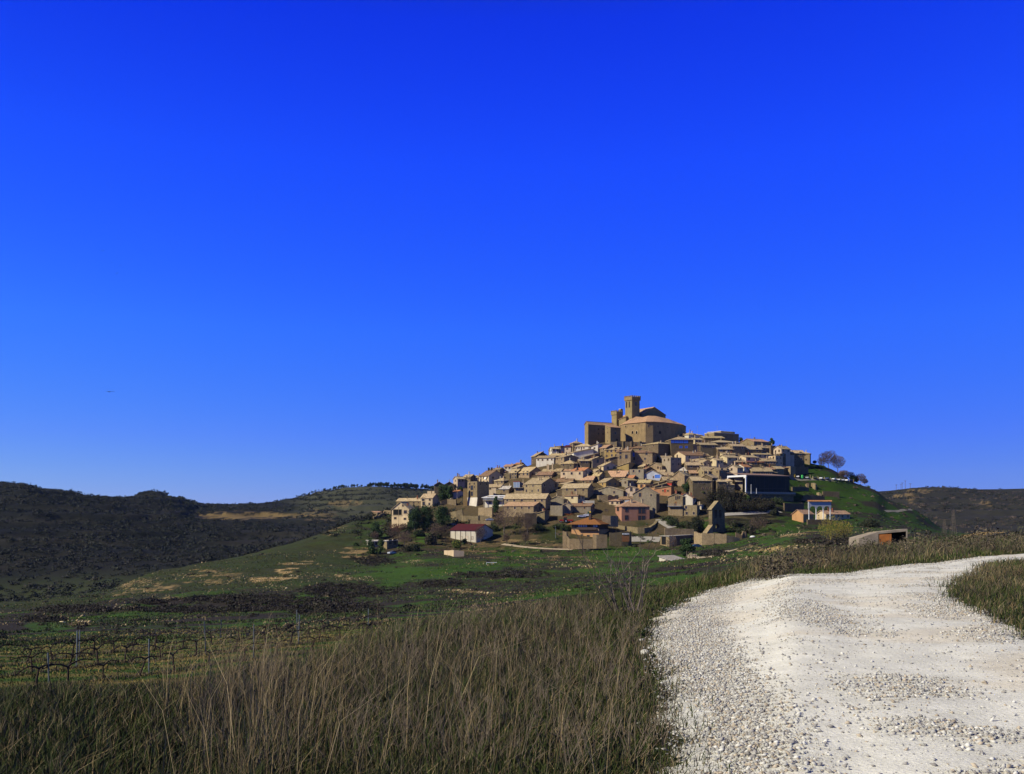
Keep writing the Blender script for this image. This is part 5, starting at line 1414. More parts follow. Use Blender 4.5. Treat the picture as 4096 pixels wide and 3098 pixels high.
for x, hh in ((1435, 165), (1530, 90)):
    p = cpx('B', x, 1308); Yq = GHY-5
    fp = MB(); fp.tube((0,0,0),(0,0,hh/4.424*Yq/F),.13,.10,8); fp.lathe([(.25,0),(.22,.2)], 8)
    o = fp.build('flagpole', M_WHITE); q = (p[0]-HX)/F*Yq; o.location = (q, Yq, (HY-cy_)*k+.0); tag(o, 'tall white pole in front of the glass hall' if hh > 100 else 'shorter white pole in front of the glass hall', 'pole')

# --- bell gable ruin
k = 452/F
def gp(x, y): return ((2620+x/4.424-HX)*k, (HY-(1900+y/4.424))*k)
X0, Z0 = gp(1090, 1020)
th = math.radians(33)      # the broad face looks a little away from the sun
bgr = empty('bell_gable', (X0, 452, Z0), th, 'ruined stone bell gable with two tall arches and a round hole', 'ruin')
outl = [(962,1020),(1262,1020),(1225,870),(1225,640),(1085,476),(962,600)]
def lp(x, y):
    X, Z = gp(x, y); return ((X-X0)/math.cos(th), Z-Z0)
def hole_arch(xl, xr, yt, yb):
    p = [lp(xl, yb)]; n = 10; l, r = lp(xl, yb)[0], lp(xr, yb)[0]; c = (l+r)/2; rr = (r-l)/2; zt_ = lp(xl, yt)[1]-rr
    for i in range(n+1): t = math.pi*(1-i/n); p.append((c+rr*math.cos(t), zt_+rr*math.sin(t)))
    p.append(lp(xr, yb)); return p
holes = [hole_arch(1012, 1066, 615, 762), hole_arch(1106, 1154, 618, 762)]
c_ = lp(1072, 915); rr = (lp(1113, 0)[0]-lp(1032, 0)[0])/2
holes.append([(c_[0]+rr*math.cos(2*math.pi*i/20), c_[1]+rr*math.sin(2*math.pi*i/20)) for i in range(20)])
cu = bpy.data.curves.new('bell_gable_wall', 'CURVE'); cu.dimensions = '2D'; cu.fill_mode = 'BOTH'; cu.extrude = 1.15
for pl in [[lp(*q) for q in outl]]+holes:
    s = cu.splines.new('POLY'); s.points.add(len(pl)-1); s.use_cyclic_u = True
    for pt, q in zip(s.points, pl): pt.co = (q[0], q[1], 0, 1)
tmp = bpy.data.objects.new('bell_gable_tmp', cu); COL.objects.link(tmp); tmp.rotation_euler = (math.pi/2, 0, 0)
dg = bpy.context.evaluated_depsgraph_get()
me = bpy.data.meshes.new_from_object(tmp.evaluated_get(dg)); bpy.data.objects.remove(tmp)
me.materials.clear(); me.materials.append(D_)
o = link(bpy.data.objects.new('gable_wall', me), bgr); o.rotation_euler = (math.pi/2, 0, 0)
m = MB(); p, q, r_ = lp(955, 600), lp(1085, 470), lp(1232, 640)
m.slab([(p[0]-.4,-1.4,p[1]-.3),(q[0],-1.4,q[1]+.25),(q[0],1.4,q[1]+.25),(p[0]-.4,1.4,p[1]-.3)], .3)
m.slab([(q[0],-1.4,q[1]+.25),(r_[0]+.3,-1.4,r_[1]-.2),(r_[0]+.3,1.4,r_[1]-.2),(q[0],1.4,q[1]+.25)], .3); m.build('coping', WALL['s'], bgr)
m = MB(); p, q = lp(850, 1020), lp(968, 880)
m.slab([(p[0],-1.5,p[1]),(q[0],-1.5,q[1]),(q[0],1.5,q[1]),(p[0],1.5,p[1])], 1.3); m.prism([(p[0]+.8,-1.4),(q[0],-1.4),(q[0],1.4),(p[0]+.8,1.4)], -3, [.1, q[1]-1.4, q[1]-1.4, .1]); m.build('stair_buttress', WALL['s'], bgr)

# --- orange houses and the arcade below the car park
house('H1', 'H', 500, 690, 110, 235, 140, 'gr', 75, 'o', 'k', '-', '-', 0, 'orange house with a deep lit side wall beside the arcade', theta=55)
house('H2', 'H', 905, 692, 90, 535, 120, 'gr', 62, 'c', 'k', '-', '51', 3, 'long cream house with a low pink-tiled roof and brick chimneys behind the arcade', theta=60, chm=M_BRICK)
k = 425/F; px_, py_ = cpx('H', 590, 790)
ar = empty('arcade', ((px_-HX)*k, 425, (HY-py_)*k), math.radians(10), 'free-standing white arcade with a red tiled coping on slim columns', 'arcade')
W = (1012-590)/4.424*k/math.cos(math.radians(10)); Hc = 190/4.424*k; Ht = 320/4.424*k
for j in range(4):
    m = MB(); x = .3+(W-.6)*j/3; m.lathe([(.32,0),(.3,.15),(.2,.25),(.18,Hc-.3),(.26,Hc-.2),(.34,Hc)], 10, x, 0); m.build('column', M_WHITE, ar)
    if j < 3: pass
m = MB(); n = 8
for j in range(3):
    xl, xr = .3+(W-.6)*j/3, .3+(W-.6)*(j+1)/3; c0 = (xl+xr)/2; rr = (xr-xl)/2-.34
    pts_ = [(xl-.34 if j == 0 else xl, Hc)]+[(c0-rr*math.cos(math.pi*i/n), Hc+.05+rr*.8*math.sin(math.pi*i/n)) for i in range(n+1)]+[(xr+.34 if j == 2 else xr, Hc)]
    for y, fl in ((-.3, 0), (.3, 1)):
        for i in range(len(pts_)-1):
            p, q = pts_[i], pts_[i+1]; f = [(p[0],y,p[1]),(q[0],y,q[1]),(q[0],y,Ht),(p[0],y,Ht)]
            m.poly(f if not fl else f[::-1])
    for i in range(len(pts_)-1): p, q = pts_[i], pts_[i+1]; m.poly(((p[0],-.3,p[1]),(p[0],.3,p[1]),(q[0],.3,q[1]),(q[0],-.3,q[1])))
m.box(-.045, 0, -.3, .3, Hc, Ht); m.box(W, W+.045, -.3, .3, Hc, Ht); m.build('arch_wall', plain_mat('greyish_white_plaster', (.36,.36,.36)), ar)
m = MB(); m.slab([(-.3,-.75,Ht-.05),(W+.3,-.75,Ht-.05),(W+.3,0,Ht+.5),(-.3,0,Ht+.5)], .15); m.slab([(-.3,0,Ht+.5),(W+.3,0,Ht+.5),(W+.3,.75,Ht-.05),(-.3,.75,Ht-.05)], .15)
for j in range(26): x = -.2+(W+.4)*j/25; m.tube((x,-.75,Ht+.02),(x,0,Ht+.55),.09,.09,6)
m.build('tile_coping', ROOF['r'], ar)
m = MB(); m.box(-.6, W*1.05, -.5, .5, -2.5, -.001); m.build('plinth', D_, ar)
# --- concrete shed with the rusty door
k = 92/F; px_, py_ = cpx('H', 1830, 1170)
Wd = 470/4.424*k
cs = empty('concrete_shed', ((px_-HX)*k, 92, (HY-py_)*k), math.radians(-6), 'low concrete shed with a rusty brown door half hidden by tall dry grass', 'shed')
z1, z2, zd = 140/4.424*k, 215/4.424*k, 125/4.424*k
def hx(x): return (x-1830)/4.424*k
m = MB()
m.poly(((hx(1500),0,-1.5),(hx(1830),0,-1.5),(hx(1830),0,zd),(hx(2300),0,zd+.25),(hx(2300),0,-1.5),(hx(2325),0,-1.5),(hx(2325),0,z2),(hx(1830),0,z1+.12),(hx(1500),0,.25)))
m.poly(((hx(2325),0,-1.5),(hx(2400),4,-1.5),(hx(2400),4,z2-.1),(hx(2325),0,z2)))
m.poly(((hx(1500),0,.25),(hx(1830),0,z1+.12),(hx(2325),0,z2),(hx(2400),4,z2-.1),(hx(1900),4.5,z1),(hx(1500),4,.2)))
m.poly(((hx(1500),4,-1.5),(hx(1500),0,-1.5),(hx(1500),0,.25),(hx(1500),4,.2))); m.poly(((hx(2400),4.02,-1.5),(hx(1500),4.02,-1.5),(hx(1500),4.02,.2),(hx(1900),4.52,z1),(hx(2400),4.02,z2-.1)))
m.build('wall', M_CONC, cs)
m = MB(); m.box(hx(1830), hx(2055), .05, .15, -1.5, zd-.01); m.build('door', M_RUST, cs)
m = MB(); m.box(hx(2058), hx(2299), 1.2, 1.3, -1.5, zd+.1); m.box(hx(2250), hx(2299), .3, 1.19, -1.5, zd+.1); m.build('dark_interior', M_DARK, cs)
# ------------------------------------------------------------------ foliage builders
def leaf_cloud(clumps, leaf, cols, dens=1.0, squash=1.0, up=0.3):
    """many small leaf quads spread through ellipsoid clumps (x, y, z, rx, ry, rz, n)"""
    Vs, Cs = [], []
    for cx, cy, cz, rx, ry, rz, n in clumps:
        n = int(n*dens)
        d = rng.normal(size=(n, 3)); d /= np.linalg.norm(d, axis=1, keepdims=True)
        r = rng.random((n, 1))**0.42
        wob = 0.75+0.5*fbm(d[:, 0]*2.2+cx*3.1, d[:, 2]*2.2+d[:, 1]*1.7+cz*2.3, 3)[:, None]
        p = d*r*wob*np.array((rx, ry, rz))+np.array((cx, cy, cz))
        nn = d*0.7+rng.normal(size=(n, 3))*0.6+np.array((0, 0, up)); nn /= np.linalg.norm(nn, axis=1, keepdims=True)
        t = np.cross(nn, rng.normal(size=(n, 3))); t /= np.linalg.norm(t, axis=1, keepdims=True)+1e-9
        b = np.cross(nn, t)
        s = leaf*rng.uniform(.6, 1.4, (n, 1))
        q = np.stack([p-t*s-b*s*.55*squash, p+t*s-b*s*.35*squash, p+t*s*.8+b*s*.55*squash, p-t*s*.7+b*s*.5*squash], 1)
        c = cols[rng.integers(0, len(cols), n)]*rng.uniform(.7, 1.3, (n, 1))
        Vs.append(q.reshape(-1, 3)); Cs.append(np.repeat(c, 4, 0))
    V = np.concatenate(Vs); C_ = np.concatenate(Cs)
    Q = np.arange(len(V)).reshape(-1, 4)
    return V, Q, C_

PINE = np.array([(0.022, 0.048, 0.014), (0.035, 0.065, 0.020), (0.016, 0.034, 0.012), (0.045, 0.075, 0.022)])
GREENB = np.array([(0.030, 0.055, 0.014), (0.045, 0.075, 0.02), (0.06, 0.085, 0.02)])
YELB = np.array([(0.16, 0.17, 0.025), (0.10, 0.13, 0.02), (0.20, 0.18, 0.03)])
DKB = np.array([(0.025, 0.032, 0.014), (0.035, 0.034, 0.018), (0.018, 0.026, 0.012)])
BRB = np.array([(0.075, 0.055, 0.042), (0.055, 0.042, 0.032), (0.09, 0.07, 0.05)])

def tree_mesh(h, wide, trunk_r, seed, twig=0.012, first=0.28, n=520, trunk=None, crown=None):
    """bare skeleton: points through a rounded crown, each joined to the nearest branch; thickness grows with what it carries"""
    r = np.random.default_rng(seed)
    tn = 5
    nodes = [np.array((0, 0, -.3))]; par = [-1]
    for i in range(1, tn+1):
        nodes.append(np.array((r.normal(0, .03*h*first), r.normal(0, .03*h*first), h*first*i/tn))); par.append(i-1)
    d = r.normal(size=(n, 3)); d /= np.linalg.norm(d, axis=1, keepdims=True)
    rad = r.random(n)**.40
    rw = wide*h*.36; cz = h*(first+(1-first)*.52); rz = h*(1-first)*.50
    wob = .8+.4*fbm(d[:, 0]*2+seed, d[:, 2]*2+d[:, 1], 3)
    P = d*(rad*wob)[:, None]*np.array((rw, rw, rz))+np.array((0, 0, cz))
    P = P[P[:, 2] > h*first*.55]
    P = P[np.argsort(np.linalg.norm(P-np.array((0, 0, h*first)), axis=1))]
    N = np.zeros((len(P)*2+tn+2, 3)); plen = np.zeros(len(N)); c = tn+1
    for i in range(c): N[i] = nodes[i]
    plen[:c] = np.arange(c)*h*first/tn
    for p in P:
        v = p-N[2:c]; dist = np.linalg.norm(v, axis=1)
        cost = dist+.25*plen[2:c]+.8*np.maximum(0, -v[:, 2])
        j = int(np.argmin(cost))+2
        mid = (N[j]+p)/2+r.normal(0, .06, 3)*dist[j-2]+np.array((0, 0, -.05*dist[j-2]))
        N[c] = mid; par.append(j); plen[c] = plen[j]+dist[j-2]/2; c += 1
        N[c] = p; par.append(c-1); plen[c] = plen[c-1]+dist[j-2]/2; c += 1
    load = np.ones(c)
    for i in range(c-1, 0, -1): load[par[i]] += load[i]
    rr = np.maximum(twig, trunk_r*(load/load[1])**.48)
    for i in range(1, c):
        m = trunk if i <= tn else crown
        m.tube(N[par[i]], N[i], rr[par[i]] if i > 1 and i <= tn else min(rr[par[i]], rr[i]*1.3), rr[i]*.85, 6 if i <= tn else (4 if load[i] > 12 else 3), 0, False)

def scale_to(o, h):
    zs = [v.co.z for v in o.data.vertices]; k = h/(max(zs)); o.scale = (k, k, k)

def place(x, y, y0=120, up=0.0, Y=None):
    if Y is not None: return Vector(((x-HX)*Y/F, Y, (HY-y)*Y/F))
    p = seen_at(x, y, y0, 760, True)
    if p is None:
        Yc = float(np.interp(x, _kx, _kY[:, 8]))+4; p = Vector(((x-HX)*Yc/F, Yc, (HY-y)*Yc/F))
    return p

def bare_tree(x, yb, yt, label, seed, wide=1.0, levels=5, mat=None, name='bare_tree', group=None, spread=.75, first=.25, Y=None, cat='tree', up=.5):
    p = place(x, yb, Y=Y); h = (yb-yt)*p.y/F
    root = empty(name, p, rnd.uniform(0, 6), label, cat, group)
    lr = max(.012, .07*p.y/450)
    t, c = MB(), MB(); tree_mesh(h, wide, .02*h, seed, lr, first, 300+80*levels, t, c)
    t.build('trunk', M_BARK, root); c.build('branches', mat or M_TWIG, root)
    return root

def leafy(x, yb, yt, wpx, label, cols, name='pine_tree', cat='tree', n=2200, leaf=.22, clumps=9, trunk=True, shape='round', group=None, Y=None):
    p = place(x, yb, Y=Y); k = p.y/F; h = (yb-yt)*k; w = wpx*k/2
    root = empty(name, p, 0, label, cat, group)
    cl = []
    for i in range(clumps):
        if shape == 'cypress':
            t = (i+.5)/clumps; rr = w*(1.0-.75*abs(t-.38)**1.3)*(1 if t < .8 else .62)
            cl.append((rnd.uniform(-.12, .12)*w, rnd.uniform(-.1, .1)*w, h*(.06+.9*t), rr*.85, rr*.85, h*.75/clumps, n/clumps))
        elif shape == 'bush':
            a = rnd.uniform(0, 6.28); d = math.sqrt(rnd.random())*.68
            hh = h*rnd.uniform(.3, .62)
            cl.append((w*d*math.cos(a), w*.7*d*math.sin(a), hh*.85, w*rnd.uniform(.38, .58), w*rnd.uniform(.34, .5), hh*.95, n*1.4/clumps))
        else:
            a = rnd.uniform(0, 6.28); d = math.sqrt(rnd.random())*.62; zz = rnd.uniform(.16, .84)
            d *= 1-.5*max(0, zz-.55)/.3
            cl.append((w*d*math.cos(a), w*d*math.sin(a), h*zz, w*rnd.uniform(.34, .56), w*rnd.uniform(.34, .52), h*rnd.uniform(.14, .23), n*1.5/clumps))
    V, Q, C_ = leaf_cloud(cl, leaf*max(1, p.y/480), cols)
    np_obj('crown' if trunk else 'foliage', V, Q, M_LEAF, C_, root)
    if trunk:
        m = MB(); m.tube((0, 0, -.5), (w*.05, 0, h*.45), h*.022+.08, h*.016+.05, 7, 0, False)
        for i in range(4):
            c = cl[i]; m.tube((w*.05*.8, 0, h*(.28+.04*i)), (c[0]*.8, c[1]*.8, c[2]), h*.01+.04, .03, 5, 0, False)
        m.build('trunk', M_BARK, root)
    return root

def fpx(c, x, y): return cpx(c, x, y)
def LT(crop, x, yb, yt, w, label, cols, **kw):
    px, py = cpx(crop, x, yb); return leafy(px, py, cpx(crop, 0, yt)[1], w/CROP[crop][2], label, cols, **kw)
def BT(crop, x, yb, yt, label, seed, **kw):
    px, py = cpx(crop, x, yb); return bare_tree(px, py, cpx(crop, 0, yt)[1], label, seed, **kw)

# ------------------------------------------------------------------ trees and bushes round the village
LT('F', 790, 1010, 560, 330, 'dark pine close to the cream villa, first of the lower pine clump', PINE, n=3600, clumps=12)
LT('F', 1010, 970, 535, 320, 'tall dark pine in the middle of the lower pine clump', PINE, n=3600, clumps=12)
LT('F', 1270, 900, 545, 400, 'spreading dark pine at the inner side of the lower pine clump', PINE, n=3800, clumps=13)
LT('F', 700, 960, 800, 180, 'low pine branch bush at the foot of the cream villa', PINE, n=1300, clumps=7, shape='bush', trunk=False, name='bush', cat='bush')
LT('F', 1300, 445, 170, 330, 'upper dark pine between the brown gable ends and the tall narrow pale house', PINE, n=3400, clumps=12)
LT('F', 1440, 440, 200, 180, 'narrow dark pine touching the tall narrow pale house', PINE, n=1800, clumps=8)
LT('D', 195, 890, 700, 110, 'small dark evergreen between the tall narrow pale house and the tower-like house', PINE, n=900, clumps=6)
LT('D', 812, 1215, 905, 145, 'dark columnar cypress in front of the white canopied house', PINE, shape='cypress', n=2600, clumps=9, name='cypress')
LT('F', 110, 1140, 830, 290, 'broad dark evergreen at the outer edge of the village gardens', PINE, n=3000, clumps=11)
LT('F', 20, 1330, 1120, 170, 'dark evergreen bush at the outer side of the white shed', PINE, n=1600, clumps=8, shape='bush', trunk=False, name='bush', cat='bush')
LT('F', 190, 1400, 1140, 190, 'dark green tree standing between the two garden sheds', GREENB, n=2000, clumps=9)
LT('F', 60, 1400, 1270, 150, 'yellowish bush below the white garden shed', GREENB, n=900, clumps=6, shape='bush', trunk=False, name='bush', cat='bush')
LT('F', 1540, 1300, 1130, 190, 'yellow-green bush in front of the red-roofed shed', np.concatenate([GREENB, YELB]), n=1500, clumps=8, shape='bush', trunk=False, name='bush', cat='bush')
LT('F', 1660, 1215, 1115, 130, 'round dark green bush against the white panels of the red-roofed shed', DKB, n=1100, clumps=7, shape='bush', trunk=False, name='bush', cat='bush')
LT('F', 720, 1350, 1200, 330, 'purplish dark thicket in the field below the pines', DKB, n=2000, clumps=10, shape='bush', trunk=False, name='thicket', cat='bush')
LT('F', 1080, 1240, 1020, 240, 'olive brown bush between the pines and the red-roofed shed', np.concatenate([DKB, BRB]), n=1800, clumps=8, shape='bush', trunk=False, name='bush', cat='bush')
LT('B', 315, 1320, 1075, 230, 'dark pine behind the stone house with the red chimney', PINE, n=2800, clumps=11)
LT('B', 600, 1370, 1225, 180, 'yellow-green flat-topped tree in front of the shaded high walls', np.concatenate([YELB*.6, GREENB]), n=1400, clumps=7)
LT('B', 1790, 450, 325, 140, 'round dark bush on the skyline beside the stone end wall', PINE, n=1500, clumps=7, name='bush', cat='bush')
LT('B', 1250, 390, 310, 90, 'small dark bush under the flat fortress block', PINE, n=600, clumps=5, shape='bush', trunk=False, name='bush', cat='bush')
LT('G', 720, 1010, 720, 330, 'dark green bush mass between the lower stone house and the bell gable', DKB, n=3400, clumps=12, shape='bush', trunk=False, name='bush', cat='bush')
LT('G', 560, 1450, 1115, 300, 'dark conifer in front of the open stone barn', PINE, n=3800, clumps=13)
LT('G', 1730, 1060, 880, 160, 'rust-green bush on the edge of the mound beside the bell gable', np.concatenate([DKB, BRB]), n=1500, clumps=8, shape='bush', trunk=False, name='bush', cat='bush')
LT('G', 2120, 720, 590, 190, 'dark bush on the shaded lane bank near the arcade', DKB, n=1400, clumps=8, shape='bush', trunk=False, name='bush', cat='bush')
LT('H', 790, 800, 580, 80, 'slim dark cypress behind the arcade columns', PINE, shape='cypress', n=900, clumps=7, name='cypress')
LT('H', 1700, 930, 770, 420, 'dark rounded thicket on the slope behind the concrete shed', DKB, n=2600, clumps=12, shape='bush', trunk=False, name='thicket', cat='bush')
LT('C', 1390, 1010, 890, 190, 'dark green bush among bare trees at the end of the car park', PINE, n=1500, clumps=8, shape='bush', trunk=False, name='bush', cat='bush')
LT('C', 800, 760, 690, 180, 'green shrubs under the big bare tree above the car park', GREENB, n=800, clumps=7, shape='bush', trunk=False, name='bush', cat='bush')
DK2 = [(760,1470,1200,330),(930,1500,1140,340),(1080,1520,1140,330),(1250,1530,1240,340),(1500,1580,1350,340),(1750,1570,1370,330),(1400,1430,1340,120),(1000,1610,1360,400),(1280,1620,1400,380),(1580,1620,1430,380)]
DKL = ['dark scrub tree under the sheer shaded walls','tall dark scrub tree beside the glass hall','dark thicket at the corner of the glass hall terrace','brown thicket directly under the glass hall corner','brown-green thicket under the middle of the glass hall','thicket under the far end of the glass hall','bright green clump under the glass hall','dark thicket just behind the bell gable top','dark thicket beside the bell gable, uphill','brown thicket above the lane behind the bell gable']
for (x, yb, yt, w), lb in zip(DK2, DKL):
    LT('B', x, yb, yt, w, lb, GREENB*1.6 if 'bright' in lb else np.concatenate([DKB*.8, BRB*.45]), n=2200, clumps=9, shape='bush', trunk=False, name='thicket', cat='bush')
for (x, yb, yt, w), lb in zip([(1420,930,800,330),(1640,960,840,280),(1330,1010,930,260),(1560,1030,930,300),(1900,860,760,260),(640,960,820,220)], ['brown thicket on the bank between the bell gable and the mound','second brown thicket on the bank under the lane','low scrub at the foot of the bell gable','low scrub above the broken grey wall stumps','scrub on the lane edge above the mound','scrub on the grassy bank below the lower stone house']):
    LT('G', x, yb, yt, w, lb, np.concatenate([DKB, BRB*.7, GREENB*.6]), n=1500, clumps=10, shape='bush', trunk=False, name='thicket', cat='bush')
for (c_, x, yb, yt, w, sh), lb in zip([('E',1880,1090,990,330,'bush'),('G',330,900,760,260,'bush'),('G',470,930,800,260,'bush'),('E',60,1260,1130,230,'bush'),('D',1560,1520,1400,260,'bush'),('D',1900,1480,1370,260,'bush'),('F',1150,1130,950,300,'bush'),('F',860,1090,960,240,'bush'),('D',760,1530,1400,240,'bush'),('B',1900,1480,1360,260,'bush'),('C',640,1300,1190,260,'bush')],
  ['dark bush on the steep lane bank by the pink house','dark bush on the grassy bank above the open stone barn','second dark bush on the bank above the open stone barn, nearer the bell gable','dark bramble bush behind the boundary wall of the russet-roofed house','bramble bush below the roofless ruined barn','green bush on the bank below the tractor','dark undergrowth below the middle pine of the lower clump','dark undergrowth at the foot of the first lower pine','brown bush beside the red-roofed shed gable','dark bush under the far corner of the glass hall plinth','dark bush on the terrace above the arcade']):
    LT(c_, x, yb, yt, w, lb, np.concatenate([DKB, GREENB*.8]), n=1500, clumps=9, shape=sh, trunk=False, name='bush', cat='bush')
BT('C', 945, 770, 450, 'tallest bare tree on the hill shoulder above the car park', 5, wide=1.45, levels=13, spread=.8)
BT('C', 1110, 850, 535, 'second bare tree on the hill shoulder, lighter twigs', 9, wide=1.2, levels=10, spread=.8)
BT('C', 830, 760, 570, 'small bare tree beside the tallest bare tree', 15, wide=1.2, levels=5)
for j, (x, yb, yt, lb) in enumerate([(1230,960,800,'brown bare bush beside the second bare tree'),(1340,970,830,'grey bare bush above the parked cars'),(1520,1030,860,'purple-brown bare tree at the tip of the car park'),(1180,930,810,'low bare bush at the foot of the second bare tree'),(1590,1060,950,'small bare bush last on the hill edge'),(700,700,630,'low bare hedge next to the lit stone tower house')]):
    BT('C', x, yb, yt, lb, 30+j, wide=1.5, levels=5, first=.14, name='bare_bush', cat='bush', spread=1.0)
BT('D', 960, 1610, 1090, 'large bare tree in front of the long red-brown roof', 51, wide=1.1, levels=6, spread=.8)
BT('D', 1240, 1560, 1180, 'bare tree between the large bare tree and the ruined barn', 53, wide=.9, levels=5)
BT('D', 1370, 1593, 1200, 'slender bare tree in front of the ruined stone barn', 57, wide=.8, levels=5)
BT('D', 860, 1500, 1250, 'small bare tree beside the red-roofed shed', 58, wide=1.1, levels=5)
BT('D', 1000, 1760, 1560, 'bare young tree on the lane below the red-roofed shed', 59, wide=.9, levels=5)
BT('D', 1340, 1770, 1540, 'bare young tree on the lane near the boundary wall', 63, wide=.9, levels=5)
BT('F', 480, 1040, 850, 'reddish bare bush in front of the cream villa', 61, wide=1.9, levels=5, first=.12, name='bare_bush', cat='bush', spread=1.0, mat=plain_mat('red_twigs', (.16,.06,.045), .95, .1, .3, 2.0))
BT('F', 600, 1000, 850, 'pale bare bush against the lower wall of the cream villa', 62, wide=1.4, levels=5, first=.12, name='bare_bush', cat='bush', spread=1.0)
BT('F', 610, 1290, 980, 'grey bare tree below the cream villa', 64, wide=1.2, levels=6)
BT('F', 420, 1150, 930, 'brown bare thicket behind the flat-roofed stone shed', 65, wide=1.7, levels=5, first=.14, name='bare_bush', cat='bush', spread=1.0)
BT('F', 1180, 1190, 850, 'bare tree under the lower pine clump', 66, wide=1.1, levels=6)
BT('F', 1330, 1200, 880, 'bare tree beside the white panels of the red-roofed shed', 67, wide=.9, levels=5)
BT('F', 1960, 1220, 900, 'bare tree in front of the shaded gable of the red-roofed shed', 68, wide=1.0, levels=6)
BT('F', 90, 1190, 1000, 'pale bare tree behind the white garden shed', 69, wide=1.2, levels=5)
BT('G', 300, 1420, 1060, 'thin bare tree between the open barn and the small grey shed', 71, wide=.8, levels=6)
BT('G', 1840, 1020, 740, 'greyish bare thicket on the bank below the lane', 72, wide=1.8, levels=6, first=.12, name='bare_bush', cat='bush', spread=1.0)
YT = plain_mat('yellow_green_twigs', (.17,.15,.035), .95, .1, .3, 2.0, vary=(.9,1.2))
BT('H', 985, 1215, 720, 'wide yellow-green willow-like tree on the mound', 73, wide=1.35, levels=6, spread=.9, mat=YT, name='willow', first=.14)
BT('H', 1230, 1190, 800, 'smaller yellow-green tree on the mound beside the concrete shed', 74, wide=1.1, levels=6, spread=.9, mat=YT, name='willow', first=.14)

# pines along the far ridge
_p = []
for i in range(4):
    cl = [(rnd.uniform(-1.7,1.7), rnd.uniform(-1.7,1.7), rnd.uniform(2.5,9), rnd.uniform(1.5,2.5), rnd.uniform(1.5,2.5), rnd.uniform(1.2,2.5), 46) for _ in range(6)]
    V, Q, C_ = leaf_cloud(cl, .6, PINE*.55)
    me = np_mesh('crown', V, Q, M_LEAF, C_)
    m = MB(); m.tube((0,0,-1.5),(0,0,6),.32,.2,6); _p.append((me, m.mesh('trunk', M_BARK)))
for i, x in enumerate(np.concatenate([rng.uniform(1480, 1770, 165), rng.uniform(1330, 1480, 40), rng.uniform(1180, 1330, 18)])):
    Ys = np.linspace(1450, 1850, 60); z = land_z(np.full(60, x), Ys); py = ypx(z, Ys); j = int(np.argmin(py))
    Yq = Ys[j]+rng.uniform(-14, 4); q = onland(x, Yq)
    root = empty('ridge_pine', q, rng.uniform(0, 6), 'dark pine in the straight row along the far ridge', 'tree', 'pines along the far ridge')
    s = rng.uniform(.5, .95)*(1.0 if x > 1480 else .7); root.scale = (s, s, s)
    me, tm = _p[i % 4]
    link(bpy.data.objects.new('crown', me), root); link(bpy.data.objects.new('trunk', tm), root)

# scrub over the far hills and rough thickets in the valley (uncountable)
def scrub(name, n, xlo, xhi, Ylo, Yhi, size, cols, label, keep=None, per=26, flat=.6, seed=1, lk=(.22, .5)):
    r = np.random.default_rng(seed)
    x = r.uniform(xlo, xhi, n); Yq = np.exp(r.uniform(np.log(Ylo), np.log(Yhi), n))
    z = land_z(x, Yq); X = (x-HX)*Yq/F; py = ypx(z, Yq)
    if keep is not None:
        k = keep(x, Yq, X, z, py, r); x, Yq, z, X = x[k], Yq[k], z[k], X[k]
    n = len(x); s = size(Yq)*r.uniform(.5, 1.5, n)*(1+.6*(r.random(n) > .88))
    d = r.normal(size=(n, per, 3)); d /= np.linalg.norm(d, axis=2, keepdims=True); d[..., 2] = np.abs(d[..., 2])
    rad = r.random((n, per, 1))**.45
    p = d*rad*np.array((1.25, 1.25, flat*1.4))*s[:, None, None]+np.stack([X, Yq, z-.1*s], 1)[:, None]
    nn = d+r.normal(size=d.shape)*.55; nn /= np.linalg.norm(nn, axis=2, keepdims=True)
    t = np.cross(nn, r.normal(size=d.shape)); t /= np.linalg.norm(t, axis=2, keepdims=True)+1e-9
    b = np.cross(nn, t); q = (s[:, None]*r.uniform(*lk, (n, per)))[..., None]
    V = np.stack([p-t*q-b*q*.6, p+t*q-b*q*.4, p+t*q*.3+b*q*.8], 2).reshape(-1, 3)
    T = np.arange(len(V)).reshape(-1, 3)
    c = cols[r.integers(0, len(cols), n)]*r.uniform(.7, 1.3, (n, 1)); c = np.repeat(c, per*3, 0)*np.repeat(r.uniform(.75, 1.25, (n*per, 1)), 3, 0)
    return tag(np_obj(name, V, T, M_LEAF, c), label, kind='stuff')
HS = np.array([(.012,.015,.010), (.016,.019,.012), (.009,.012,.008), (.022,.020,.014)])
def keep_far(x, Y, X, z, py, r):
    fld = ((x-965)/185)**2+((py-2064)/20)**2 < 1
    d = fbm(X*.008+2, Y*.010, 4)+.12*(x < 1100)-.10*((x > 1150) & (x < 1800) & (Y > 1100))-.02*(x > 3400)
    return (d+.35*(r.random(len(x))-.5) > .50) & ~fld
scrub('scrub', 19000, -450, 1900, 470, 1750, lambda Y: 1.5+Y*.0011, HS, 'dark scrub covering the far hills across the valley', keep_far, per=34, seed=2, lk=(.13, .3))
scrub('scrub', 4500, 3380, 4300, 700, 1650, lambda Y: 1.4+Y*.0009, np.concatenate([HS, BRB*.9]), 'brown scrub on the far hill beyond the car park', keep_far, per=30, seed=3, lk=(.13, .3))
VS = np.array([(.026,.021,.017), (.021,.018,.014), (.034,.027,.021), (.024,.025,.013)])
TH = [(1370,2362,170,30,90,330),(1760,2338,90,12,90,330),(1560,2370,60,9,60,300),(1000,2402,290,18,100,330),(1500,2245,80,20,150,460),(1250,2430,260,26,60,230),(300,2440,160,14,100,300),(180,2480,90,10,90,260),(620,2410,60,10,110,330),(800,2440,300,14,90,260),(520,2425,25,8,150,330),(1790,2330,70,10,60,330),(2000,2300,200,14,90,300),(1700,2370,200,16,60,200),(3400,2170,240,14,120,330),(2850,2215,60,14,200,420)]
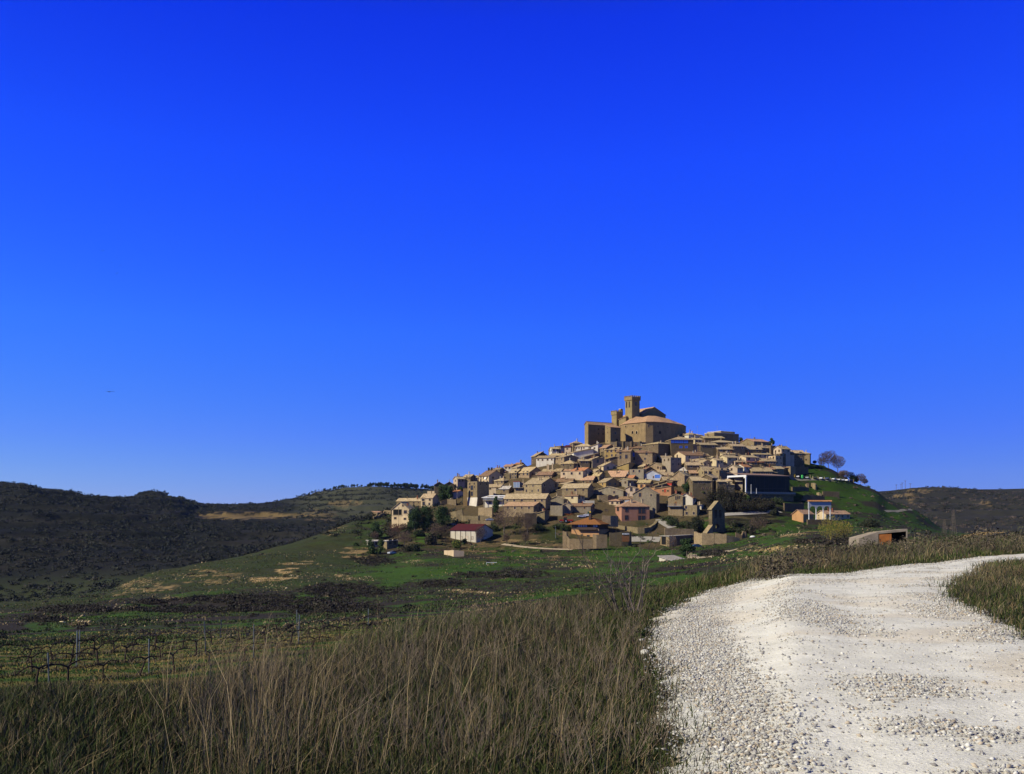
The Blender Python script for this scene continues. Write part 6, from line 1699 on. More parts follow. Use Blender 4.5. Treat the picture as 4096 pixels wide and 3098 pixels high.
def keep_th(x, Y, X, z, py, r):
    k = np.zeros(len(x), bool)
    for cx, cy, rx, ry, ya, yb in TH: k |= (((x-cx)/rx)**2+((py-cy)/ry)**2 < r.uniform(.4, 1.25, len(x))) & (Y > ya) & (Y < yb)
    return k | (r.random(len(x)) < .006)
scrub('thicket', 66000, -330, 3700, 62, 430, lambda Y: .26+Y*.0016, VS, 'purplish brown bramble thickets in the valley fields', keep_th, per=80, seed=4, lk=(.11, .26))
def keep_vill(x, Y, X, z, py, r): return (r.random(len(x)) < np.where((py > 2085) | (x > 3120) | (x < 1560), .55, .12))
scrub('bushes', 2200, 1420, 3720, 425, 610, lambda Y: .75+0*Y, np.concatenate([DKB, GREENB, BRB]), 'low weeds and bushes on the banks round the houses', keep_vill, per=34, seed=6)

# tufts of green and yellowed grass over the fields
def tufts(name, n, xlo, xhi, Ylo, Yhi, hgt, cols, label, keep=None, seed=1, wid=.16):
    r = np.random.default_rng(seed)
    x = r.uniform(xlo, xhi, n); Yq = np.exp(r.uniform(np.log(Ylo), np.log(Yhi), n)); z = land_z(x, Yq); X = (x-HX)*Yq/F; py = ypx(z, Yq)
    if keep is not None:
        k = keep(x, Yq, X, z, py, r); x, Yq, z, X = x[k], Yq[k], z[k], X[k]
    n = len(x); h = hgt(Yq)*r.uniform(.4, 1.5, n); a = r.uniform(0, 6.28, n); w = h*wid*r.uniform(.7, 1.6, n)
    P = np.stack([X, Yq, z-.03], 1); d = np.stack([np.cos(a), np.sin(a), 0*a], 1); ln = r.normal(0, .35, (n, 3))*h[:, None]; ln[:, 2] = h
    V = np.stack([P-d*w[:, None], P+d*w[:, None], P+ln], 1).reshape(-1, 3)
    c = cols[r.integers(0, len(cols), n)]*r.uniform(.7, 1.35, (n, 1))
    return tag(np_obj(name, V, np.arange(len(V)).reshape(-1, 3), M_LEAF, np.repeat(c, 3, 0)), label, kind='stuff')
def keep_verge(x, Y, X, z, py, r):
    crest = np.interp(x, _kx, _kY[:, 1]); return (Y > crest*.72) & (Y < crest*1.25) & ~in_road(X, Y) & (fbm(X*.25, Y*.25, 3) > .47)
scrub('verge_scrub', 1500, 2950, 4300, 26, 74, lambda Y: .16+.0045*Y, np.array([(.085,.067,.042), (.06,.048,.034), (.05,.05,.024), (.11,.09,.055)]), 'brown twiggy scrub among the tall grass beyond the road', keep_verge, per=170, flat=1.0, seed=9, lk=(.05, .12))
GT = np.array([(.036,.074,.011), (.028,.055,.010), (.048,.066,.015), (.06,.056,.022)])
tufts('field_grass', 260000, -330, 3600, 60, 430, lambda Y: .10+Y*.00055, GT, 'short green grass in the valley fields', lambda x, Y, X, z, py, r: fbm(X*.05, Y*.07, 3) > .47, seed=8, wid=.4)

DG = np.array([(.20,.145,.07), (.26,.19,.10), (.14,.105,.055)])
def keep_dead(x, Y, X, z, py, r):
    k = fbm(X*.06+90, Y*.05+z*.5, 4)+.4*(r.random(len(x))-.5) > .66
    for px, py_, rx, ry, pc, ps, ya, yb in PATCH:
        if pc[0] > .15 and ya < 640: k |= (((x-px)/(rx*1.2))**2+((py-py_)/(ry*1.25))**2 < r.uniform(.2, 1.2, len(x))) & (Y > ya) & (Y < yb) & (r.random(len(x)) < .35)
    return k
tufts('dead_grass', 70000, -330, 3600, 66, 440, lambda Y: .10+Y*.0007, DG, 'pale dead grass tufts in the valley fields', keep_dead, seed=12, wid=.5)
def pale_pos(n):
    r = np.random.default_rng(14); out = []
    for px, py_, rx, ry, pc, ps, ya, yb in PATCH:
        if pc[0] > .15 and ya < 640:
            for _ in range(45):
                p = seen_at(px+r.normal(0, rx*.5), py_+r.normal(0, ry*.45), ya, yb+200, True)
                if p is not None: out.append(tuple(p))
    return np.array(out)
Vp, Tp, Cp = stones(1, pale_pos, .07, .5, np.array([(.34,.26,.14), (.40,.33,.20), (.28,.22,.13)]))
tag(np_obj('pale_rocks', Vp, Tp, M_STONE, Cp), 'small pale rocks and broken earth on the bare patches of the fields', kind='stuff')
# ------------------------------------------------------------------ dry grass, weeds and vineyard close to the camera
STRAW = np.array([(.26,.19,.095), (.18,.135,.07), (.32,.25,.14), (.15,.105,.055)])
BROWN = np.array([(.092,.079,.052), (.07,.061,.043), (.115,.097,.064), (.05,.045,.033), (.14,.118,.08)])
GRN = np.array([(.034,.052,.011), (.045,.064,.015), (.026,.042,.010), (.064,.072,.020)])
def blades(name, n, pick, label, seed):
    """pick(r, n) -> x column, distance, height, width, colours; slender bent blades with one knee"""
    r = np.random.default_rng(seed)
    X, Y, h, w, c, lean = pick(r, n)
    n = len(X); z = ground(X, Y)
    a = r.uniform(0, 6.28, n); d = np.stack([np.cos(a), np.sin(a), 0*a], 1)*w[:, None]*.5
    P = np.stack([X, Y, z-.02], 1)
    b = r.uniform(0, 6.28, n); ln = np.stack([np.cos(b), np.sin(b), 0*b], 1)*(lean*h)[:, None]
    ln[:, 0] += .06*h
    up = np.array((0, 0, 1.0))
    M1 = P+ln*.22+up*(h*.55)[:, None]
    T_ = P+ln*r.uniform(.7, 1.1, (n, 1))+up*(h*r.uniform(.82, 1.0, n))[:, None]
    V = np.stack([P-d, P+d, M1+d*.75, M1-d*.75, T_], 1).reshape(-1, 3)
    i = (np.arange(n)*5)[:, None]
    T = np.concatenate([i+np.array((0, 1, 2)), i+np.array((0, 2, 3)), i+np.array((3, 2, 4))], 1).reshape(-1, 3)
    cc = np.repeat(c, 5, 0).reshape(n, 5, 3)*np.array((.8, .8, 1.0, 1.0, 1.05))[None, :, None]
    return tag(np_obj(name, V, T, M_GRASS, cc.reshape(-1, 3)), label, kind='stuff')
M_GRASS = tint_mat('grass_blades', 0.85, 0.15)
def bank_zone(r, n, Ylo, Yhi, xlo=-260, xhi=4300, jit=.09):
    """points on the bank and verges, off the road"""
    x = r.uniform(xlo, xhi, n*3); Y = np.exp(r.uniform(np.log(Ylo), np.log(Yhi), n*3))
    X = (x-HX)*Y/F
    crest = np.interp(x, _kx, _kY[:, 1])
    k = (Y < crest*1.5+1.5)
    x, Y, X = x[k], Y[k], X[k]
    k = ~in_road(X+r.normal(0, jit, len(X)), Y+r.normal(0, jit, len(X)))
    # the near side of the road bends away out of frame: keep only ground that can be seen
    x, Y, X = x[k][:n], Y[k][:n], X[k][:n]
    return x, Y, X
def edge_dist(X, Y):
    P = RLs[::4, :2]; d = np.full(len(X), 9.0)
    for p in P: d = np.minimum(d, np.hypot(X-p[0], Y-p[1]))
    return d
def dry_pick(r, n):
    x, Y, X = bank_zone(r, n, 4.2, 60)
    m = len(x); dens = fbm(X*.55, Y*.55, 4); big = fbm(X*.16+11, Y*.16, 3)
    ed = edge_dist(X, Y); open_ = np.clip(ed/1.6, .15, 1)
    right = (x > 2750) & (Y > 19)
    leftlow = sstep(1500, 500, x)
    inner = (X > np.interp(Y, RRs[::-1, 1], RRs[::-1, 0])-.3) & (x > 3500) & (Y < 40)
    h = r.uniform(.10, .47, m)*(.18+1.35*dens)*open_*(1.0+.45*right)*(1-.55*leftlow)
    nearlow = (x > 1000) & (x < 2700)
    h = h*np.where(nearlow, .42+.58*sstep(6.5, 11.5, Y), 1.0)*np.where(inner, .5, 1.0)
    tall = r.random(m) < .02; h = np.where(tall & ~inner, h*1.5+.15, h)
    w = np.clip(.0024+.00036*Y, .003, .016)*r.uniform(.7, 1.5, m)
    c = np.where((r.random(m) < .26+.3*right*(big > .5))[:, None], STRAW[r.integers(0, 4, m)], BROWN[r.integers(0, 5, m)])
    g = (r.random(m) < .20+.5*nearlow*sstep(1100, 1500, x)*(1-sstep(7, 11.5, Y))+.5*(open_ < .7)+.6*sstep(.50, .62, fbm(X*.3+30, Y*.3, 3)))
    c = np.where(g[:, None], GRN[r.integers(0, 4, m)]*1.5, c)
    patch = fbm(X*.45+60, Y*.45, 3)
    c = c*(r.uniform(.55, 1.35, m)*(.72+.12*right)*(.45+1.1*patch))[:, None]
    k = r.random(m) < np.clip(.35+1.1*(dens-.3), .15, 1)
    lean = np.abs(r.normal(.42, .5, m))
    return X[k], Y[k], h[k], w[k], c[k], lean[k]
blades('dry_grass', 300000, dry_pick, 'tangled dry brown and straw grass on the roadside banks', 21)
def low_pick(r, n):
    x, Y, X = bank_zone(r, n, 4.2, 40, jit=.2)
    m = len(x); ed = edge_dist(X, Y)
    h = r.uniform(.04, .22, m)*np.clip(.6+ed*.4, .5, 1.2); w = np.clip(.004+.0007*Y, .005, .03)
    c = np.where((r.random(m) < .62)[:, None], GRN[r.integers(0, 4, m)]*.9, np.where((r.random(m) < .5)[:, None], BROWN[r.integers(0, 5, m)], STRAW[r.integers(0, 4, m)]*.7))
    return X, Y, h, w, c*r.uniform(.6, 1.15, (m, 1)), np.abs(r.normal(.3, .5, m))
blades('green_undergrowth', 170000, low_pick, 'short green weeds at the foot of the dry grass', 22)

# long straw stalks at the vineyard edge
def stalk_pick(r, n):
    x = np.concatenate([r.normal(1020, 190, n//2), r.uniform(650, 2500, n-n//2)]); Y = r.uniform(5.5, 12.5, n)
    X = (x-HX)*Y/F
    k = ~in_road(X, Y); X, Y, x = X[k], Y[k], x[k]; m = len(X)
    h = r.uniform(.5, 1.15, m); w = r.uniform(.002, .0045, m)
    c = STRAW[r.integers(0, 4, m)]*r.uniform(.7, 1.1, (m, 1))
    return X, Y, h, w, c, np.abs(r.normal(.5, .4, m))
blades('straw_stalks', 1300, stalk_pick, 'long pale straw stalks standing above the dry grass', 23)

# twiggy weeds: bare forked stems, merged as undergrowth
def twigs(name, spots, label, mat, seed):
    r = random.Random(seed); m = MB()
    for X, Y, hh, nst in spots:
        z = gz(X, Y)
        for s in range(nst):
            a = r.uniform(0, 6.28); d = Vector((math.cos(a)*r.uniform(.1, .55), math.sin(a)*r.uniform(.1, .5), 1)).normalized()
            p = Vector((X+r.gauss(0, .05), Y+r.gauss(0, .05), z-.03)); rad = .0018+.00018*Y; L = hh*r.uniform(.45, 1.0)
            n = 4
            for i in range(n):
                d = (d+Vector((r.gauss(0, .16), r.gauss(0, .16), r.gauss(0, .08)))).normalized()
                q = p+d*(L/n); m.tube(p, q, rad*(1-.2*i), rad*(1-.2*(i+1)), 3, 0, False)
                if i >= 1:
                    for _ in range(r.randint(0, 2)):
                        e = (d+Vector((r.gauss(0, .7), r.gauss(0, .7), r.gauss(.2, .3)))).normalized()
                        m.tube(q, q+e*L*r.uniform(.12, .3), rad*.5, rad*.25, 3, 0, False)
                p = q
    return tag(m.build(name, mat), label, kind='stuff')
sp = []
r0 = random.Random(5)
while len(sp) < 420:
    x = r0.uniform(700, 2640); Y = math.exp(r0.uniform(math.log(6), math.log(22))); X = (x-HX)*Y/F
    if Y < np.interp(x, _kx, _kY[:, 1])*1.25 and not in_road(np.array([X]), np.array([Y]))[0]: sp.append((X, Y, r0.uniform(.3, .75), r0.randint(2, 5)))
twigs('bare_weeds', sp, 'bare forked weed stems among the dry grass', plain_mat('grey_weed_stems', (.12,.095,.07), .95, .1, .4, 3.0), 31)

# the big bare shrub at the road edge
_q = seen_at(2505, 2462, 4, 60, False); Xs, Ysb = _q.x, _q.y; SHK = 270*Ysb/F/.92
sh_ = empty('bare_shrub', (Xs, Ysb, gz(Xs, Ysb)), 0, 'tall bare shrub of pale forked stems rising from the dry grass beside the road', 'shrub')
M_PALE = plain_mat('pale_stems', (.20,.16,.125), .9, .15, .35, 5.0)
r0 = random.Random(77)
def stem(m, p, d, L, rad, lev):
    n = 5
    for i in range(n):
        d = (d+Vector((r0.gauss(0, .09), r0.gauss(0, .09), .02))).normalized(); q = p+d*(L/n)
        m.tube(p, q, rad*(1-.13*i), rad*(1-.13*(i+1)), 5, 0, False)
        if lev < 2 and i >= 2 and r0.random() < .8:
            e = (d+Vector((r0.gauss(0, .55), r0.gauss(0, .5), r0.gauss(.1, .2)))).normalized(); stem(m, q, e, L*r0.uniform(.25, .45), rad*.55, lev+1)
        p = q
ma, mb_ = MB(), MB()
for i in range(15):
    a = r0.uniform(-1, 1); stem(ma if i % 5 < 2 else mb_, Vector((r0.gauss(.05, .12), r0.gauss(0, .1), -.05)), Vector((a*.42, r0.gauss(0, .22), 1)).normalized(), r0.uniform(.55, 1.0), r0.uniform(.006, .011), 0)
for a in (-.62, .5, -.3):
    stem(ma, Vector((a*.2, 0, -.05)), Vector((a, .1, 1)).normalized(), 1.0, .011, 0)
sh_.scale = (SHK, SHK, SHK)
ma.build('dark_stems', plain_mat('dark_stems_bark', (.07,.058,.05), .9, .1, .3, 5.0), sh_); mb_.build('pale_stems', M_PALE, sh_)

# stones at the verge
def rock(p, s, mat, label, name='stone', flat=.6, group=None):
    bm = bmesh.new(); bmesh.ops.create_icosphere(bm, subdivisions=3, radius=1)
    o1, o2 = rnd.uniform(0, 50), rnd.uniform(0, 50)
    for v in bm.verts:
        f = .72+.6*float(fbm(np.array([v.co.x*1.6+o1]), np.array([v.co.y*1.6+v.co.z*1.3+o2]), 3)[0]); v.co = v.co*f; v.co.z *= flat
    me = bpy.data.meshes.new(name); bm.to_mesh(me); bm.free(); me.materials.append(mat)
    o = bpy.data.objects.new(name, me); o.location = p; o.scale = (s, s*.8, s); o.rotation_euler = (0, 0, rnd.uniform(0, 6)); link(o)
    return tag(o, label, 'stone', group)
M_ROCK = plain_mat('white_limestone', (.56,.55,.49), .9, .1, .25, 6.0)
for x, y, s, lb in ((2580,2617,.075,'white fist-sized stone lying in the grass at the road edge'),(2566,2564,.04,'small white stone beside a dark weed at the road edge'),(2840,2365,.05,'white stone at the far bend of the verge')):
    p = seen_at(x, y, 3, 40, True); rock(p+Vector((0,0,s*.25)), s, M_ROCK, lb)
p = seen_at(2572, 2552, 3, 40, True)
V, Q, C_ = leaf_cloud([(0,0,.05,.17,.10,.07,160)], .03, GRN*1.1); wd = np_obj('weed', V, Q, M_LEAF, C_); wd.location = p; tag(wd, 'dark leafy weed at the road edge beside a small white stone', 'plant')
p = seen_at(2760, 2399, 3, 60, True)
p = seen_at(3340, 2232, 40, 330, True) or onland(3340, 44)
rock(Vector(((3340-HX)*50/F, 50, (HY-2236)*50/F)), .33, plain_mat('tan_boulder', (.42,.29,.14), .95, .1, .3, 2.0), 'tan boulder showing above the tall grass beyond the road', 'boulder', .8)

# ------------------------------------------------------------------ vineyard
M_VINE = plain_mat('vine_bark', (.045,.033,.026), .95, .1, .4, 8.0)
def vine_mesh(seed):
    r = random.Random(seed); t = MB(); a = MB()
    p = Vector((0, 0, -.1)); d = Vector((r.gauss(0, .12), r.gauss(0, .1), 1)).normalized()
    for i in range(4):
        d = (d+Vector((r.gauss(0, .12), r.gauss(0, .1), .1))).normalized(); q = p+d*.19; t.tube(p, q, .055-.006*i, .05-.006*i, 6, 0, i == 0); p = q
    top = p
    for s in (-1, 1):
        p = top; d = Vector((s*.75, 0, .75)).normalized(); rad = .036
        for i in range(6):
            d = (d+Vector((s*.28, r.gauss(0, .10), r.gauss(-.16, .12)))).normalized(); q = p+d*.155; a.tube(p, q, rad, rad*.9, 5, 0, i == 5); rad *= .9
            if i > 0:
                e = Vector((r.gauss(0, .3), r.gauss(0, .25), 1)).normalized(); a.tube(q, q+e*r.uniform(.07, .16), .02, .010, 4)
                a.tube(q-Vector((0,0,.01)), q+Vector((0,0,.035)), .038, .026, 5)
            p = q
    return t.mesh('trunk', M_VINE), a.mesh('arms', M_VINE)
VM = [vine_mesh(s) for s in range(5)]
M_STAKE = plain_mat('galvanised_stake', (.13,.15,.16), .5, .4, .15, 5.0, metal=.5)
m = MB(); m.box(-.022,.022,-.022,.022,-.3,1.52); m.box(-.03,.03,-.03,-.0225,1.2,1.3); m.box(-.03,.03,-.03,-.0225,.75,.85); STK = m.mesh('vine_stake', M_STAKE)
rows = [[(-250,2690),(60,2660),(560,2602),(1010,2560),(1480,2512)], [(-250,2728),(60,2700),(560,2648),(1000,2598),(1500,2546)], [(-250,2800),(60,2762),(480,2712),(900,2650),(1300,2600)]]
nv = 0
for ri, row in enumerate(rows):
    P = [seen_at(x, y, 16, 130, False) for x, y in row]; P = [p for p in P if p]
    for i in range(len(P)-1):
        L = (P[i+1]-P[i]).length; n = max(1, int(L/1.55))
        for j in range(n):
            q = P[i].lerp(P[i+1], (j+.5)/n); q.x += rnd.gauss(0, .06); q.y += rnd.gauss(0, .06); q.z = gz(q.x, q.y)
            dirn = P[i+1]-P[i]; az = math.atan2(dirn.y, dirn.x)
            if (j+ri) % 5 == 2:
                o = bpy.data.objects.new('vine_stake', STK); o.location = (q.x+.5*math.cos(az), q.y+.5*math.sin(az), gz(q.x+.5*math.cos(az), q.y+.5*math.sin(az))); o.rotation_euler = (rnd.gauss(0,.03), rnd.gauss(0,.05), az); o.scale = (1,1,rnd.uniform(.9,1.15))
                link(o); tag(o, 'thin grey metal stake between leafless vines in the vineyard', 'stake', 'metal stakes of the vineyard')
            root = empty('grapevine', q, az+rnd.gauss(0, .12), 'leafless gnarled grapevine trained in a vineyard row', 'vine', 'leafless vines in the vineyard rows')
            s = rnd.uniform(.85, 1.2); root.scale = (s, s, s)
            tm, am = VM[nv % 5]; nv += 1
            link(bpy.data.objects.new('trunk', tm), root); link(bpy.data.objects.new('arms', am), root)
    m = MB()
    for i in range(len(P)-1):
        n = max(2, int((P[i+1]-P[i]).length/3)); qs = [P[i].lerp(P[i+1], j/n) for j in range(n+1)]
        for q in qs: q.z = gz(q.x, q.y)
        for a_, b_ in zip(qs, qs[1:]):
            m.tube(a_+Vector((0,0,.86)), b_+Vector((0,0,.86)), .007, .007, 3, 0, False)
    if m.v: tag(m.build('trellis_wire', M_STAKE), ['trellis wire of the vineyard row farthest from the road','trellis wire of the second farthest vineyard row','trellis wire of the middle vineyard row','trellis wire of the second nearest vineyard row','trellis wire of the nearest vineyard row'][ri], 'wire')
# cut canes and dry weeds lying along the rows
def cane_pick(r, n):
    Xs_, Ys_ = [], []
    for row in rows:
        P = [seen_at(x, y, 16, 130, False) for x, y in row]; P = [p for p in P if p]
        for i in range(len(P)-1):
            k = int(n*(P[i+1]-P[i]).length/400); t = r.random(k)
            Xs_.append(P[i].x+(P[i+1].x-P[i].x)*t+r.normal(0, .18, k)); Ys_.append(P[i].y+(P[i+1].y-P[i].y)*t-.35+r.normal(0, .22, k))
    X, Y = np.concatenate(Xs_), np.concatenate(Ys_); m = len(X)
    c = np.where((r.random(m) < .7)[:, None], BROWN[r.integers(0, 5, m)], STRAW[r.integers(0, 4, m)]*.6)
    return X, Y, r.uniform(.10, .34, m), np.full(m, .03)*r.uniform(.6, 1.5, m), c, r.normal(.9, .5, m)
blades('vineyard_litter', 26000, cane_pick, 'cut canes and dead weeds under the vines', 24)
def vgr(r, n):
    x = r.uniform(-300, 1900, n); Y = np.exp(r.uniform(np.log(18), np.log(95), n)); X = (x-HX)*Y/F; m = n
    g = fbm(X*.3, Y*.5, 3) > .46
    c = np.where(g[:, None], GRN[r.integers(0, 4, m)]*1.8, np.array((.24,.18,.06))*r.uniform(.6, 1.1, (m, 1)))
    return X, Y, r.uniform(.03, .14, m), .012+.0012*Y, c*r.uniform(.7, 1.3, (m, 1)), r.normal(.4, .4, m)
blades('vineyard_grass', 60000, vgr, 'thin green and ochre grass between the vine rows', 25)

# ------------------------------------------------------------------ vehicles and small things
M_TYRE = plain_mat('tyre_rubber', (.012,.012,.013), .9, .1, .2)
M_CARGL = plain_mat('car_glass', (.02,.025,.03), .1, .6, .1)
M_RIM = plain_mat('wheel_rim', (.35,.35,.36), .4, .5, .1, metal=.5)
def car(p, az, paint, label, group=None, name='parked_car'):
    root = empty(name, p, az, label, 'car', group)
    prof = [(-2.05,.35),(-2.1,.62),(-2.0,.92),(-1.75,1.0),(-1.25,1.05),(-.75,1.42),(.55,1.46),(1.35,1.02),(1.75,.95),(2.05,.7),(2.1,.38),(1.9,.25),(-1.9,.25)]
    m = MB()
    def w(z): return .86 if z < 1.0 else .86-.22*(z-1.0)/.46
    L = [(x, -w(z), z) for x, z in prof]; R = [(x, w(z), z) for x, z in prof]
    m.poly(L); m.poly(R[::-1])
    for i in range(len(prof)): j = (i+1) % len(prof); m.poly((L[j], L[i], R[i], R[j]))
    m.build('body', paint, root)
    g = MB()
    for s in (-1, 1):
        q = [(-1.15, s*(w(1.08)+.012), 1.08), (-.72, s*(w(1.36)+.012), 1.36), (.5, s*(w(1.38)+.012), 1.38), (1.1, s*(w(1.08)+.012), 1.08)]; g.poly(q if s < 0 else q[::-1])
    g.build('side_windows', M_CARGL, root)
    g = MB(); g.poly(((.62,-.6,1.45),(1.32,-.76,1.07),(1.32,.76,1.07),(.62,.6,1.45))); g.v = [(x+.02,y,z+.02) for x,y,z in g.v]; g.build('windscreen', M_CARGL, root)
    g = MB(); g.poly(((-1.22,-.76,1.1),(-.8,-.6,1.4),(-.8,.6,1.4),(-1.22,.76,1.1))); g.v = [(x-.02,y,z+.02) for x,y,z in g.v]; g.build('rear_window', M_CARGL, root)
    for sx in (-1.3, 1.3):
        for sy in (-.82, .82):
            t = MB(); t.tube((0,-.1,0),(0,.1,0),.31,.31,14); o = t.build('wheel', M_TYRE, root); o.location = (sx, sy, .31)
            t = MB(); t.tube((0,-.105,0),(0,.105,0),.19,.19,10); t.build('rim', M_RIM, o)
    for sy in (-.6, .6):
        t = MB(); t.box(2.0,2.09,sy-.17,sy+.17,.62,.76); t.build('headlight', M_WHITE, root)
    return root
PAINT = {k: plain_mat(k+'_car_paint', c, .3, .5, .04) for k, c in dict(white=(.62,.62,.62), silver=(.32,.34,.37), blue=(.02,.035,.12), dark=(.02,.022,.028), red=(.22,.012,.012)).items()}
for x, y, col, lb in ((400,927,'white','white car by the yellow bin in the car park'),(570,945,'silver','silver car next to the green recycling container'),(710,950,'dark','first dark car along the car park row'),(815,955,'white','white car between two dark cars in the row'),(925,960,'blue','dark blue car in the middle of the row'),(1045,970,'silver','silver car followed by a white one in the row'),(1125,980,'white','white car beside the wooden posts'),(1205,985,'silver','small silver car glinting in the sun'),(1275,990,'white','white van-like car near the end of the row'),(1355,995,'blue','dark blue car last in the row')):
    px, py = cpx('C', x, y+12); p = place(px, py, 430); p.z += .12
    car(p, rnd.uniform(.9, 1.3), PAINT[col], lb+' on the hill shoulder', 'cars in the hill car park')
for x, y, az, col, lb in ((335,1020,.25,'white','white car parked on the grass behind the russet-roofed house'),(430,1002,.1,'white','second white car behind the russet-roofed house, partly hidden')):
    px, py = cpx('E', x, y); car(place(px, py, 430), az, PAINT[col], lb)
px, py = cpx('F', 385, 1405); car(place(px, py, 300), .9, PAINT['silver'], 'small silver car beside the dark bushes at the outer gardens')
px, py = cpx('D', 700, 1345); car(place(px, py, 300), .2, PAINT['silver'], 'pale car on the lane above the red-roofed shed')
px, py = cpx('G', 740, 1280); car(place(px, py, 300), .3, plain_mat('teal_paint', (.03,.09,.14), .4, .4), 'blue-green car in the shade of the ruined wall')
# posts along the car park
m = MB(); m.tube((0,0,-.3),(0,0,1.9),.17,.15,7); PST = m.mesh('wooden_post', M_CHIM)
for x, y in ((625,945),(670,960),(762,965),(872,975),(982,985),(1090,995),(1165,1003),(1315,1015),(1392,1020),(1468,1030),(1540,1038)):
    px, py = cpx('C', x, y); o = bpy.data.objects.new('wooden_post', PST); o.location = place(px, py, 430); link(o); tag(o, 'short pale wooden post along the outer edge of the car park', 'post', 'posts of the car park')
# recycling containers
def bin_(crop, x, y, col, label):
    px, py = cpx(crop, x, y); p = place(px, py, 430); r = empty('recycling_container', p, 0, label, 'container')
    m = MB(); m.lathe([(.85,0),(1.0,.3),(1.0,1.6),(.8,2.1),(.35,2.35)], 14); m.build('body', col, r); m = MB(); m.tube((0,-.8,1.75),(0,-1.02,1.75),.16,.16,8); m.build('slot', M_BLACK, r)
bin_('C', 478, 955, plain_mat('green_plastic', (.05,.42,.08), .5, .4, .1), 'bright green round recycling container in the car park')
bin_('C', 338, 935, plain_mat('yellow_plastic', (.5,.30,.02), .5, .4, .1), 'yellow-orange bin beside the dark terrace wall')
px, py = cpx('E', 480, 975); m = MB(); m.box(-1.1,1.1,-.7,.7,.2,1.5); m.box(-1.15,1.15,-.75,.75,1.501,1.65); o = m.build('skip', plain_mat('green_metal', (.02,.08,.04), .6, .3, .1)); o.location = place(px, py, 430); tag(o, 'dark green waste container behind the white parked cars', 'container')
# tractor and red implements
px, py = cpx('D', 2020, 1380); tr = empty('tractor', place(px, py, 400), .05, 'red tractor with a dark cab on the grass near the russet-roofed house', 'tractor')
M_TRED = plain_mat('tractor_red', (.30,.02,.015), .5, .4, .1)
m = MB(); m.box(-2.3,-.3,-.45,.45,.9,1.7); m.box(-.35,1.2,-.35,.35,.7,1.2); m.build('bonnet', M_TRED, tr)
m = MB(); m.prism([(-.3,-.75),(1.3,-.75),(1.3,.75),(-.3,.75)], 1.25, 2.75); m.build('cab', M_CARGL, tr)
m = MB(); m.box(-.4,1.4,-.85,.85,2.76,2.9); m.build('cab_roof', M_TRED, tr)
m = MB(); m.box(1.5,4.4,-.9,.9,.9,1.7); m.box(1.2,1.5,-.1,.1,.9,1.1); m.build('trailer', M_TRED, tr)
for x, r_, w_ in ((-1.8,.55,.3),(.8,.9,.42),(3.4,.5,.25)):
    for s in (-1, 1):
        t = MB(); t.tube((0,-w_/2,0),(0,w_/2,0),r_,r_,18); o = t.build('wheel', M_TYRE, tr); o.location = (x, s*.9, r_); t = MB(); t.tube((0,-w_/2-.02,0),(0,w_/2+.02,0),r_*.5,r_*.5,12); t.build('rim', M_RIM, o)
for x, lb in ((2075,'first red-brown farm implement by the grey shed wall'),(2110,'middle red-brown farm implement by the grey shed wall'),(2180,'last red-brown farm implement by the rough stone wall')):
    px, py = cpx('D', x, 1250); im = empty('farm_implement', place(px, py, 400), rnd.uniform(0, 1), lb, 'implement')
    m = MB(); m.box(-1.2,1.2,-.1,.1,.8,1.0); m.box(-1.2,1.2,.6,.8,.8,1.0)
    m.build('beam', M_RUST, im)
    for j in range(6): t = MB(); t.tube((-1+.4*j,-.02,.9),(-1.1+.4*j,-.3,.0),.06,.04,5); t.build('tine', M_RUST, im)
# white goal-like frame and pale trough in the fields
for x, y, lb in ((1966,2255,'small white frame standing in the green field'),):
    p = place(x, y+5, 200); fr_o = empty('white_frame', p, .1, lb, 'frame'); k = p.y/F
    m = MB(); w = 20*k
    for xx in (-w, w*.1): m.box(xx-.07, xx+.07, -.07, .07, -.2, .75)
    m.build('leg', M_WHITE, fr_o); m = MB(); m.box(-w-.1, w+.1, -.12, .12, .751, .95); m.build('bar', M_WHITE, fr_o)
p = place(3650, 2030, 300)
# sign posts, masts and aerials
def mast(x, yb, yt, label, Y=None, name='aerial', cross=True, r=.05):
    p = place(x, yb, 430, Y=Y); h = (yb-yt)*p.y/F; m = MB(); m.tube((0,0,-1),(0,0,h),r,r*.7,6)
    if cross:
        for q in (.98, .93, .88): m.box(-.6,.6,-.025,.025,h*q-.02,h*q+.02)
    o = m.build(name, M_METAL); o.location = p; return tag(o, label, 'aerial')
for x, yb, yt, Yq, lb in ((2790,1735,1706,628,'thin aerial mast above the white-columned loggia house'),(2869,1728,1706,630,'lamp-like mast on the flat fortress block'),(3001,1752,1741,610,'small aerial on the skyline house with the stone end wall'),(3145,1785,1765,620,'faint aerial above the pinkish tall house'),(2162,1808,1772,610,'tall thin aerial beside the dark tall gabled house'),(1984,1880,1850,600,'aerial above the satellite-dish house'),(1882,1900,1890,590,'small aerial above the tower-like stone house')):
    mast(x, yb, yt, lb, Yq)
for x, yb, yt, lb in ((2222,2155,2105,'dark lamp pole on the green bank near the tractor'),(2451,2114,2065,'dark lamp pole beside the russet-roofed house'),(1825,1990,1920,'pale pole below the tall narrow pale house')):
    o = mast(x, yb, yt, lb, None, 'lamp_pole', False, .07); o['category'] = 'pole'
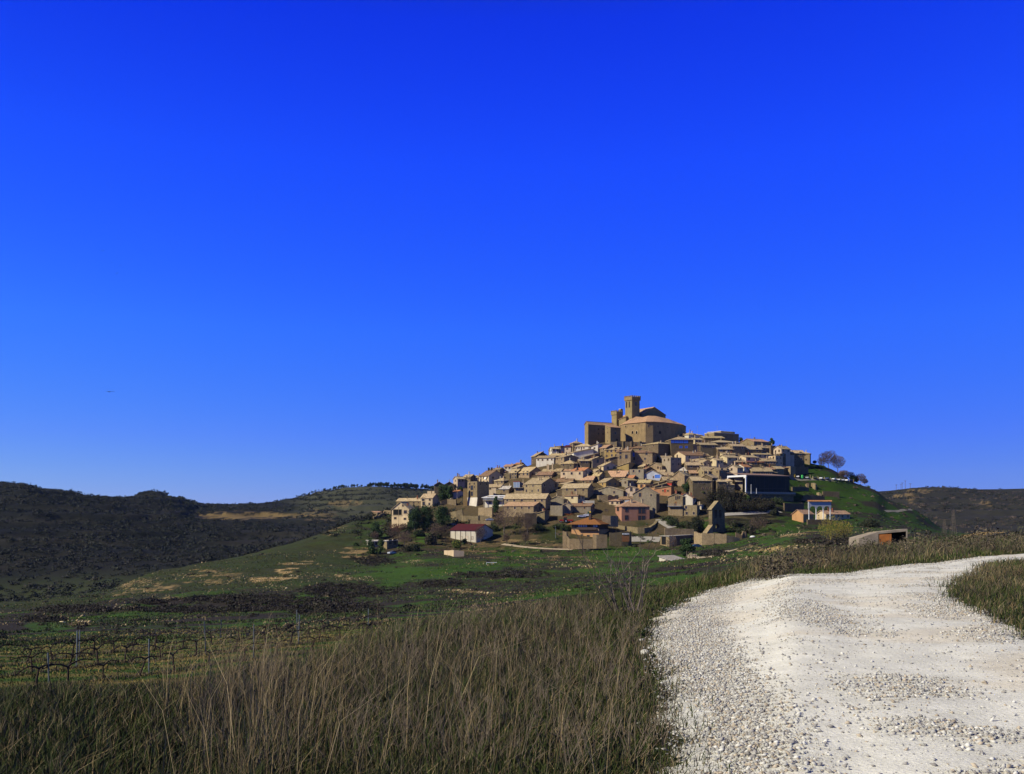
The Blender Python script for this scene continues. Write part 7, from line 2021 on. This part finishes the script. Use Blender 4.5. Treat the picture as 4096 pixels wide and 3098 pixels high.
for x, yb, yt, lb in ((3585,1963,1948,'first power pole on the far ridge'),(3604,1960,1945,'second power pole on the far ridge'),(3609,1958,1938,'third power pole on the far ridge'),(3621,1956,1928,'tallest power pole on the far ridge'),(3641,1952,1937,'last power pole on the far ridge')):
    Yq = 1560; z = land_z([x], [Yq])[0]; h = (yb-yt)*Yq/F+3; m = MB(); m.tube((0,0,-1),(0,0,h),.3,.22,6); m.box(-2.2,2.2,-.15,.15,h-.6,h-.3); m.box(-1.2,1.2,-.15,.15,h-1.9,h-1.6)
    o = m.build('power_pole', M_BARK); o.location = ((x-HX)*Yq/F, Yq, z); tag(o, lb, 'pole')
def pylon(x, yb, yt, Yq, label, w=2.2):
    p = Vector(((x-HX)*Yq/F, Yq, float(land_z([x], [Yq])[0]))); h = (HY-yt)*Yq/F-p.z; m = MB(); n = 7
    for sx in (-1, 1):
        for sy in (-1, 1): m.tube((sx*w*.5, sy*w*.5, -.5), (sx*.25, sy*.25, h), .09, .06, 4)
    for i in range(n):
        a0, a1 = w*.5*(1-i/n)+.25*i/n, w*.5*(1-(i+1)/n)+.25*(i+1)/n
        for sy in (-1, 1): m.tube((-a0, sy*a0, h*i/n), (a1, sy*a1, h*(i+1)/n), .04, .04, 3); m.tube((a0, sy*a0, h*i/n), (-a1, sy*a1, h*(i+1)/n), .04, .04, 3)
    m.box(-2.2, 2.2, -.1, .1, h-.15, h); o = m.build('pylon', M_BARK); o.location = p; tag(o, label, 'pylon')
pylon(3813, 2112, 2040, 420, 'tall lattice pylon in front of the far hill')
pylon(3777, 2105, 2078, 400, 'small lattice mast on the hill spur beside the tall pylon', 1.6)
# fence posts in the field by the small grey shed
m = MB(); m.tube((0,0,-.3),(0,0,1.7),.07,.06,6); FPT = m.mesh('fence_post', M_DKWOOD)
for x, y in ((505,1590),(775,1590),(660,1500),(715,1480),(360,1585),(430,1585),(560,1540),(610,1520)):
    px, py = cpx('G', x, y+10); o = bpy.data.objects.new('fence_post', FPT); o.location = place(px, py, 60); link(o); tag(o, 'dark wooden fence post beside the dirt track', 'post', 'fence posts along the dirt track')
# small leaning scraps the photograph shows in white
for x, y, s, lb in ((3010,2150,1.5,'white plastic sheet at the end of the ruined wall'),(3185,2232,.7,'crumpled white bag in the grass of the mound')):
    p = place(x, y, 150); rock(p+Vector((0,0,.2)), s, M_WHITE, lb, 'plastic_sheet', .35)['category'] = 'litter'
# birds
def bird(x, y, Y, span, label, roll=0):
    r_ = empty('bird', ((x-HX)*Y/F, Y, (HY-y)*Y/F), rnd.uniform(-.3, .3), label, 'bird', None); r_.rotation_euler.x = .25; r_.rotation_euler.y = roll
    m = MB(); prof = [(.0,-.34),(.05,-.25),(.085,0),(.06,.2),(.015,.34)]; b = 0
    for rr, yy in prof:
        for i in range(8): t = math.pi*2*i/8; m.v.append((max(rr,.004)*math.cos(t), yy, max(rr,.004)*.9*math.sin(t)))
    for k in range(4):
        for i in range(8): j = (i+1) % 8; m.f.append((k*8+i, k*8+j, k*8+8+j, k*8+8+i)); m.m.append(0)
    s = span/1.9
    sec = [(.05,-.16,.14,.0),(.42,-.14,.12,.10),(.78,-.10,.06,.06),(.95,-.02,.0,.0)]
    for sg in (-1, 1):
        for q, w in zip(sec, sec[1:]):
            for dz in (0, -.015):
                f = [(sg*q[0],q[1],q[3]+dz),(sg*w[0],w[1],w[3]+dz),(sg*w[0],w[2]+.01,w[3]+dz),(sg*q[0],q[2],q[3]+dz)]; m.poly(f if (sg > 0) == (dz == 0) else f[::-1])
    m.poly(((-.05,-.3,0),(.05,-.3,0),(.13,-.52,0),(-.13,-.52,0)))
    m.v = [(v[0]*s, v[1]*s, v[2]*s) for v in m.v]
    m.build('body', plain_mat('dark_feathers', (.02,.018,.016), .9, .1), r_)
bird(411, 1004, 130, 1.0, 'largest dark bird gliding at the top of the flock')
bird(439, 1568, 120, 1.3, 'lone dark bird with spread wings low over the hills')
for x, y, lb in ((447,1051,'tiny dark bird just below the largest bird'),(482,1063,'tiny dark bird farthest from the largest bird'),(468,1094,'tiny dark bird in the lower pair, nearer the village'),(442,1099,'tiny dark bird lowest of the upper flock'),(2135,1462,'tiny dark speck of a bird high beside the church')):
    bird(x, y, 260, 1.1, lb, rnd.uniform(-.4, .4))
# ------------------------------------------------------------------ thin blue air
m = MB(); m.box(-3800, 4200, -40, 5900, -140, 260)
M_HAZE = bpy.data.materials.new('thin_air'); M_HAZE.use_nodes = True
hn, hl = M_HAZE.node_tree.nodes, M_HAZE.node_tree.links
hn.clear(); hv = hn.new('ShaderNodeVolumePrincipled'); ho = hn.new('ShaderNodeOutputMaterial')
hv.inputs['Color'].default_value = (0.45, 0.66, 1.0, 1); hv.inputs['Density'].default_value = 0.000018; hv.inputs['Anisotropy'].default_value = 0.0
hl.new(hv.outputs[0], ho.inputs['Volume'])
o = m.build('haze', M_HAZE); tag(o, 'thin blue air between the road and the far hills', kind='stuff')
